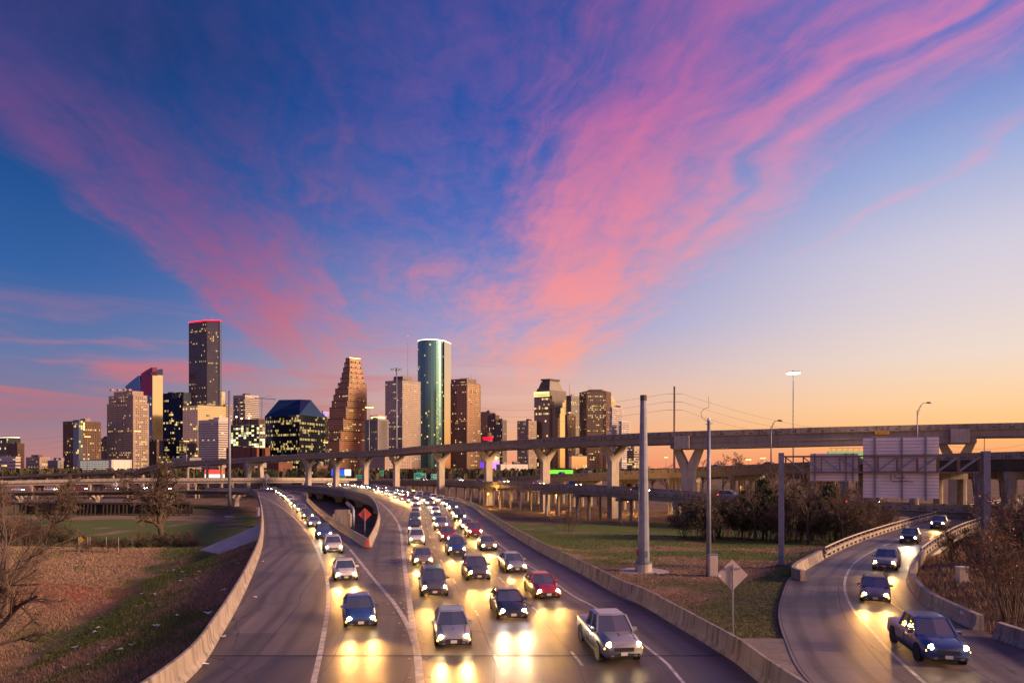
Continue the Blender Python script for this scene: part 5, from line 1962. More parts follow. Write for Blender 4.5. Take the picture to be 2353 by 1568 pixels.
def bare_tree(seed, h, P=None, r=None, lean=0.0, twig_r=None):
    rd = random.Random(seed)
    mbs = [MB(), MB()]
    P = P or [(5, 7, 9, 0.62, 0.75, 0.02, 0.18), (4, 5, 6, 0.55, 0.65, 0.05, 0.3), (3, 4, 6, 0.55, 0.6, 0.02, 0.35), (3, 3, 4, 0.5, 0.6, 0.0, 0.4), (2, 3, 0, 0, 0, 0.0, 0.4)]
    tips = []
    grow(mbs, Vector((0, 0, -0.4)), Vector((lean, 0, 1)).normalized(), h * 0.55, r or h * 0.022, 0, rd, P, tips)
    return mbs, tips


def bush(seed, h, stems=14, spread=0.5, P=None):
    rd = random.Random(seed)
    mbs = [MB(), MB()]
    tips = []
    P = P or [(3, 3, 5, 0.55, 0.5, 0.05, 0.25), (3, 3, 5, 0.55, 0.55, 0.03, 0.35), (2, 3, 4, 0.5, 0.6, 0.0, 0.4), (2, 3, 0, 0, 0, 0, 0.4)]
    for k in range(stems):
        a = rd.uniform(0, 6.283)
        s_ = rd.uniform(0, spread)
        grow(mbs, Vector((math.cos(a) * s_ * h * 0.35, math.sin(a) * s_ * h * 0.35, -0.2)), Vector((math.cos(a) * s_, math.sin(a) * s_, 1)).normalized(), h * rd.uniform(0.5, 0.85), 0.012 * h ** 0.7, 0, rd, P, tips)
    return mbs, tips


def leaves(tips, n, size, rd, drop=0.0, spreadr=0.25):
    mb = MB()
    for k in range(n):
        p = rd.choice(tips) + Vector((rd.gauss(0, spreadr), rd.gauss(0, spreadr), rd.gauss(0, spreadr) - drop))
        a = Vector((rd.uniform(-1, 1), rd.uniform(-1, 1), rd.uniform(-1, 1))).normalized()
        b_ = perp(a, rd)
        s_ = size * rd.uniform(0.6, 1.4)
        mb.face([p - a * s_, p + b_ * s_ * 0.55, p + a * s_, p - b_ * s_ * 0.55])
    return mb


class Kind:
    """meshes of one tree kind, shared by its copies"""
    def __init__(self, mbs, trunk_m, crown_m, leaf=None, leaf_m=None):
        self.trunk = mbs[0].mesh("trunk", True)
        self.trunk.materials.append(trunk_m)
        self.crown = mbs[1].mesh("crown", False)
        self.crown.materials.append(crown_m)
        self.leaf = None
        if leaf is not None:
            self.leaf = leaf.mesh("foliage")
            self.leaf.materials.append(leaf_m)

    def place(self, name, label, cat, loc, scale=1.0, rz=0.0, group=None, sz=None):
        o = thing(name, label, cat, loc, rz, group)
        o.scale = (scale, scale, scale * (sz or 1.0))
        link("trunk", self.trunk, o)
        link("crown", self.crown, o)
        if self.leaf:
            link("foliage", self.leaf, o)
        return o


rdt = random.Random(99)
TW[0] = 0.026
mbs, tips = bare_tree(3, 16, [(6, 7, 16, 0.50, 0.85, 0.02, 0.22), (4, 5, 7, 0.55, 0.7, 0.03, 0.4), (3, 4, 7, 0.55, 0.65, 0.0, 0.45), (3, 3, 5, 0.5, 0.7, -0.04, 0.45), (2, 3, 0, 0, 0, -0.03, 0.5)])
K_old = Kind(mbs, M["bark"], M["twig"], leaves(tips, 900, 0.11, rdt), M["leaf_dull"])
mbs, tips = bare_tree(8, 12)
TW[0] = 0.010
K_near = Kind(bare_tree(41, 12, [(5, 8, 14, 0.75, 0.9, 0.02, 0.2), (5, 5, 7, 0.6, 0.6, 0.0, 0.3), (4, 4, 6, 0.55, 0.55, 0.0, 0.35), (3, 3, 5, 0.5, 0.6, -0.02, 0.4), (3, 3, 0, 0, 0, -0.02, 0.4)])[0], M["bark"], M["twig"])
TW[0] = 0.02
K_bare = Kind(mbs, M["bark"], M["twig"])
mbs, tips = bare_tree(17, 12, [(5, 6, 10, 0.55, 0.6, 0.03, 0.25), (4, 4, 6, 0.55, 0.6, 0.04, 0.35), (3, 3, 6, 0.5, 0.6, 0.0, 0.4), (2, 3, 4, 0.5, 0.6, 0.0, 0.4), (2, 3, 0, 0, 0, 0, 0.4)])
K_bare2 = Kind(mbs, M["bark"], M["twig_brown"])
mbs, tips = bare_tree(21, 10, [(5, 6, 12, 0.5, 0.8, 0.02, 0.2), (3, 4, 6, 0.5, 0.7, 0.03, 0.35), (3, 3, 5, 0.5, 0.7, 0.0, 0.4), (2, 3, 0, 0, 0, 0, 0.4)])
K_ever = Kind(mbs, M["bark"], M["twig"], leaves(tips, 6500, 0.16, rdt, 0, 0.45), M["leaf_green"])
K_gold = Kind(*[bare_tree(22, 10, [(5, 6, 12, 0.5, 0.8, 0.02, 0.2), (3, 4, 6, 0.5, 0.7, 0.03, 0.35), (3, 3, 5, 0.5, 0.7, 0.0, 0.4), (2, 3, 0, 0, 0, 0, 0.4)])[0]], M["bark"], M["twig"],
              leaves(tips, 5200, 0.17, rdt, 0, 0.45), M["leaf_gold"])
TW[0] = 0.02
# narrow young pine
rd = random.Random(5)
mbs = [MB(), MB()]
tips = []
mbs[0].tube([Vector((0, 0, -0.4)), Vector((0.1, 0, 4)), Vector((0, 0.1, 8.4))], [0.13, 0.09, 0.02], 6)
for k in range(70):
    z = rd.uniform(1.0, 8.2)
    a = rd.uniform(0, 6.283)
    L = (8.6 - z) * 0.30 + 0.35
    d = Vector((math.cos(a), math.sin(a), 0.35)).normalized()
    pts = [Vector((0, 0, z)), Vector((0, 0, z)) + d * L * 0.5, Vector((0, 0, z)) + d * L + Vector((0, 0, 0.12))]
    mbs[1].tube(pts, [0.025, 0.018, 0.006], 3, cap=False)
    tips += [pts[1], pts[2], pts[2], (pts[1] + pts[2]) / 2]
K_pine = Kind(mbs, M["bark"], M["twig"], leaves(tips, 4200, 0.15, rdt, 0, 0.20), M["leaf_green"])
mbs, tips = bush(31, 6, 22, 0.55)
K_thick = Kind(mbs, M["twig_brown"], M["twig_brown"])
mbs, tips = bush(32, 7, 18, 0.4)
K_thick2 = Kind(mbs, M["twig"], M["twig_brown"], leaves(tips, 900, 0.10, rdt, 0, 0.2), M["leaf_dull"])
mbs, tips = bush(33, 5, 20, 0.7)
K_dark = Kind(mbs, M["twig"], M["twig"], leaves(tips, 3600, 0.12, rdt, 0, 0.25), M["leaf_dull"])
TW[0] = 0.009
mbs, tips = bush(34, 5.5, 26, 0.5)
K_rust = Kind(mbs, M["twig"], M["twig"], leaves(tips, 520, 0.08, rdt, 0.05, 0.12), M["leaf_orange"])
mbs, tips = bush(35, 4.5, 16, 0.8)
K_low = Kind(mbs, M["twig"], M["twig_brown"])


def ground_at(u, Z):
    x = (u - 1176) / F * Z
    return Vector((x, Z, hz(x, Z)))


# -- left side
K_old.place("old_tree", "big gnarled bare tree by the bayou, left of the arched bridge", "tree", ground_at(378, 139), 1.85, 0.6)
K_old.place("old_tree", "vine hung tree leaning over the brush near the left edge", "tree", ground_at(112, 165), 1.6, 2.4)
K_bare2.place("bare_tree", "bare tree rising past the pale overpass at the left edge", "tree", ground_at(8, 122), 1.6, 1.0)
K_near.place("bare_tree", "bare tree whose long branches reach in from the left edge over the field", "tree", (-27.8, 37, hz(-27.8, 37)), 1.3, 0.35)
K_near.place("bare_tree", "second bare tree at the left edge, its twigs over the near field", "tree", (-36.5, 46, hz(-36.5, 46)), 1.15, 3.0)
for k, (u, Z, s_, kd) in enumerate(((40, 128, 1.2, K_thick), (78, 136, 1.15, K_thick2), (10, 138, 1.35, K_thick2), (118, 132, 1.0, K_thick), (150, 128, 0.85, K_dark), (60, 150, 1.3, K_thick))):
    nm = ["tall grey thicket second from the left edge", "thicket under the vine hung tree's left side", "widest thicket at the very left edge of the field", "twiggy thicket at the foot of the vine hung tree",
          "leafy dark bush at the right end of the left thickets", "thicket farther back by the trestle's left end"][k]
    kd.place("thicket", nm, "bush", ground_at(u, Z), s_, k * 1.3, "thickets at the edge of the left field")
for k, (u, Z, s_) in enumerate(((215, 134, 0.62), (245, 136, 0.7), (275, 136, 0.66), (318, 136, 0.85), (352, 134, 0.9), (408, 134, 0.95), (440, 132, 0.7))):
    nm = ["dark bush at the left end of the bayou bank", "dark bush behind the planted saplings", "dark bush beside the lone white sapling", "dense brush left of the gnarled tree's trunk",
          "dense brush at the foot of the gnarled tree", "dense brush just right of the gnarled tree's trunk", "low green brush between gnarled tree and slope paving"][k]
    (K_dark if k % 3 else K_thick).place("bank_bush", nm, "bush", ground_at(u, Z), s_, k * 0.9, "bushes along the bayou bank")
for k, (u, v) in enumerate(((176, 1245), (196, 1247), (206, 1249), (249, 1252), (278, 1252))):
    Z = 112
    p = ground_at(u, Z)
    o = K_low.place("sapling", ["planted sapling beside the yellow sign", "leafy planted sapling right of the yellow sign", "planted sapling with two stakes near the yellow sign",
                                "young sapling near the crest, left of the pale one", "pale bare sapling standing alone on the crest"][k], "tree", p, 0.42, k, "planted saplings on the crest", 1.0)
    mb = MB()
    mb.tube([Vector((0.9, 0, 0)), Vector((0.9, 0, 6.0))], 0.08, 5)
    mb.build("stake", M["cabinet"], o)
# -- right thicket
spec = [(1572, 113, 0.9, 0), (1600, 108, 1.05, 2), (1622, 116, 1.2, 1), (1650, 110, 1.1, 0), (1672, 118, 1.35, 1), (1700, 108, 1.1, 2), (1722, 114, 1.3, 0), (1760, 110, 1.25, 1), (1785, 104, 1.1, 0),
        (1812, 110, 1.3, 1), (1840, 104, 1.15, 0), (1866, 108, 1.3, 1), (1892, 102, 1.1, 2), (1920, 106, 1.2, 0), (1948, 100, 1.1, 1), (1975, 104, 1.15, 0), (2000, 98, 1.0, 1), (2030, 104, 1.0, 0)]
for k, (u, Z, s_, kd) in enumerate(spec):
    side = ["leftmost dark shrub of the thicket beside the low overpass", "dark leafy shrub, second in the thicket", "shrub of the thicket just left of the thin camera pole", "shrub of the thicket behind the thin camera pole",
            "tall twiggy shrub right of the thin camera pole", "leafy shrub below the young pine", "twiggy shrub at the foot of the taller pine", "tall shrub left of the gantry's left post", "shrub close behind the gantry's left post",
            "tall shrub just right of the gantry's left post", "shrub under the left end of the gantry truss", "tall shrub under the small sign panel's left half", "leafy shrub under the small sign panel", "shrub under the small panel's right end",
            "shrub between the two sign panels", "shrub under the left edge of the big sign panel", "shrub under the middle of the big sign panel", "last shrub of the thicket under the big panel"][k]
    (K_thick, K_thick2, K_dark)[kd].place("shrub", side, "bush", ground_at(u, Z), s_ * (0.78, 1.2, 0.95, 1.28, 0.7, 1.1)[k % 6], k * 2.1, "shrubs of the thicket behind the gantry")
for k, (u, Z, s_) in enumerate(((1640, 104, 0.78), (1735, 106, 0.9), (1800, 102, 0.85), (1858, 101, 0.95), (1935, 99, 0.85))):
    K_bare.place("bare_tree", ["slender bare tree rising behind the camera pole", "slender bare tree beside the taller pine", "slender bare tree at the gantry's left post", "slender bare tree under the small sign panel", "slender bare tree between the two panels"][k], "tree", ground_at(u, Z), s_, k * 2.0, "bare trees in the thicket")
K_pine.place("pine_tree", "tall young pine behind the gantry's left post", "tree", ground_at(1752, 108), 1.12, 0.2)
K_pine.place("pine_tree", "smaller young pine right of the thin camera pole", "tree", ground_at(1705, 112), 0.9, 1.7)
K_pine.place("pine_tree", "young pine half hidden behind the small sign panel", "tree", ground_at(1906, 104), 1.0, 3.0)
K_low.place("bare_bush", "lone bare bush on the green grass before the column bents", "bush", ground_at(1303, 131), 1.15, 0.5)
# -- bushes at the right edge
for k, (u, Z, s_, kd) in enumerate(((2330, 40, 1.0, K_rust), (2300, 46, 0.9, K_thick), (2348, 50, 1.15, K_rust), (2268, 56, 0.72, K_rust), (2185, 66, 0.6, K_rust), (2360, 60, 1.1, K_thick), (2310, 62, 0.95, K_rust), (2225, 62, 0.6, K_thick), (2390, 44, 1.2, K_thick))):
    nm = ["nearest rust leaved shrub at the right edge", "bare grey shrub beside the gantry's right post", "tall rust leaved shrub at the right edge below the overpass", "rust leaved shrub round the gantry post's foot",
          "thin rust leaved sapling by the ramp's inner railing", "bare shrub farther back at the right edge", "rust leaved shrub between railing and right edge", "bare shrub left of the gantry's right post", "bare twigs entering at the right edge"][k]
    p = ground_at(u, Z)
    kd.place("roadside_shrub", nm, "bush", p, s_, k * 1.7, "shrubs on the right hand bank")
# -- trees behind the overpasses
far = [(1420, 330, 0.7, K_bare), (1455, 300, 1.1, K_ever), (1500, 340, 1.1, K_bare2), (1530, 320, 1.2, K_bare), (1612, 330, 1.45, K_bare2), (1662, 300, 1.5, K_bare), (1700, 310, 1.7, K_bare2), (1765, 320, 1.3, K_bare),
       (1800, 330, 1.25, K_bare2), (1868, 300, 1.5, K_gold), (1905, 320, 1.3, K_gold), (1400, 420, 1.1, K_ever), (2240, 330, 1.5, K_bare), (2300, 320, 1.6, K_bare2), (1480, 420, 1.3, K_bare2), (1580, 400, 1.3, K_bare), (1735, 390, 1.3, K_ever), (1345, 420, 1.0, K_bare)]
fl = ["small bare tree right of the faceted tower's foot", "round evergreen tree left of the big grey pole", "bare tree just right of the big grey pole", "bare tree left of the wooden power pole", "bare tree right of the forked pier near the power pole",
      "wide bare tree under the flyover's box girder, left half", "wide bare tree under the flyover's box girder, right half", "bare tree left of the bright high mast", "bare tree at the bright high mast's foot", "golden leaved tree beyond the small sign panel",
      "golden leaved tree nearest the green billboard", "far evergreen behind the pale grid tower's foot", "bare tree right of the big sign panel", "bare tree at the far right below the flyover", "far bare tree behind the grey pole",
      "far bare tree behind the forked pier", "far evergreen under the box girder", "far bare tree by the pink glass block"]
for k, (u, Z, s_, kd) in enumerate(far):
    kd.place("background_tree", fl[k], "tree", ground_at(u, Z), s_ * 1.5, k * 1.1, "trees beyond the overpasses")
rd = random.Random(77)
slots = list(range(590, 1300, 22)) + list(range(60, 560, 36))
for k, u in enumerate(slots):
    Z = rd.uniform(520, 690)
    kd = rd.choice((K_ever, K_bare2, K_dark, K_bare, K_ever))
    s_ = rd.uniform(0.9, 1.5) * (1.6 if kd is K_dark else 1.0)
    kd.place("distant_tree", "dark tree of the distant belt between the overpasses and downtown", "tree", ground_at(u + rd.uniform(-9, 9), Z), s_, rd.uniform(0, 6), "distant tree belt below the skyline")
# far woods to the horizon, one mass
mb = MB()
for k in range(9000):
    y = 700 + 2300 * rd.random() ** 1.5
    x = rd.uniform(-0.85, 0.9) * y
    z0 = -2
    hgt = rd.uniform(5, 12)
    r_ = rd.uniform(3, 7)
    for j in range(3):
        a = rd.uniform(0, 3.14)
        dxx, dyy = math.cos(a) * r_, math.sin(a) * r_ * 0.4
        mb.face([(x - dxx, y - dyy, z0), (x + dxx, y + dyy, z0), (x + dxx * 0.7 + rd.uniform(-1, 1), y + dyy, z0 + hgt * rd.uniform(0.6, 1)), (x + rd.uniform(-1, 1), y, z0 + hgt), (x - dxx * 0.8, y - dyy, z0 + hgt * rd.uniform(0.5, 0.9))])
o = mb.build("far_woods", M["leaf_dull"], None, kind="stuff")
tag(o, "hazy mass of far treetops along the horizon", "woods")

# -- grass tufts and weeds
def tufts(name, label, sampler, n, hmin, hmax, mcol, seed):
    r = np.random.default_rng(seed)
    x, y = sampler(r, n)
    z = H(x, y)
    keep = np.ones(len(x), bool)
    xl, xr = np.interp(y, YL, XL), np.interp(y, YR, XR)
    xrl, xrr = np.interp(y, YRL, XRL), np.interp(y, YRR, XRR)
    keep &= ~((x > xl - 0.6) & (x < xr + 0.6))
    keep &= ~((x > xrl - 0.6) & (x < xrr + 0.8))
    keep &= ~((x > xr - 1) & (x < xrl) & (y < 37.5))
    x, y, z = x[keep], y[keep], z[keep]
    g, rd_, b_ = cover(x, y)
    k2 = r.random(len(x)) > np.clip(rd_ * 0.7 + b_ * 0.75, 0, 0.9)
    x, y, z, g = x[k2], y[k2], z[k2], g[k2]
    nb = 5
    X_, Y2, Z2, G2 = [np.repeat(a, nb) for a in (x, y, z, g)]
    m_ = len(X_)
    hh = r.uniform(hmin, hmax, m_) * np.where(G2 > 0.5, 0.8, 1.0)
    a = r.uniform(0, 6.283, m_)
    ln = r.uniform(0.1, 0.9, m_) * hh
    bx, by = X_ + r.normal(0, 0.07, m_), Y2 + r.normal(0, 0.07, m_)
    wv = 0.012 + 0.0004 * Y2
    a2 = r.uniform(0, 6.283, m_)
    v0 = np.stack([bx - np.cos(a2) * wv, by - np.sin(a2) * wv, Z2 - 0.03], 1)
    v1 = np.stack([bx + np.cos(a2) * wv, by + np.sin(a2) * wv, Z2 - 0.03], 1)
    v2 = np.stack([bx + np.cos(a) * ln, by + np.sin(a) * ln, Z2 + hh], 1)
    V = np.stack([v0, v1, v2], 1).reshape(-1, 3)
    me = np_mesh(name, V, np.arange(m_ * 3).reshape(-1, 3))
    isg = (G2 + r.normal(0, 0.18, m_)) > 0.52
    t1 = r.random(m_)[:, None]
    cg = np.array([0.07, 0.10, 0.03]) * (1 - t1) + np.array([0.16, 0.21, 0.06]) * t1
    cd = np.array([0.17, 0.115, 0.08]) * (1 - t1) + np.array([0.43, 0.305, 0.215]) * t1
    c = np.where(isg[:, None], cg, cd)
    C4 = np.concatenate([c, np.ones((m_, 1))], 1)
    ca_ = me.color_attributes.new("blade", "FLOAT_COLOR", "POINT")
    ca_.data.foreach_set("color", np.repeat(C4, 3, 0).astype(np.float32).ravel())
    me.materials.append(mcol)
    o = link(name, me, None, "stuff")
    tag(o, label, "grass")
    return o


bm_ = bpy.data.materials.new("grass_blades")
bm_.use_nodes = True
t = NT(bm_.node_tree)
vc = t.new("ShaderNodeVertexColor", layer_name="blade")
t.link(vc.outputs[0], bm_.node_tree.nodes["Principled BSDF"].inputs["Base Color"])
bm_.node_tree.nodes["Principled BSDF"].inputs["Roughness"].default_value = 0.8
bm_.node_tree.nodes["Principled BSDF"].inputs["Specular IOR Level"].default_value = 0.2


def s_left(r, n):
    y = 24 + 98 * r.random(n) ** 1.25
    x = np.interp(y, YL, XL) - 0.7 - (0.83 * y * 1.02 - np.abs(np.interp(y, YL, XL))) * r.random(n)
    return x, y


def s_right(r, n):
    y = 32 + 90 * r.random(n) ** 1.2
    xr = np.interp(y, YR, XR)
    x = xr + (np.interp(y, YRL, XRL) - xr) * r.random(n)
    return x, y


def s_bank(r, n):
    y = 36 + 50 * r.random(n) ** 1.2
    x = np.interp(y, YRR, XRR) + 0.8 + 18 * r.random(n)
    return x, y


tufts("field_grass", "dry and green grass covering the left bank and field", s_left, 62000, 0.08, 0.30, bm_, 1)
tufts("verge_grass", "short worn grass between the wide road and the ramp", s_right, 30000, 0.04, 0.14, bm_, 2)
tufts("bank_grass", "long dry grass on the bank right of the ramp", s_bank, 16000, 0.12, 0.5, bm_, 3)

# ================================================================== poles, masts, signs
def pole(root, base, top, r0, r1, m, name="pole", n=10):
    mb = MB()
    mb.tube([base, (Vector(base) + Vector(top)) / 2, top], [r0, (r0 + r1) / 2, r1], n)
    return mb.build(name, m, root, smooth=True)


V0 = Vector((0, 0, 0))
# big bare pole on a round slab
b0 = ground_at(1478, 65.5)
t_ = thing("steel_pole", "thick grey tapered steel pole on a concrete pedestal in the grass", "pole", b0)
hgt = zat(908, 65.5) - b0.z
mb = MB()
mb.tube([Vector((0, 0, 0.95)), Vector((0, 0, hgt * 0.55)), Vector((0, 0, hgt))], [0.60, 0.44, 0.30], 12)
mb.build("shaft", M["galv"], t_)
mb = MB()
mb.tube([Vector((0, 0, hgt - 0.5)), Vector((0, 0, hgt + 0.03))], 0.325, 12)
mb.build("top_cap", M["steel_dark"], t_)
mb = MB()
mb.tube([Vector((0, 0, -0.3)), Vector((0, 0, 0.82))], 0.82, 16)
mb.build("pedestal", M["concrete_pale"], t_)
mb = MB()
mb.tube([Vector((0, 0, 0.88)), Vector((0, 0, 0.96))], 0.8, 16)
for k in range(12):
    a = k * math.pi / 6
    mb.tube([Vector((0.71 * math.cos(a), 0.71 * math.sin(a), 0.8)), Vector((0.71 * math.cos(a), 0.71 * math.sin(a), 1.06))], 0.04, 5)
mb.build("base_flange", M["galv"], t_, kind="stuff")
mb = MB()
mb.tube([Vector((0, 0, -0.4)), Vector((0, 0, 0.06))], 2.4, 24)
mb.build("round_slab", M["concrete_pale"], t_)
mb = MB()
mb.box((0.12, -0.585, 1.75), (0.34, 0.05, 0.6))
mb.build("access_door", M["galv"], t_)
mb = MB()
mb.box((-0.68, -0.1, 1.85), (0.16, 0.2, 0.55))
mb.build("meter_box", M["sign_red"], t_)
# thin camera pole with cabinet
b0 = ground_at(1628, 62.5)
t_ = thing("camera_pole", "thin grey camera pole with a looped aerial at its top", "pole", b0)
hgt = zat(966, 62.5) - b0.z
pole(t_, V0, (0, 0, hgt), 0.24, 0.145, M["galv"], "shaft")
mb = MB()
mb.tube([Vector((0, 0, hgt)), Vector((0, 0, hgt + 0.14)), Vector((0.05, 0, hgt + 0.28))], [0.16, 0.17, 0.05], 10)
mb.build("camera_dome", M["litter"], t_)
mb = MB()
mb.tube([Vector((-0.1, 0, hgt - 0.1)), Vector((-0.62, 0, hgt + 0.28)), Vector((-0.72, 0, hgt + 0.75)), Vector((-0.42, 0, hgt + 1.1)), Vector((0.02, 0, hgt + 1.22))], 0.02, 5)
mb.tube([Vector((0.02, 0, hgt + 1.22)), Vector((-0.03, 0, hgt + 2.2))], 0.015, 4)
mb.build("aerial", M["cable"], t_, smooth=True)
mb = MB()
mb.bar((0, 0, hgt - 0.35), (0.35, 0, hgt - 0.2), 0.06, 0.06)
mb.bar((0, 0, hgt - 0.35), (-0.3, 0, hgt - 0.3), 0.06, 0.06)
mb.build("bracket", M["galv"], t_)
b0 = ground_at(1637, 61.8)
t_ = thing("control_cabinet", "tall pale control cabinet at the foot of the camera pole", "cabinet", b0)
mb = MB()
mb.box((0, 0, 1.0), (0.76, 0.6, 1.9))
mb.build("body", M["cabinet"], t_)
mb = MB()
mb.box((0.0, -0.31, 1.0), (0.66, 0.03, 1.7))
mb.build("door", M["cabinet"], t_)
mb = MB()
mb.box((0, 0, 1.99), (0.84, 0.68, 0.08))
mb.build("lid", M["galv"], t_)
# tall thin mast behind the left branch
b0 = ground_at(527, 240)
t_ = thing("steel_mast", "tall slim grey steel mast behind the left branch bridge", "pole", b0)
hgt = zat(897, 240) - b0.z
pole(t_, V0, (0, 0, hgt), 0.62, 0.36, M["galv"], "shaft")
mb = MB()
mb.box((0, 0, 0.25), (2.4, 2.4, 0.7))
mb.build("footing", M["concrete_pale"], t_)


def high_mast(label, u, vlamp, Z, lit, n=10, ring=1.6, r=0.32):
    b0 = ground_at(u, Z)
    o = thing("high_mast_light", label, "light mast", b0, 0, "high mast lights")
    h_ = zat(vlamp, Z) - b0.z
    pole(o, V0, (0, 0, h_ + 1.2), r, r * 0.5, M["galv"], "shaft", 8)
    mb = MB()
    mb.tube([Vector((ring * 0.72 * math.cos(k * math.pi / 8), ring * 0.72 * math.sin(k * math.pi / 8), h_ + 0.55)) for k in range(17)], 0.09, 4)
    for k in range(4):
        a = k * math.pi / 2
        mb.bar((0, 0, h_ + 0.8), (ring * 0.72 * math.cos(a), ring * 0.72 * math.sin(a), h_ + 0.55), 0.09, 0.09)
    mb.build("lowering_ring", M["galv"], o, kind="stuff")
    for k in range(n):
        a = 2 * math.pi * k / n
        c = Vector((ring * math.cos(a), ring * math.sin(a), h_ + 0.3))
        mb = MB()
        mb.tube([c + Vector((0, 0, 0.5)), c, ], [0.14, 0.42], 8)
        lm = mb.build("lamp_head", M["galv"], o)
        mb = MB()
        mb.tube([c + Vector((0, 0, -0.03)), c + Vector((0, 0, -0.28)), c + Vector((0, 0, -0.4))], [0.40, 0.36, 0.12], 8)
        mb.build("lamp_glass", lit or M["alu"], lm)
    return o


high_mast("brightly lit high mast light rising behind the flyover on the right", 1822, 858, 250, M["lamp_white"], 12, 2.0)
high_mast("unlit high mast light standing in front of the banded tower", 911, 850, 335, None, 10, 2.6, 0.55)
high_mast("lit orange high mast light at the right foot of the stepped tower", 848, 936, 405, M["sodium"], 10, 2.0)
high_mast("lit orange high mast in front of the brown apartment tower", 201, 1003, 720, M["sodium"], 10, 2.3)
high_mast("lit orange high mast in front of the beige residential tower", 316, 990, 640, M["sodium"], 10, 2.3)
high_mast("lit orange high mast left of the light grey striped block", 428, 1013, 800, M["sodium"], 10, 2.3)
high_mast("lit orange high mast between the sloped glass building and the stepped tower", 748, 1016, 850, M["sodium"], 10, 2.3)
high_mast("small lit orange mast under the flyover beside the faceted tower's foot", 1530, 1050, 600, M["sodium"], 6, 1.2)
high_mast("small lit orange mast among the bare trees under the box girder", 1719, 1056, 420, M["sodium"], 6, 1.2)
high_mast("second small lit orange mast among the bare trees, lower one", 1752, 1052, 420, M["sodium"], 6, 1.2)


def street_lamp(label, u, v_elbow, v_head, u_head, Z, vb):
    b0 = dp(u, vb, Z)
    o = thing("street_lamp", label, "street lamp", b0, 0, "unlit street lamps by the flyover")
    h_ = zat(v_elbow, Z) - b0.z
    pole(o, V0, (0, 0, h_), 0.13, 0.09, M["galv"], "post", 8)
    e_ = dp(u_head, v_head, Z) - b0
    mb = MB()
    mb.tube([Vector((0, 0, h_ - 0.3)), Vector((e_.x * 0.35, 0, h_ + (e_.z - h_) * 0.62)), Vector((e_.x * 0.65, 0, e_.z - 0.03)), Vector((e_.x, 0, e_.z))], 0.06, 6)
    mb.tube([Vector((0, 0, h_ - 1.1)), Vector((e_.x * 0.45, 0, h_ + (e_.z - h_) * 0.7))], 0.04, 5)
    mb.build("arm", M["galv"], o, smooth=True)
    mb = MB()
    mb.tube([e_ + Vector((-0.15, 0, 0.02)), e_ + Vector((0.2, 0, 0.06)), e_ + Vector((0.6, 0, 0.04)), e_ + Vector((0.95, 0, -0.02))], [0.06, 0.16, 0.2, 0.08], 8)
    mb.build("lamp_head", M["steel_brown"], o, smooth=True)
    return o


street_lamp("unlit curved arm street lamp in front of the flyover, above the big sign", 2107, 942, 925, 2128, 132, 1055)
street_lamp("unlit curved arm street lamp in front of the flyover's box girder", 1771, 980, 966, 1786, 128, 1062)

# wooden power pole and its wires
b0 = ground_at(1549, 225)
t_ = thing("power_pole", "tall single power pole behind the flyover with three pairs of wires", "power pole", b0)
hgt = zat(887, 225) - b0.z
pole(t_, V0, (0, 0, hgt), 0.42, 0.30, M["steel_brown"], "shaft", 8)
lv = [zat(v, 225) - b0.z for v in (904, 922.5, 941)]
for z in lv:
    for sgn in (-1, 1):
        mb = MB()
        mb.tube([Vector((0, 0, z)), Vector((sgn * 1.0, 0, z))], 0.05, 5)
        for k in range(5):
            mb.tube([Vector((sgn * (1.0 + k * 0.34), 0, z)), Vector((sgn * (1.14 + k * 0.34), 0, z))], 0.12, 6)
        mb.build("insulator", M["steel_dark"], t_, kind="stuff")


def wire(label, a, b_, sag, r=0.035, name="power_wire"):
    pts = []
    for k in range(25):
        f_ = k / 24
        p = a + (b_ - a) * f_
        p.z -= sag * 4 * f_ * (1 - f_)
        pts.append(p)
    mb = MB()
    mb.tube(pts, r, 4)
    return tag(mb.build(name, M["cable"], None), label, "wire", "power wires")


for k, z in enumerate(lv):
    a = b0 + Vector((2.6, 0, z))
    wire(["topmost", "middle", "lowest"][k] + " wire running from the power pole down to the right", a, dp((1990, 1930, 1850)[k], 992, 330), 3.0)
    a = b0 + Vector((-2.6, 0, z))
    wire(["topmost", "middle", "lowest"][k] + " wire running from the power pole away to the left", a, dp(1050, (928, 942, 952)[k], 520), 5.0)
for k, (u0_, v0_, u1_, v1_, Zw) in enumerate(((560, 921, 850, 926, 700), (560, 928, 850, 931, 700), (40, 1010, 250, 978, 900), (40, 1025, 250, 985, 900), (60, 1034, 250, 1000, 900), (2150, 1015, 2400, 1005, 300), (2150, 1026, 2400, 1018, 300), (2150, 1034, 2400, 1028, 300))):
    wire(["upper faint wire across the dusk sky beside the slim mast", "lower faint wire across the dusk sky beside the slim mast", "topmost wire sloping towards the brown apartments", "middle wire sloping towards the brown apartments", "lowest wire sloping towards the brown apartments",
          "upper wire below the flyover at the right edge", "middle wire below the flyover at the right edge", "lower wire below the flyover at the right edge"][k], dp(u0_, v0_, Zw), dp(u1_, v1_, Zw), 4.0, 0.06 if Zw > 500 else 0.035)
b0 = ground_at(2261, 300)
t_ = thing("power_pole", "thin dark power pole just above the gantry's right post", "power pole", b0)
pole(t_, V0, (0, 0, zat(1006, 300) - b0.z), 0.22, 0.16, M["steel_brown"], "shaft", 6)

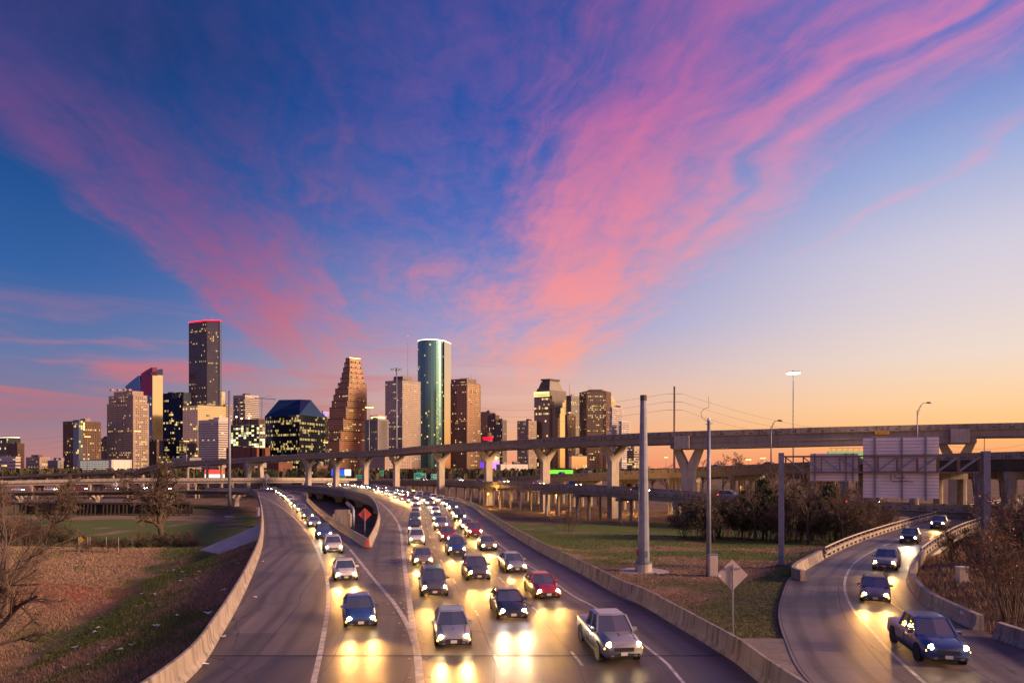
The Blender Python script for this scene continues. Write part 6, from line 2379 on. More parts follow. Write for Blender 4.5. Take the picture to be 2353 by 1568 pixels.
# ------------------------------------------------------------------ sign gantry over the ramp
A0, B0 = ground_at(1794, 67.0), ground_at(2266, 60.0)
g_ = thing("sign_gantry", "steel truss gantry spanning the ramp, seen from behind", "gantry", A0)
ax = Vector((B0.x - A0.x, B0.y - A0.y, 0))
SPAN = ax.length
ax.normalize()
back = Vector((-ax.y, ax.x, 0))
if back.y < 0:
    back = -back
g_.rotation_euler = (0, 0, math.atan2(ax.y, ax.x))      # local x along the span, local y away from the camera
zT, zB, zTop = 10.25 - A0.z, 8.72 - A0.z, 10.62 - A0.z
mB = B0.z - A0.z
for (x, zb, nm) in ((0.0, 0.0, "left_post"), (SPAN, mB, "right_post")):
    for yy in (0.0, 0.85):
        wf = 0.23 if x == 0 else 0.26
        mb = MB()
        mb.box((x, yy - wf * 0.9, (zb + zTop) / 2), (wf * 2, 0.05, zTop - zb))
        mb.box((x, yy + wf * 0.9, (zb + zTop) / 2), (wf * 2, 0.05, zTop - zb))
        mb.box((x, yy, (zb + zTop) / 2), (0.06, wf * 1.72, zTop - zb - 0.02))
        mb.build("post", M["galv"], g_, kind="stuff")
    mb = MB()
    if x == 0:
        mb.box((x, 0.42, zb + 0.05), (1.0, 1.9, 0.3))
    else:
        mb.box((x, 0.42, zb - 0.3), (1.5, 2.2, 2.6))
    mb.build("footing", M["concrete"] if x else M["steel_dark"], g_)
for yy in (0.12, 0.95):
    for z in (zT, zB):
        mb = MB()
        mb.bar((0.2, yy, z), (SPAN - 0.2, yy, z), 0.13, 0.15)
        mb.build("chord", M["steel_brown"], g_)
NB = 10
for k in range(NB + 1):
    x = 0.4 + (SPAN - 0.8) * k / NB
    for yy in (0.12, 0.95):
        mb = MB()
        mb.bar((x, yy, zB + 0.07), (x, yy, zT - 0.07), 0.11, 0.11)
        mb.build("upright", M["steel_brown"], g_)
    if k < NB:
        x2 = 0.4 + (SPAN - 0.8) * (k + 1) / NB
        for yy in (0.06, 1.01):
            mb = MB()
            if k < NB / 2:
                mb.bar((x, yy, zT - 0.08), (x2, yy, zB + 0.08), 0.07, 0.10)
            else:
                mb.bar((x, yy, zB + 0.08), (x2, yy, zT - 0.08), 0.07, 0.10)
            mb.build("diagonal", M["galv"], g_)


def span_x(u):
    """distance along the gantry that shows at column u"""
    k = (u - 1176) / F
    return (k * A0.y - A0.x) / (ax.x - k * ax.y)


def sign_panel(label, u0_, u1_, v0_, v1_, posts, nplank):
    x0, x1 = span_x(u0_), span_x(u1_)
    xm = (x0 + x1) / 2
    Zm = A0.y + ax.y * xm + 1.2
    z1_, z0_ = zat(v0_, Zm), zat(v1_, Zm)
    o = thing("road_sign", label, "sign", A0 + ax * x0 + back * 1.32 + Vector((0, 0, z0_ - A0.z)), g_.rotation_euler[2])
    Wd, Hd = x1 - x0, z1_ - z0_
    ph = Hd / nplank
    for k in range(nplank):
        mb = MB()
        mb.box((Wd / 2, 0.02, ph * (k + 0.5)), (Wd, 0.03, ph * 0.86))
        mb.box((Wd / 2, -0.045, ph * (k + 0.07)), (Wd, 0.10, ph * 0.14))
        mb.build("plank", M["alu"], o, kind="stuff")
    mb = MB()
    mb.box((Wd / 2, 0.06, Hd / 2), (Wd * 0.995, 0.03, Hd * 0.995))
    mb.build("dark_backing_sheet", M["steel_dark"], o)  # dark sheet added so the plank gaps read as shadow lines
    for x in posts:
        mb = MB()
        mb.box((Wd * x, -0.12, Hd / 2 - 0.1), (0.14, 0.12, Hd + 0.25))
        mb.build("wind_beam", M["galv"], o)
    return o


s1 = sign_panel("large ribbed aluminium sign panel seen from behind on the gantry", 1984, 2162, 1004, 1143, (0.16, 0.52, 0.83), 18)
s2 = sign_panel("smaller ribbed aluminium sign panel seen from behind, left on the gantry", 1860, 1973, 1041, 1104, (0.1, 0.75, 0.89), 9)
mb = MB()
pts = [Vector((x, -0.28, z)) for x, z in ((2.3, 2.2), (2.3, 1.7), (2.5, 1.52), (3.2, 1.56), (3.6, 1.6), (4.1, 1.5))]
mb.tube(pts, 0.035, 5)
mb.tube([Vector((x, -0.28, z)) for x, z in ((2.6, 2.2), (2.65, 1.95), (2.9, 1.82), (3.3, 1.85), (3.42, 2.05))], 0.03, 5)
mb.build("hanging_cable", M["cable"], s1, smooth=True)
b0 = B0 + ax * -0.55 + Vector((-0.1, -0.9, 0))
t_ = thing("meter_box", "pale pink electrical box fixed beside the gantry's right post", "box", (b0.x, b0.y, zat(1268, 54.5)))
mb = MB()
mb.box((0, 0, 0.63), (0.72, 0.35, 1.26))
mb.build("body", M["sign_back"], t_)
mb = MB()
mb.box((0, 0, 1.29), (0.8, 0.42, 0.06))
mb.build("hood", M["cabinet"], t_)
mb = MB()
mb.box((0.08, -0.185, 0.55), (0.36, 0.02, 0.5))
mb.build("notice", M["sign_red"], t_)
mb = MB()
mb.bar((0.2, 0.1, 0), (0.2, 0.1, hz(b0.x, b0.y) - zat(1268, 54.5) - 0.3), 0.1, 0.1)
mb.build("support_post", M["galv"], t_)
b0 = ground_at(2209.5, 52.5)
t_ = thing("utility_pedestal", "small grey utility cabinet on a slab in the right bank's grass", "cabinet", b0)
mb = MB()
mb.box((0, 0, 0.72), (0.66, 0.5, 1.15))
mb.build("body", M["cabinet"], t_)
mb = MB()
mb.box((0, 0, 1.33), (0.72, 0.56, 0.07))
mb.build("lid", M["alu"], t_)
mb = MB()
mb.box((0, 0, 0.05), (0.9, 0.8, 0.2))
mb.build("slab", M["concrete"], t_)


def diamond(label, b0, h_, side, m, rz=0.0, post_r=0.05, group=None, brace=True, name="warning_sign"):
    o = thing(name, label, "sign", b0, rz, group)
    mb = MB()
    mb.tube([V0 + Vector((0, 0, -0.2)), Vector((0, 0, h_ + side * 0.45))], post_r, 6)
    mb.build("post", M["galv"], o)
    r_ = side / math.sqrt(2)
    mb = MB()
    mb.extrude([Vector((-r_, 0.07, h_)), Vector((0, 0.07, h_ - r_)), Vector((r_, 0.07, h_)), Vector((0, 0.07, h_ + r_))], (0, 0.02, 0))
    mb.build("panel", m, o, fix=True)
    if brace:
        mb = MB()
        mb.bar((-r_ * 0.52, 0.02, h_ + r_ * 0.42), (r_ * 0.52, 0.02, h_ + r_ * 0.42), 0.05, 0.07)
        mb.build("brace", M["galv"], o)
    return o


Zd = 9.35 * F / (1459 - 1075)
b0 = ground_at(1683, Zd)
dd = diamond("large diamond road sign seen from behind beside the ramp entrance", b0, zat(1320, Zd) - b0.z, 1.24, M["sign_back"])
mb = MB()
mb.box((-0.72, 0.05, zat(1322, Zd) - b0.z), (0.12, 0.02, 0.1))
mb.build("sticker", M["litter"], dd)
diamond("reddish diamond sign seen from behind in the gap past the gore", Vector(gp(838, 1232, -0.2)), zat(1182, 92) + 0.2, 1.28, M["sign_red"], 0, 0.06)
diamond("small pinkish diamond sign seen from behind on the left branch's far curve", dp(612, 1118, 300), 4.5, 2.2, M["sign_back"], 0, 0.1, None, False)
diamond("small pale diamond sign far left beyond the trestle", dp(266, 1130, 305), 3.5, 1.9, M["alu"], 0, 0.1, None, False)
b0 = ground_at(185, 113)
diamond("small yellow diamond sign among the saplings on the crest", b0, 1.9, 0.75, M["sign_yellow"], 0, 0.04, None, False)
# narrow sign back beside the left bridge
b0 = ground_at(592.5, 118)
b0.z = -4.6
t_ = thing("narrow_sign", "narrow upright sign seen from behind beside the left barrier", "sign", b0)
pole(t_, V0, (0, 0, zat(1166, 118) - b0.z), 0.07, 0.07, M["galv"], "post", 6)
for sx in (-0.17, 0.17):
    mb = MB()
    mb.box((sx, 0.1, zat(1175, 118) - b0.z), (0.3, 0.03, 1.6))
    mb.build("panel", M["sign_back"], t_)
# orange barrels closing the gore nose
for k, x in enumerate((PLR[0].x + 0.28, PML[0].x - 0.28)):
    t_ = thing("marker_post", ("orange marker post on the gore nose, left one", "orange marker post on the gore nose, right one")[k], "marker post", (x, YG - 0.25, 0.003), 0, "marker posts at the gore")
    mb = MB()
    mb.tube([V0, Vector((0, 0, 0.06))], 0.2, 8)
    mb.build("base", M["black"], t_)
    mb = MB()
    mb.tube([Vector((0, 0, 0.06)), Vector((0, 0, 0.95))], 0.09, 8)
    mb.build("tube", M["sign_red"], t_)
# concrete box and pipe in the gap
t_ = thing("drain_structure", "concrete drain box with a bent pale pipe in the gap past the gore", "drain", dp(800, 1200, 118))
mb = MB()
mb.box((-1.0, 0, 0.4), (2.8, 2.2, 2.4))
mb.box((-1.0, 0, 1.9), (2.2, 2.0, 0.7))
mb.build("box", M["concrete"], t_)
mb = MB()
mb.tube([Vector((1.1, -1.0, -2.5)), Vector((1.1, -1.0, 2.2)), Vector((0.9, -0.7, 2.6)), Vector((-0.6, 1.5, 3.4))], 0.26, 10)
mb.build("pipe", M["galv"], t_, smooth=True)

# ------------------------------------------------------------------ billboards and guide signs
def board(name, label, u0_, u1_, v0_, v1_, Z, parts, vfoot, cat="billboard", posts=2):
    a, b_ = dp(u0_, v1_, Z), dp(u1_, v0_, Z)
    o = thing(name, label, cat, (a.x, a.y, 0))
    Wd, z0_, z1_ = b_.x - a.x, a.z, b_.z
    mb = MB()
    mb.box((Wd / 2, 0.3, (z0_ + z1_) / 2), (Wd, 0.4, z1_ - z0_))
    mb.build("frame", M["steel_dark"], o)
    for (f0, f1, h0, h1, m, nm) in parts:
        mb = MB()
        mb.box((Wd * (f0 + f1) / 2, 0.08, z0_ + (z1_ - z0_) * (h0 + h1) / 2), (Wd * (f1 - f0) * 0.995, 0.04, (z1_ - z0_) * (h1 - h0) * 0.99))
        mb.build(nm, m, o)
    for k in range(posts):
        x = Wd * (k + 0.5) / posts
        mb = MB()
        zb = hz(a.x + x, a.y) - 0.3
        mb.tube([Vector((x, 0.6, zb)), Vector((x, 0.6, z0_ + 0.5))], 0.35, 8)
        mb.build("post", M["steel_dark"], o)
    return o, Wd, z0_, z1_


board("billboard", "glowing billboard, red above and white below, beyond the left overpass", 470, 516, 1078, 1096.5, 400, [(0, 1, 0.42, 1, E["redboard"], "red_field"), (0, 1, 0, 0.42, E["whiteboard"], "white_field")], 1100)
board("billboard", "glowing billboard, wide blue field with a white end, under the flyover", 761, 806, 1077.5, 1092, 480, [(0, 0.68, 0, 1, E["blueboard"], "blue_field"), (0.68, 1, 0, 1, E["whiteboard"], "white_field")], 1100)
board("billboard", "long glowing green billboard just behind the grey overpass", 1245, 1316, 1079, 1087.5, 330, [(0, 1, 0, 1, E["greenboard"], "green_field")], 1100)
bb_, Wd, z0_, z1_ = board("billboard", "green landscape billboard behind the big sign panel, lamps on top", 1902, 1992, 1036, 1064, 235, [(0, 1, 0, 1, E["greendim"], "green_field")], 1100)
mb = MB()
for k in range(7):
    mb.bar((Wd * (k + 0.5) / 7, 0.2, z1_), (Wd * (k + 0.5) / 7, -0.4, z1_ + 1.1), 0.08, 0.08)
mb.bar((0.2, -0.4, z1_ + 1.15), (Wd - 0.2, -0.4, z1_ + 1.15), 0.12, 0.12)
mb.build("lamp_rail", M["galv"], bb_, kind="stuff")


def guide(label, u0_, u1_, v0_, v1_, Z, lines, tabs=()):
    o, Wd, z0_, z1_ = board("guide_sign", label, u0_, u1_, v0_, v1_, Z, [(0, 1, 0, 1, M["white_letter"], "border"), ], 1100, "sign")
    mb = MB()
    mb.box((Wd / 2, 0.05, (z0_ + z1_) / 2), (Wd * 0.97, 0.03, (z1_ - z0_) * 0.95))
    mb.build("green_face", M["sign_green"], o)
    for (tx, fx, fz, sz, m) in lines:
        text("lettering", tx, sz, m, o, (Wd * fx, 0.02, z0_ + (z1_ - z0_) * fz))
    for (f0, f1) in tabs:
        mb = MB()
        mb.box((Wd * (f0 + f1) / 2, 0.08, z1_ + 0.45), (Wd * (f1 - f0), 0.05, 0.8))
        mb.build("exit_tab", M["sign_green"], o)
    return o


gs = guide("green guide sign reading south Galveston left of a forked pier", 951, 978, 1086.5, 1101, 360, [("SOUTH", 0.72, 0.78, 0.62, M["white_letter"]), ("Galveston", 0.5, 0.28, 1.0, M["white_letter"])], ((0.2, 0.75),))
mb = MB()
mb.extrude([Vector((1.3, 0.02, zat(1088, 360) - 0.1)), Vector((2.3, 0.02, zat(1088, 360) - 0.1)), Vector((2.3, 0.02, zat(1091, 360))), Vector((1.8, 0.02, zat(1092.2, 360))), Vector((1.3, 0.02, zat(1091, 360)))], (0, -0.02, 0))
mb.build("route_shield", M["blue_letter"], gs, fix=True)
guide("green guide sign reading Downtown Destinations right of a forked pier", 990, 1014, 1088, 1101, 360, [("Downtown", 0.5, 0.8, 0.7, M["white_letter"]), ("Destinations", 0.5, 0.5, 0.8, M["white_letter"]), ("SMITH ST", 0.5, 0.2, 0.65, M["white_letter"])], ((0.5, 1.0),))
guide("plain green guide sign in front of the blue billboard", 766, 793, 1090, 1098, 420, [])
guide("narrow green guide sign half hidden by a forked pier", 874, 881, 1080, 1092, 440, [])
guide("green guide sign right of the blue billboard, dim", 818, 836, 1090, 1098, 430, [])

# sodium lamps under the overpasses
for k, (x, y) in enumerate(((-8, 232), (14, 215), (34, 200), (-40, 262), (58, 182))):
    z = hz(x, y) + 5.0
    t_ = thing("underpass_lamp", ["orange lamp under the grey overpass, far end of the column rows", "orange lamp deep among the overpass columns", "orange lamp under the overpass nearest the grey pole", "orange lamp behind the low overpass by the wide road's curve",
                                  "orange lamp under the overpass behind the thicket"][k], "lamp", (x, y, hz(x, y)), 0, "sodium lamps under the overpasses")
    mb = MB()
    mb.tube([V0, Vector((0, 0, 5.0))], 0.09, 6)
    mb.build("post", M["galv"], t_)
    mb = MB()
    mb.tube([Vector((0, 0, 5.02)), Vector((0, 0, 5.2)), Vector((0, 0, 5.35))], [0.12, 0.22, 0.1], 8)
    mb.build("globe", M["sodium"], t_)
    ld = bpy.data.lights.new("lamp_light", "POINT")
    ld.energy = 3500
    ld.color = (1.0, 0.47, 0.08)
    ld.shadow_soft_size = 0.3
    lo_ = bpy.data.objects.new("lamp_light", ld)
    col.objects.link(lo_)
    lo_.parent = t_
    lo_.location = (0, 0, 4.7)

# ------------------------------------------------------------------ litter on the bank
rd = random.Random(12)
lm = []
for k in range(4):
    mb = MB()
    for j in range(2):
        a = rd.uniform(0, 6)
        s_ = rd.uniform(0.12, 0.24)
        mb.face([(math.cos(a) * s_, math.sin(a) * s_, 0.03), (math.cos(a + 1.4) * s_, math.sin(a + 1.4) * s_ * 0.8, 0.10), (math.cos(a + 3) * s_, math.sin(a + 3) * s_, 0.05), (math.cos(a + 4.5) * s_ * 0.7, math.sin(a + 4.5) * s_, 0.12)])
    me = mb.mesh("litter_scrap")
    me.materials.append(M["litter"])
    lm.append(me)
for k in range(46):
    y = 27 + 70 * rd.random() ** 1.4
    x = float(np.interp(y, YL, XL)) - rd.uniform(1.5, 20 if y < 60 else 14)
    o = link("litter_scrap", lm[k % 4])
    o.location = (x, y, hz(x, y) + 0.06)
    o.rotation_euler = (0, 0, rd.uniform(0, 6))
    s_ = rd.uniform(0.7, 1.6)
    o.scale = (s_, s_, s_)
    tag(o, "small scrap of white litter lying on the grassy bank", "litter", "litter scraps on the left bank")
for k, (u, v) in enumerate(((906, 1285), (770, 1287), (602, 1290), (585, 1372), (590, 1277), (512, 1463), (470, 1527), (760, 1330))):
    o = link("road_debris", lm[(k + 1) % 4])
    o.location = gp(u, v) + Vector((0, 0, 0.004))
    o.rotation_euler = (0, 0, k)
    tag(o, "bit of crumpled debris lying on the road shoulder", "debris", "debris on the road")

# ================================================================== traffic at rest, lamps lit
CP = {}
for nm, c in {"white": (0.62, 0.62, 0.6), "silver": (0.33, 0.34, 0.36), "black": (0.02, 0.02, 0.022), "grey": (0.12, 0.12, 0.13), "red": (0.3, 0.02, 0.02), "blue": (0.03, 0.07, 0.22), "tan": (0.3, 0.24, 0.16)}.items():
    CP[nm] = mat("car_paint_" + nm, c, None, 0.28, 0.35 if nm in ("silver", "grey", "tan") else 0.0, spec=0.6)
    CP[nm].node_tree.nodes["Principled BSDF"].inputs["Coat Weight"].default_value = 0.6
M["car_glass"] = mat("car_glass", (0.15, 0.165, 0.20), None, 0.05, 0.6, spec=0.8)
M["tyre"] = mat("tyre_rubber", (0.018, 0.018, 0.018), None, 0.8)
M["rim"] = mat("wheel_rim", (0.4, 0.4, 0.42), None, 0.35, 0.9)
M["chrome"] = mat("grille_metal", (0.10, 0.10, 0.11), None, 0.3, 0.7)
M["head"] = mat("headlamp", (1, 1, 1), None, 0.2, emit=(1.0, 0.70, 0.32), estr=60.0)
M["headw"] = mat("headlamp_white", (1, 1, 1), None, 0.2, emit=(0.92, 0.94, 1.0), estr=60.0)
M["amber"] = mat("amber_marker", (0.8, 0.3, 0.02), None, 0.3, emit=(1.0, 0.34, 0.03), estr=14.0)
M["tail"] = mat("tail_lamp", (0.5, 0.0, 0.0), None, 0.3, emit=(1.0, 0.03, 0.02), estr=16.0)
M["plate"] = mat("number_plate", (0.6, 0.6, 0.58), None, 0.5)


def car_meshes(kind):
    """local x forward, z up, standing on z = 0"""
    if kind == "sedan":
        L, Wd, secs = 4.75, 1.84, [(2.37, .78, .30, .50, .60), (2.25, .90, .22, .60, .70), (1.55, 1, .20, .70, .86), (0.85, 1, .2, .82, .97), (-1.35, 1, .2, .88, 1.0), (-2.1, .95, .22, .86, 1.02), (-2.36, .86, .32, .75, .95)]
        cab = (1.0, -1.95, .12, -1.15, .96, 1.45)
        wb, wr = 1.42, .33
    elif kind == "suv":
        L, Wd, secs = 4.85, 1.94, [(2.42, .82, .36, .62, .86), (2.3, .92, .28, .74, .98), (1.55, 1, .26, .84, 1.10), (0.95, 1, .26, .92, 1.13), (-1.6, 1, .26, .98, 1.14), (-2.3, .97, .28, .98, 1.14), (-2.42, .9, .38, .9, 1.1)]
        cab = (1.05, -2.36, .35, -2.1, 1.10, 1.74)
        wb, wr = 1.45, .38
    else:
        L, Wd, secs = 5.7, 2.0, [(2.82, .86, .42, .78, 1.02), (2.7, .94, .34, .88, 1.10), (1.9, 1, .32, .96, 1.18), (1.3, 1, .32, 1.02, 1.2), (-2.4, 1, .32, 1.02, 1.2), (-2.75, .97, .34, 1.02, 1.2), (-2.83, .94, .46, 1.0, 1.16)]
        cab = (1.35, -0.95, .7, -0.7, 1.17, 1.86)
        wb, wr = 1.75, .40
    hw = Wd / 2
    xb0_ = cab[0]
    out = {}
    mb = MB()
    rings = []
    for (x, k, zb, zs, zt) in secs:
        w_ = hw * k
        half = [(w_ * .86, zb), (w_ * .99, zb + .12), (w_, (zb + zs) / 2), (w_ * .97, zs), (w_ * .86, zt - .03), (w_ * .5, zt + .015), (0, zt + .025)]
        rings.append([Vector((x, y, z)) for y, z in half] + [Vector((x, -y, z)) for y, z in reversed(half[:-1])])
    n_ = len(rings[0])
    i0 = len(mb.v)
    for r_ in rings:
        mb.v.extend([tuple(p) for p in r_])
    for i in range(len(rings) - 1):
        for k in range(n_):
            a, b_ = i * n_ + k, i * n_ + (k + 1) % n_
            mb.f.append((a, b_, b_ + n_, a + n_))
            mb.m.append(0)
    mb.f.append(tuple(range(n_)))
    mb.m.append(0)
    mb.f.append(tuple(reversed(range((len(rings) - 1) * n_, len(rings) * n_))))
    mb.m.append(0)
    out["body"] = (mb, None, True)
    xb0, xb1, xt0, xt1, zb, zt = cab
    wb_, wt_ = hw * .90, hw * .70
    mb = MB()
    lowp = [Vector((xb0, wb_, zb)), Vector((xb0 + .12, 0, zb)), Vector((xb0, -wb_, zb)), Vector((xb1, -wb_, zb)), Vector((xb1, wb_, zb))]
    top = [Vector((xt0, wt_, zt)), Vector((xt0 + .1, 0, zt)), Vector((xt0, -wt_, zt)), Vector((xt1, -wt_, zt)), Vector((xt1, wt_, zt))]
    mb.add(lowp + top, [(0, 1, 6, 5), (1, 2, 7, 6), (2, 3, 8, 7), (3, 4, 9, 8), (4, 0, 5, 9)])
    out["windows"] = (mb, M["car_glass"], False)
    mb = MB()
    cen = Vector(((xt0 + xt1) / 2, 0, zt))
    ring = [cen + (p - cen) * 1.04 for p in top]
    ring2 = [cen + (p - cen) * .85 + Vector((0, 0, .07)) for p in top]
    mb.add(ring + ring2, [(5, 6, 7, 8, 9)] + [(k, (k + 1) % 5, 5 + (k + 1) % 5, 5 + k) for k in range(5)] + [(4, 3, 2, 1, 0)])
    for a, b_ in ((0, 0), (2, 2), (3, 3), (4, 4)):
        mb.bar(lowp[a] * 1.0, top[b_], .09, .07)
    for sg in (-1, 1):
        xm_ = (xb0 + xb1) / 2 - .1
        mb.bar(Vector((xm_, sg * wb_ * 1.005, zb)), Vector(((xt0 + xt1) / 2, sg * wt_ * 1.01, zt)), .08, .05)
    out["roof"] = (mb, None, False)
    mb = MB()
    xf = secs[0][0]
    zg = (secs[0][2] + secs[0][4]) / 2
    mb.box((xf + .005, 0, zg), (.05, hw * .95, .17))
    mb.box((xf - .02, 0, secs[0][2] + .04), (.1, hw * 1.5, .12))
    out["grille"] = (mb, M["chrome"], False)
    mb = MB()
    for sg in (-1, 1):
        mb.box((0, sg * hw * .985, secs[2][2] + .05), (wb * 2 - wr * 2.3, .05, .13))
        for sx in (-1, 1):
            mb.tube([Vector((sx * wb, sg * (hw - .02), wr + .02)), Vector((sx * wb, sg * (hw + .012), wr + .02))], wr * 1.2, 14)  # dark disc stands in for the shaded hollow of the wheel arch
    mb.box((xf - .06, 0, secs[0][2] - .03), (.12, hw * 1.4, .10))
    mb.box((secs[-1][0] + .02, 0, secs[-1][2] + .02), (.12, hw * 1.6, .18))
    out["trim_and_arch_shade"] = (mb, M["tyre"], False)
    mb = MB()
    for sg in (-1, 1):
        mb.box((xf + .01, sg * hw * .55, secs[0][2] + .02), (.05, .16, .08))
    out["fog_lamps"] = (mb, M["rim"], False)
    mb = MB()
    mb.box((secs[2][0] - .15, 0, secs[2][4] + .03), (.9, .02, .012))
    for sg in (-1, 1):
        mb.bar((secs[1][0] - .1, sg * hw * .62, secs[1][4] + .015), (xb0_ + .1, sg * hw * .72, secs[3][4] + .012), .025, .012)
        mb.bar((xb0_ - .35, sg * hw * 1.002, secs[3][2] + .2), (xb0_ - .35, sg * hw * .985, secs[3][3]), .02, .02)
        mb.bar(((xb0_ - 1.35), sg * hw * 1.002, secs[3][2] + .2), ((xb0_ - 1.35), sg * hw * .985, secs[3][3]), .02, .02)
    out["panel_gaps"] = (mb, M["tyre"], False)
    mb = MB()
    mb.box((xf + .045, 0, secs[0][2] + .1), (.02, .32, .15))
    out["number_plate"] = (mb, M["plate"], False)
    info = dict(hw=hw, xf=xf, xr=secs[-1][0], zh=secs[1][3] + .02 if kind == "sedan" else secs[1][3] + .04, zt=secs[-1][3], wb=wb, wr=wr, zm=zb, xm=xb0)
    return out, info


def tyre_mesh(r_):
    mb = MB()
    mb.tube([Vector((0, -.11, 0)), Vector((0, -.09, 0)), Vector((0, .09, 0)), Vector((0, .11, 0))], [r_ * .86, r_, r_, r_ * .86], 14)
    a = mb.mesh("wheel")
    a.materials.append(M["tyre"])
    mb = MB()
    mb.tube([Vector((0, -.122, 0)), Vector((0, .122, 0))], r_ * .58, 10)
    b_ = mb.mesh("rim")
    b_.materials.append(M["rim"])
    return a, b_


PROTO = {}
for kind in ("sedan", "suv", "pickup"):
    out, info = car_meshes(kind)
    ms = {}
    for k, (mb, m, sm) in out.items():
        me = mb.mesh(k, sm)
        bm = bmesh.new()
        bm.from_mesh(me)
        bmesh.ops.recalc_face_normals(bm, faces=bm.faces)
        bm.to_mesh(me)
        bm.free()
        ms[k] = (me, m)
    tw, rm = tyre_mesh(info["wr"])
    mb = MB()
    mb.tube([Vector((-.10, 0, 0)), Vector((.0, 0, 0)), Vector((.045, 0, 0))], [.10, .125, .07], 10)
    hl = mb.mesh("headlight", True)
    mb = MB()
    mb.box((0, 0, 0), (.05, .11, .07))
    am = mb.mesh("marker_lamp")
    am.materials.append(M["amber"])
    mb = MB()
    mb.box((0, 0, 0), (.08, .30, .18))
    tl = mb.mesh("tail_lamp")
    tl.materials.append(M["tail"])
    mb = MB()
    mb.box((0, 0, 0), (.14, .22, .15))
    mi_ = mb.mesh("mirror")
    PROTO[kind] = (ms, info, tw, rm, hl, am, tl, mi_)
PAINTED = {}


def painted(me, cname):
    k = (me.name, cname)
    if k not in PAINTED:
        c = me.copy()
        c.materials.clear()
        c.materials.append(CP[cname] if cname in CP else M[cname])
        PAINTED[k] = c
    return PAINTED[k]


HEADS = {}
def head_mesh(me, mname):
    k = (me.name, mname)
    if k not in HEADS:
        c = me.copy()
        c.materials.clear()
        c.materials.append(M[mname])
        HEADS[k] = c
    return HEADS[k]


SPOT = {}
def spot_data(col_, en):
    k = (col_, en)
    if k not in SPOT:
        d = bpy.data.lights.new("headlight_beam", "SPOT")
        d.energy = en
        d.color = (1.0, 0.47, 0.11) if col_ == "head" else (1.0, 0.66, 0.34)
        d.spot_size = R(21)
        d.spot_blend = 1.0
        d.shadow_soft_size = 0.14
        SPOT[k] = d
    return SPOT[k]


def place_car(kind, colour, label, pos, fwd, group, detail=2, beam=None, lamp="head"):
    ms, info, tw, rm, hl, am, tl, mi_ = PROTO[kind]
    o = thing({"sedan": "sedan_car", "suv": "sport_utility_car", "pickup": "pickup_truck"}[kind], label, "pickup" if kind == "pickup" else "car", pos, math.atan2(fwd.y, fwd.x), group)
    for k, (me, m) in ms.items():
        if detail < 2 and k in ("panel_gaps", "fog_lamps", "trim_and_arch_shade", "grille", "number_plate") and (detail == 0 or k in ("panel_gaps", "fog_lamps")):
            continue
        if m is None:
            link(k, painted(me, colour), o)
        else:
            if not me.materials:
                me.materials.append(m)
            link(k, me, o)
    for sx in (-1, 1):
        for sy in (-1, 1):
            w_ = link("wheel", tw, o)
            w_.location = (sx * info["wb"], sy * (info["hw"] - .12), info["wr"])
            if detail == 2:
                link("rim", rm, w_)
    for sy in (-1, 1):
        h_ = link("headlight", head_mesh(hl, lamp), o)
        h_.location = (info["xf"] - .04, sy * info["hw"] * .70, info["zh"])
        if kind == "pickup":
            h_.scale = (1, 1.1, 1.2)
        t2 = link("tail_lamp", tl, o)
        t2.location = (info["xr"] - .02, sy * info["hw"] * .74, info["zt"])
        if detail == 2:
            a2 = link("marker_lamp", am, o)
            a2.location = (info["xf"] - .10, sy * info["hw"] * .86, info["zh"] - .16)
            m2 = link("mirror", painted(mi_, colour), o)
            m2.location = (info["xm"] - .3, sy * (info["hw"] + .06), info["zm"] + .08)
    if beam:
        for sy in ((-1, 1) if detail == 2 else (0,)):
            l_ = bpy.data.objects.new("headlight_beam", spot_data(lamp, beam * (1 if detail == 2 else 2)))
            col.objects.link(l_)
            l_.parent = o
            l_.location = (info["xf"] + .06, sy * info["hw"] * .70, info["zh"])
            l_.scale = (2.6, 1, 1)
            l_.rotation_euler = (R(90 - 4.0), 0, R(-90))
    return o


def along(path, dists):
    acc = 0.0
    res = []
    ds = sorted(dists)
    j = 0
    for a, b_ in zip(path[:-1], path[1:]):
        L = (b_ - a).length
        while j < len(ds) and acc + L >= ds[j]:
            f_ = (ds[j] - acc) / L
            res.append((a + (b_ - a) * f_, (b_ - a).normalized()))
            j += 1
        acc += L
    return res


NTH = ["nearest", "second", "third", "fourth", "fifth", "sixth", "seventh", "eighth", "ninth", "tenth", "eleventh", "twelfth", "thirteenth", "fourteenth", "fifteenth", "sixteenth",
       "seventeenth", "eighteenth", "nineteenth", "twentieth", "twenty-first", "twenty-second", "twenty-third", "twenty-fourth"]
rdc = random.Random(2024)


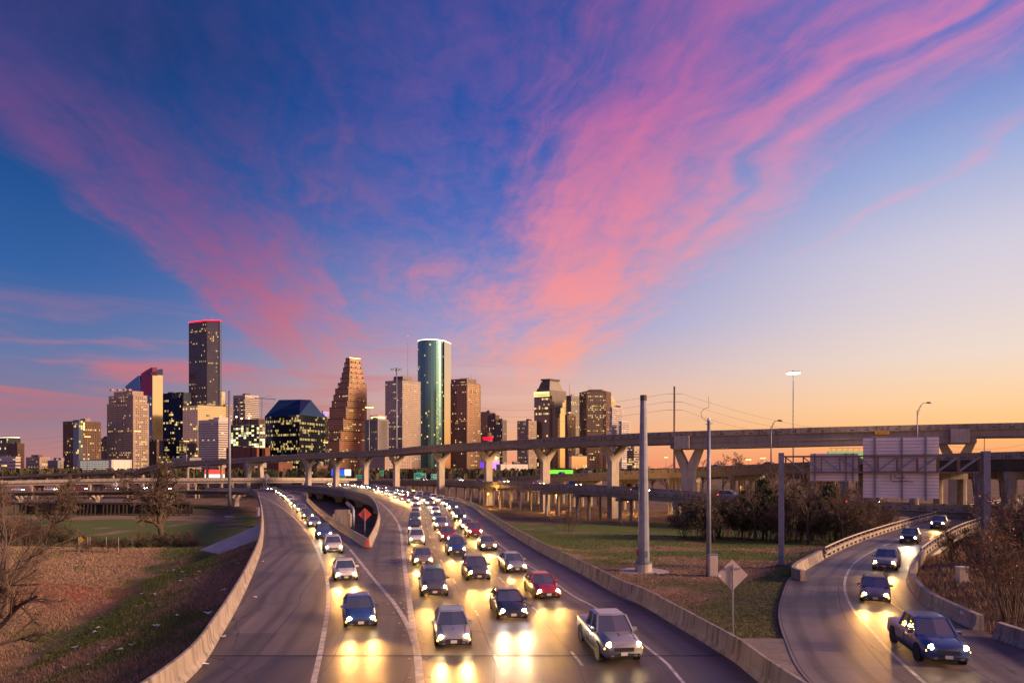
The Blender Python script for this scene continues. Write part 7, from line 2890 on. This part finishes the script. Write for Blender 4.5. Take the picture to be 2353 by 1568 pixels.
def traffic(path, dists, where, group, toward=True, beams=True, counted="from the camera", z=0.0, maxdetail=2):
    for k, (p, d) in enumerate(along(path, dists)):
        kind = rdc.choice(("sedan", "sedan", "suv", "suv", "pickup"))
        colour = rdc.choice(("white", "silver", "black", "grey", "grey", "silver", "red", "blue", "white", "tan"))
        dist = (p - Vector((0, 0, 9))).length
        det = 2 if dist < 75 else (1 if dist < 130 else 0)
        det = min(det, maxdetail)
        f_ = -d if toward else d
        lamp = "headw" if rdc.random() < 0.13 else "head"
        lab = "%s %s, headlamps lit, %s %s in %s" % (colour, {"sedan": "sedan", "suv": "SUV", "pickup": "pickup"}[kind], NTH[k], counted, where)
        bm_e = None
        if beams:
            bm_e = 1250 if dist < 150 else 2200
        place_car(kind, colour, lab, p + Vector((0, 0, z)), f_, group, det, bm_e, lamp)


def spaced(start, gaps, n, jit=0.18):
    out, x = [], start
    for k in range(n):
        out.append(x)
        x += gaps * rdc.uniform(1 - jit, 1 + jit) * (1.0 if k < 8 else 0.85)
    return out


laneL = offset(PL, 7.4)
traffic([p for p in laneL if p.y > 20], spaced(21, 17, 17), "the left branch's lane", "cars on the left branch")
for lane, (nm, st) in enumerate((("right lane", 15), ("middle lane", 24), ("left lane", 18))):
    path = [p for p in offset(PR, -(3.35 + 3.85 * (lane + 0.5))) if p.y > 18]
    traffic(path, spaced(st, 14.0 + lane * 1.2, 24), "the wide road's " + nm, "cars on the wide road")
rampc = offset(PRL, 4.6)
near_r = [Vector((17.8, 14, 0)), Vector((19.2, 27, 0)), Vector((21.6, 38.2, 0)), Vector((24.3, 45.5, 0)), Vector((28.6, 53.5, 0)), Vector((38, 68, 0))]
rpath_ = resample(near_r + [p for p in rampc if p.y > 90][::12], 1.5)
traffic(rpath_, [20, 35, 52, 78, 104, 138, 172], "the ramp at right", "cars on the ramp")
lo_lane = [p + Vector((0, 0, -0.85)) for p in offset(lpath, -3.2)][::-1]
traffic(lo_lane, spaced(30, 26, 18), "the low overpass", "cars on the low overpass", True, False, "from the right", 0.0, 1)
traffic([p for p in offset(PL, 8.5) if p.x < -150 and p.y > 280], spaced(8, 13, 10), "the far end of the left branch", "cars at the far end of the left branch", True, False, "from the right", 0.0, 0)
mo_lane = [p + Vector((0, 0, -0.9)) for p in offset(mpath, -4.0)]
traffic(mo_lane, spaced(40, 15, 8), "the grey overpass", "cars on the grey overpass", True, False, "from the left", 0.0, 0)
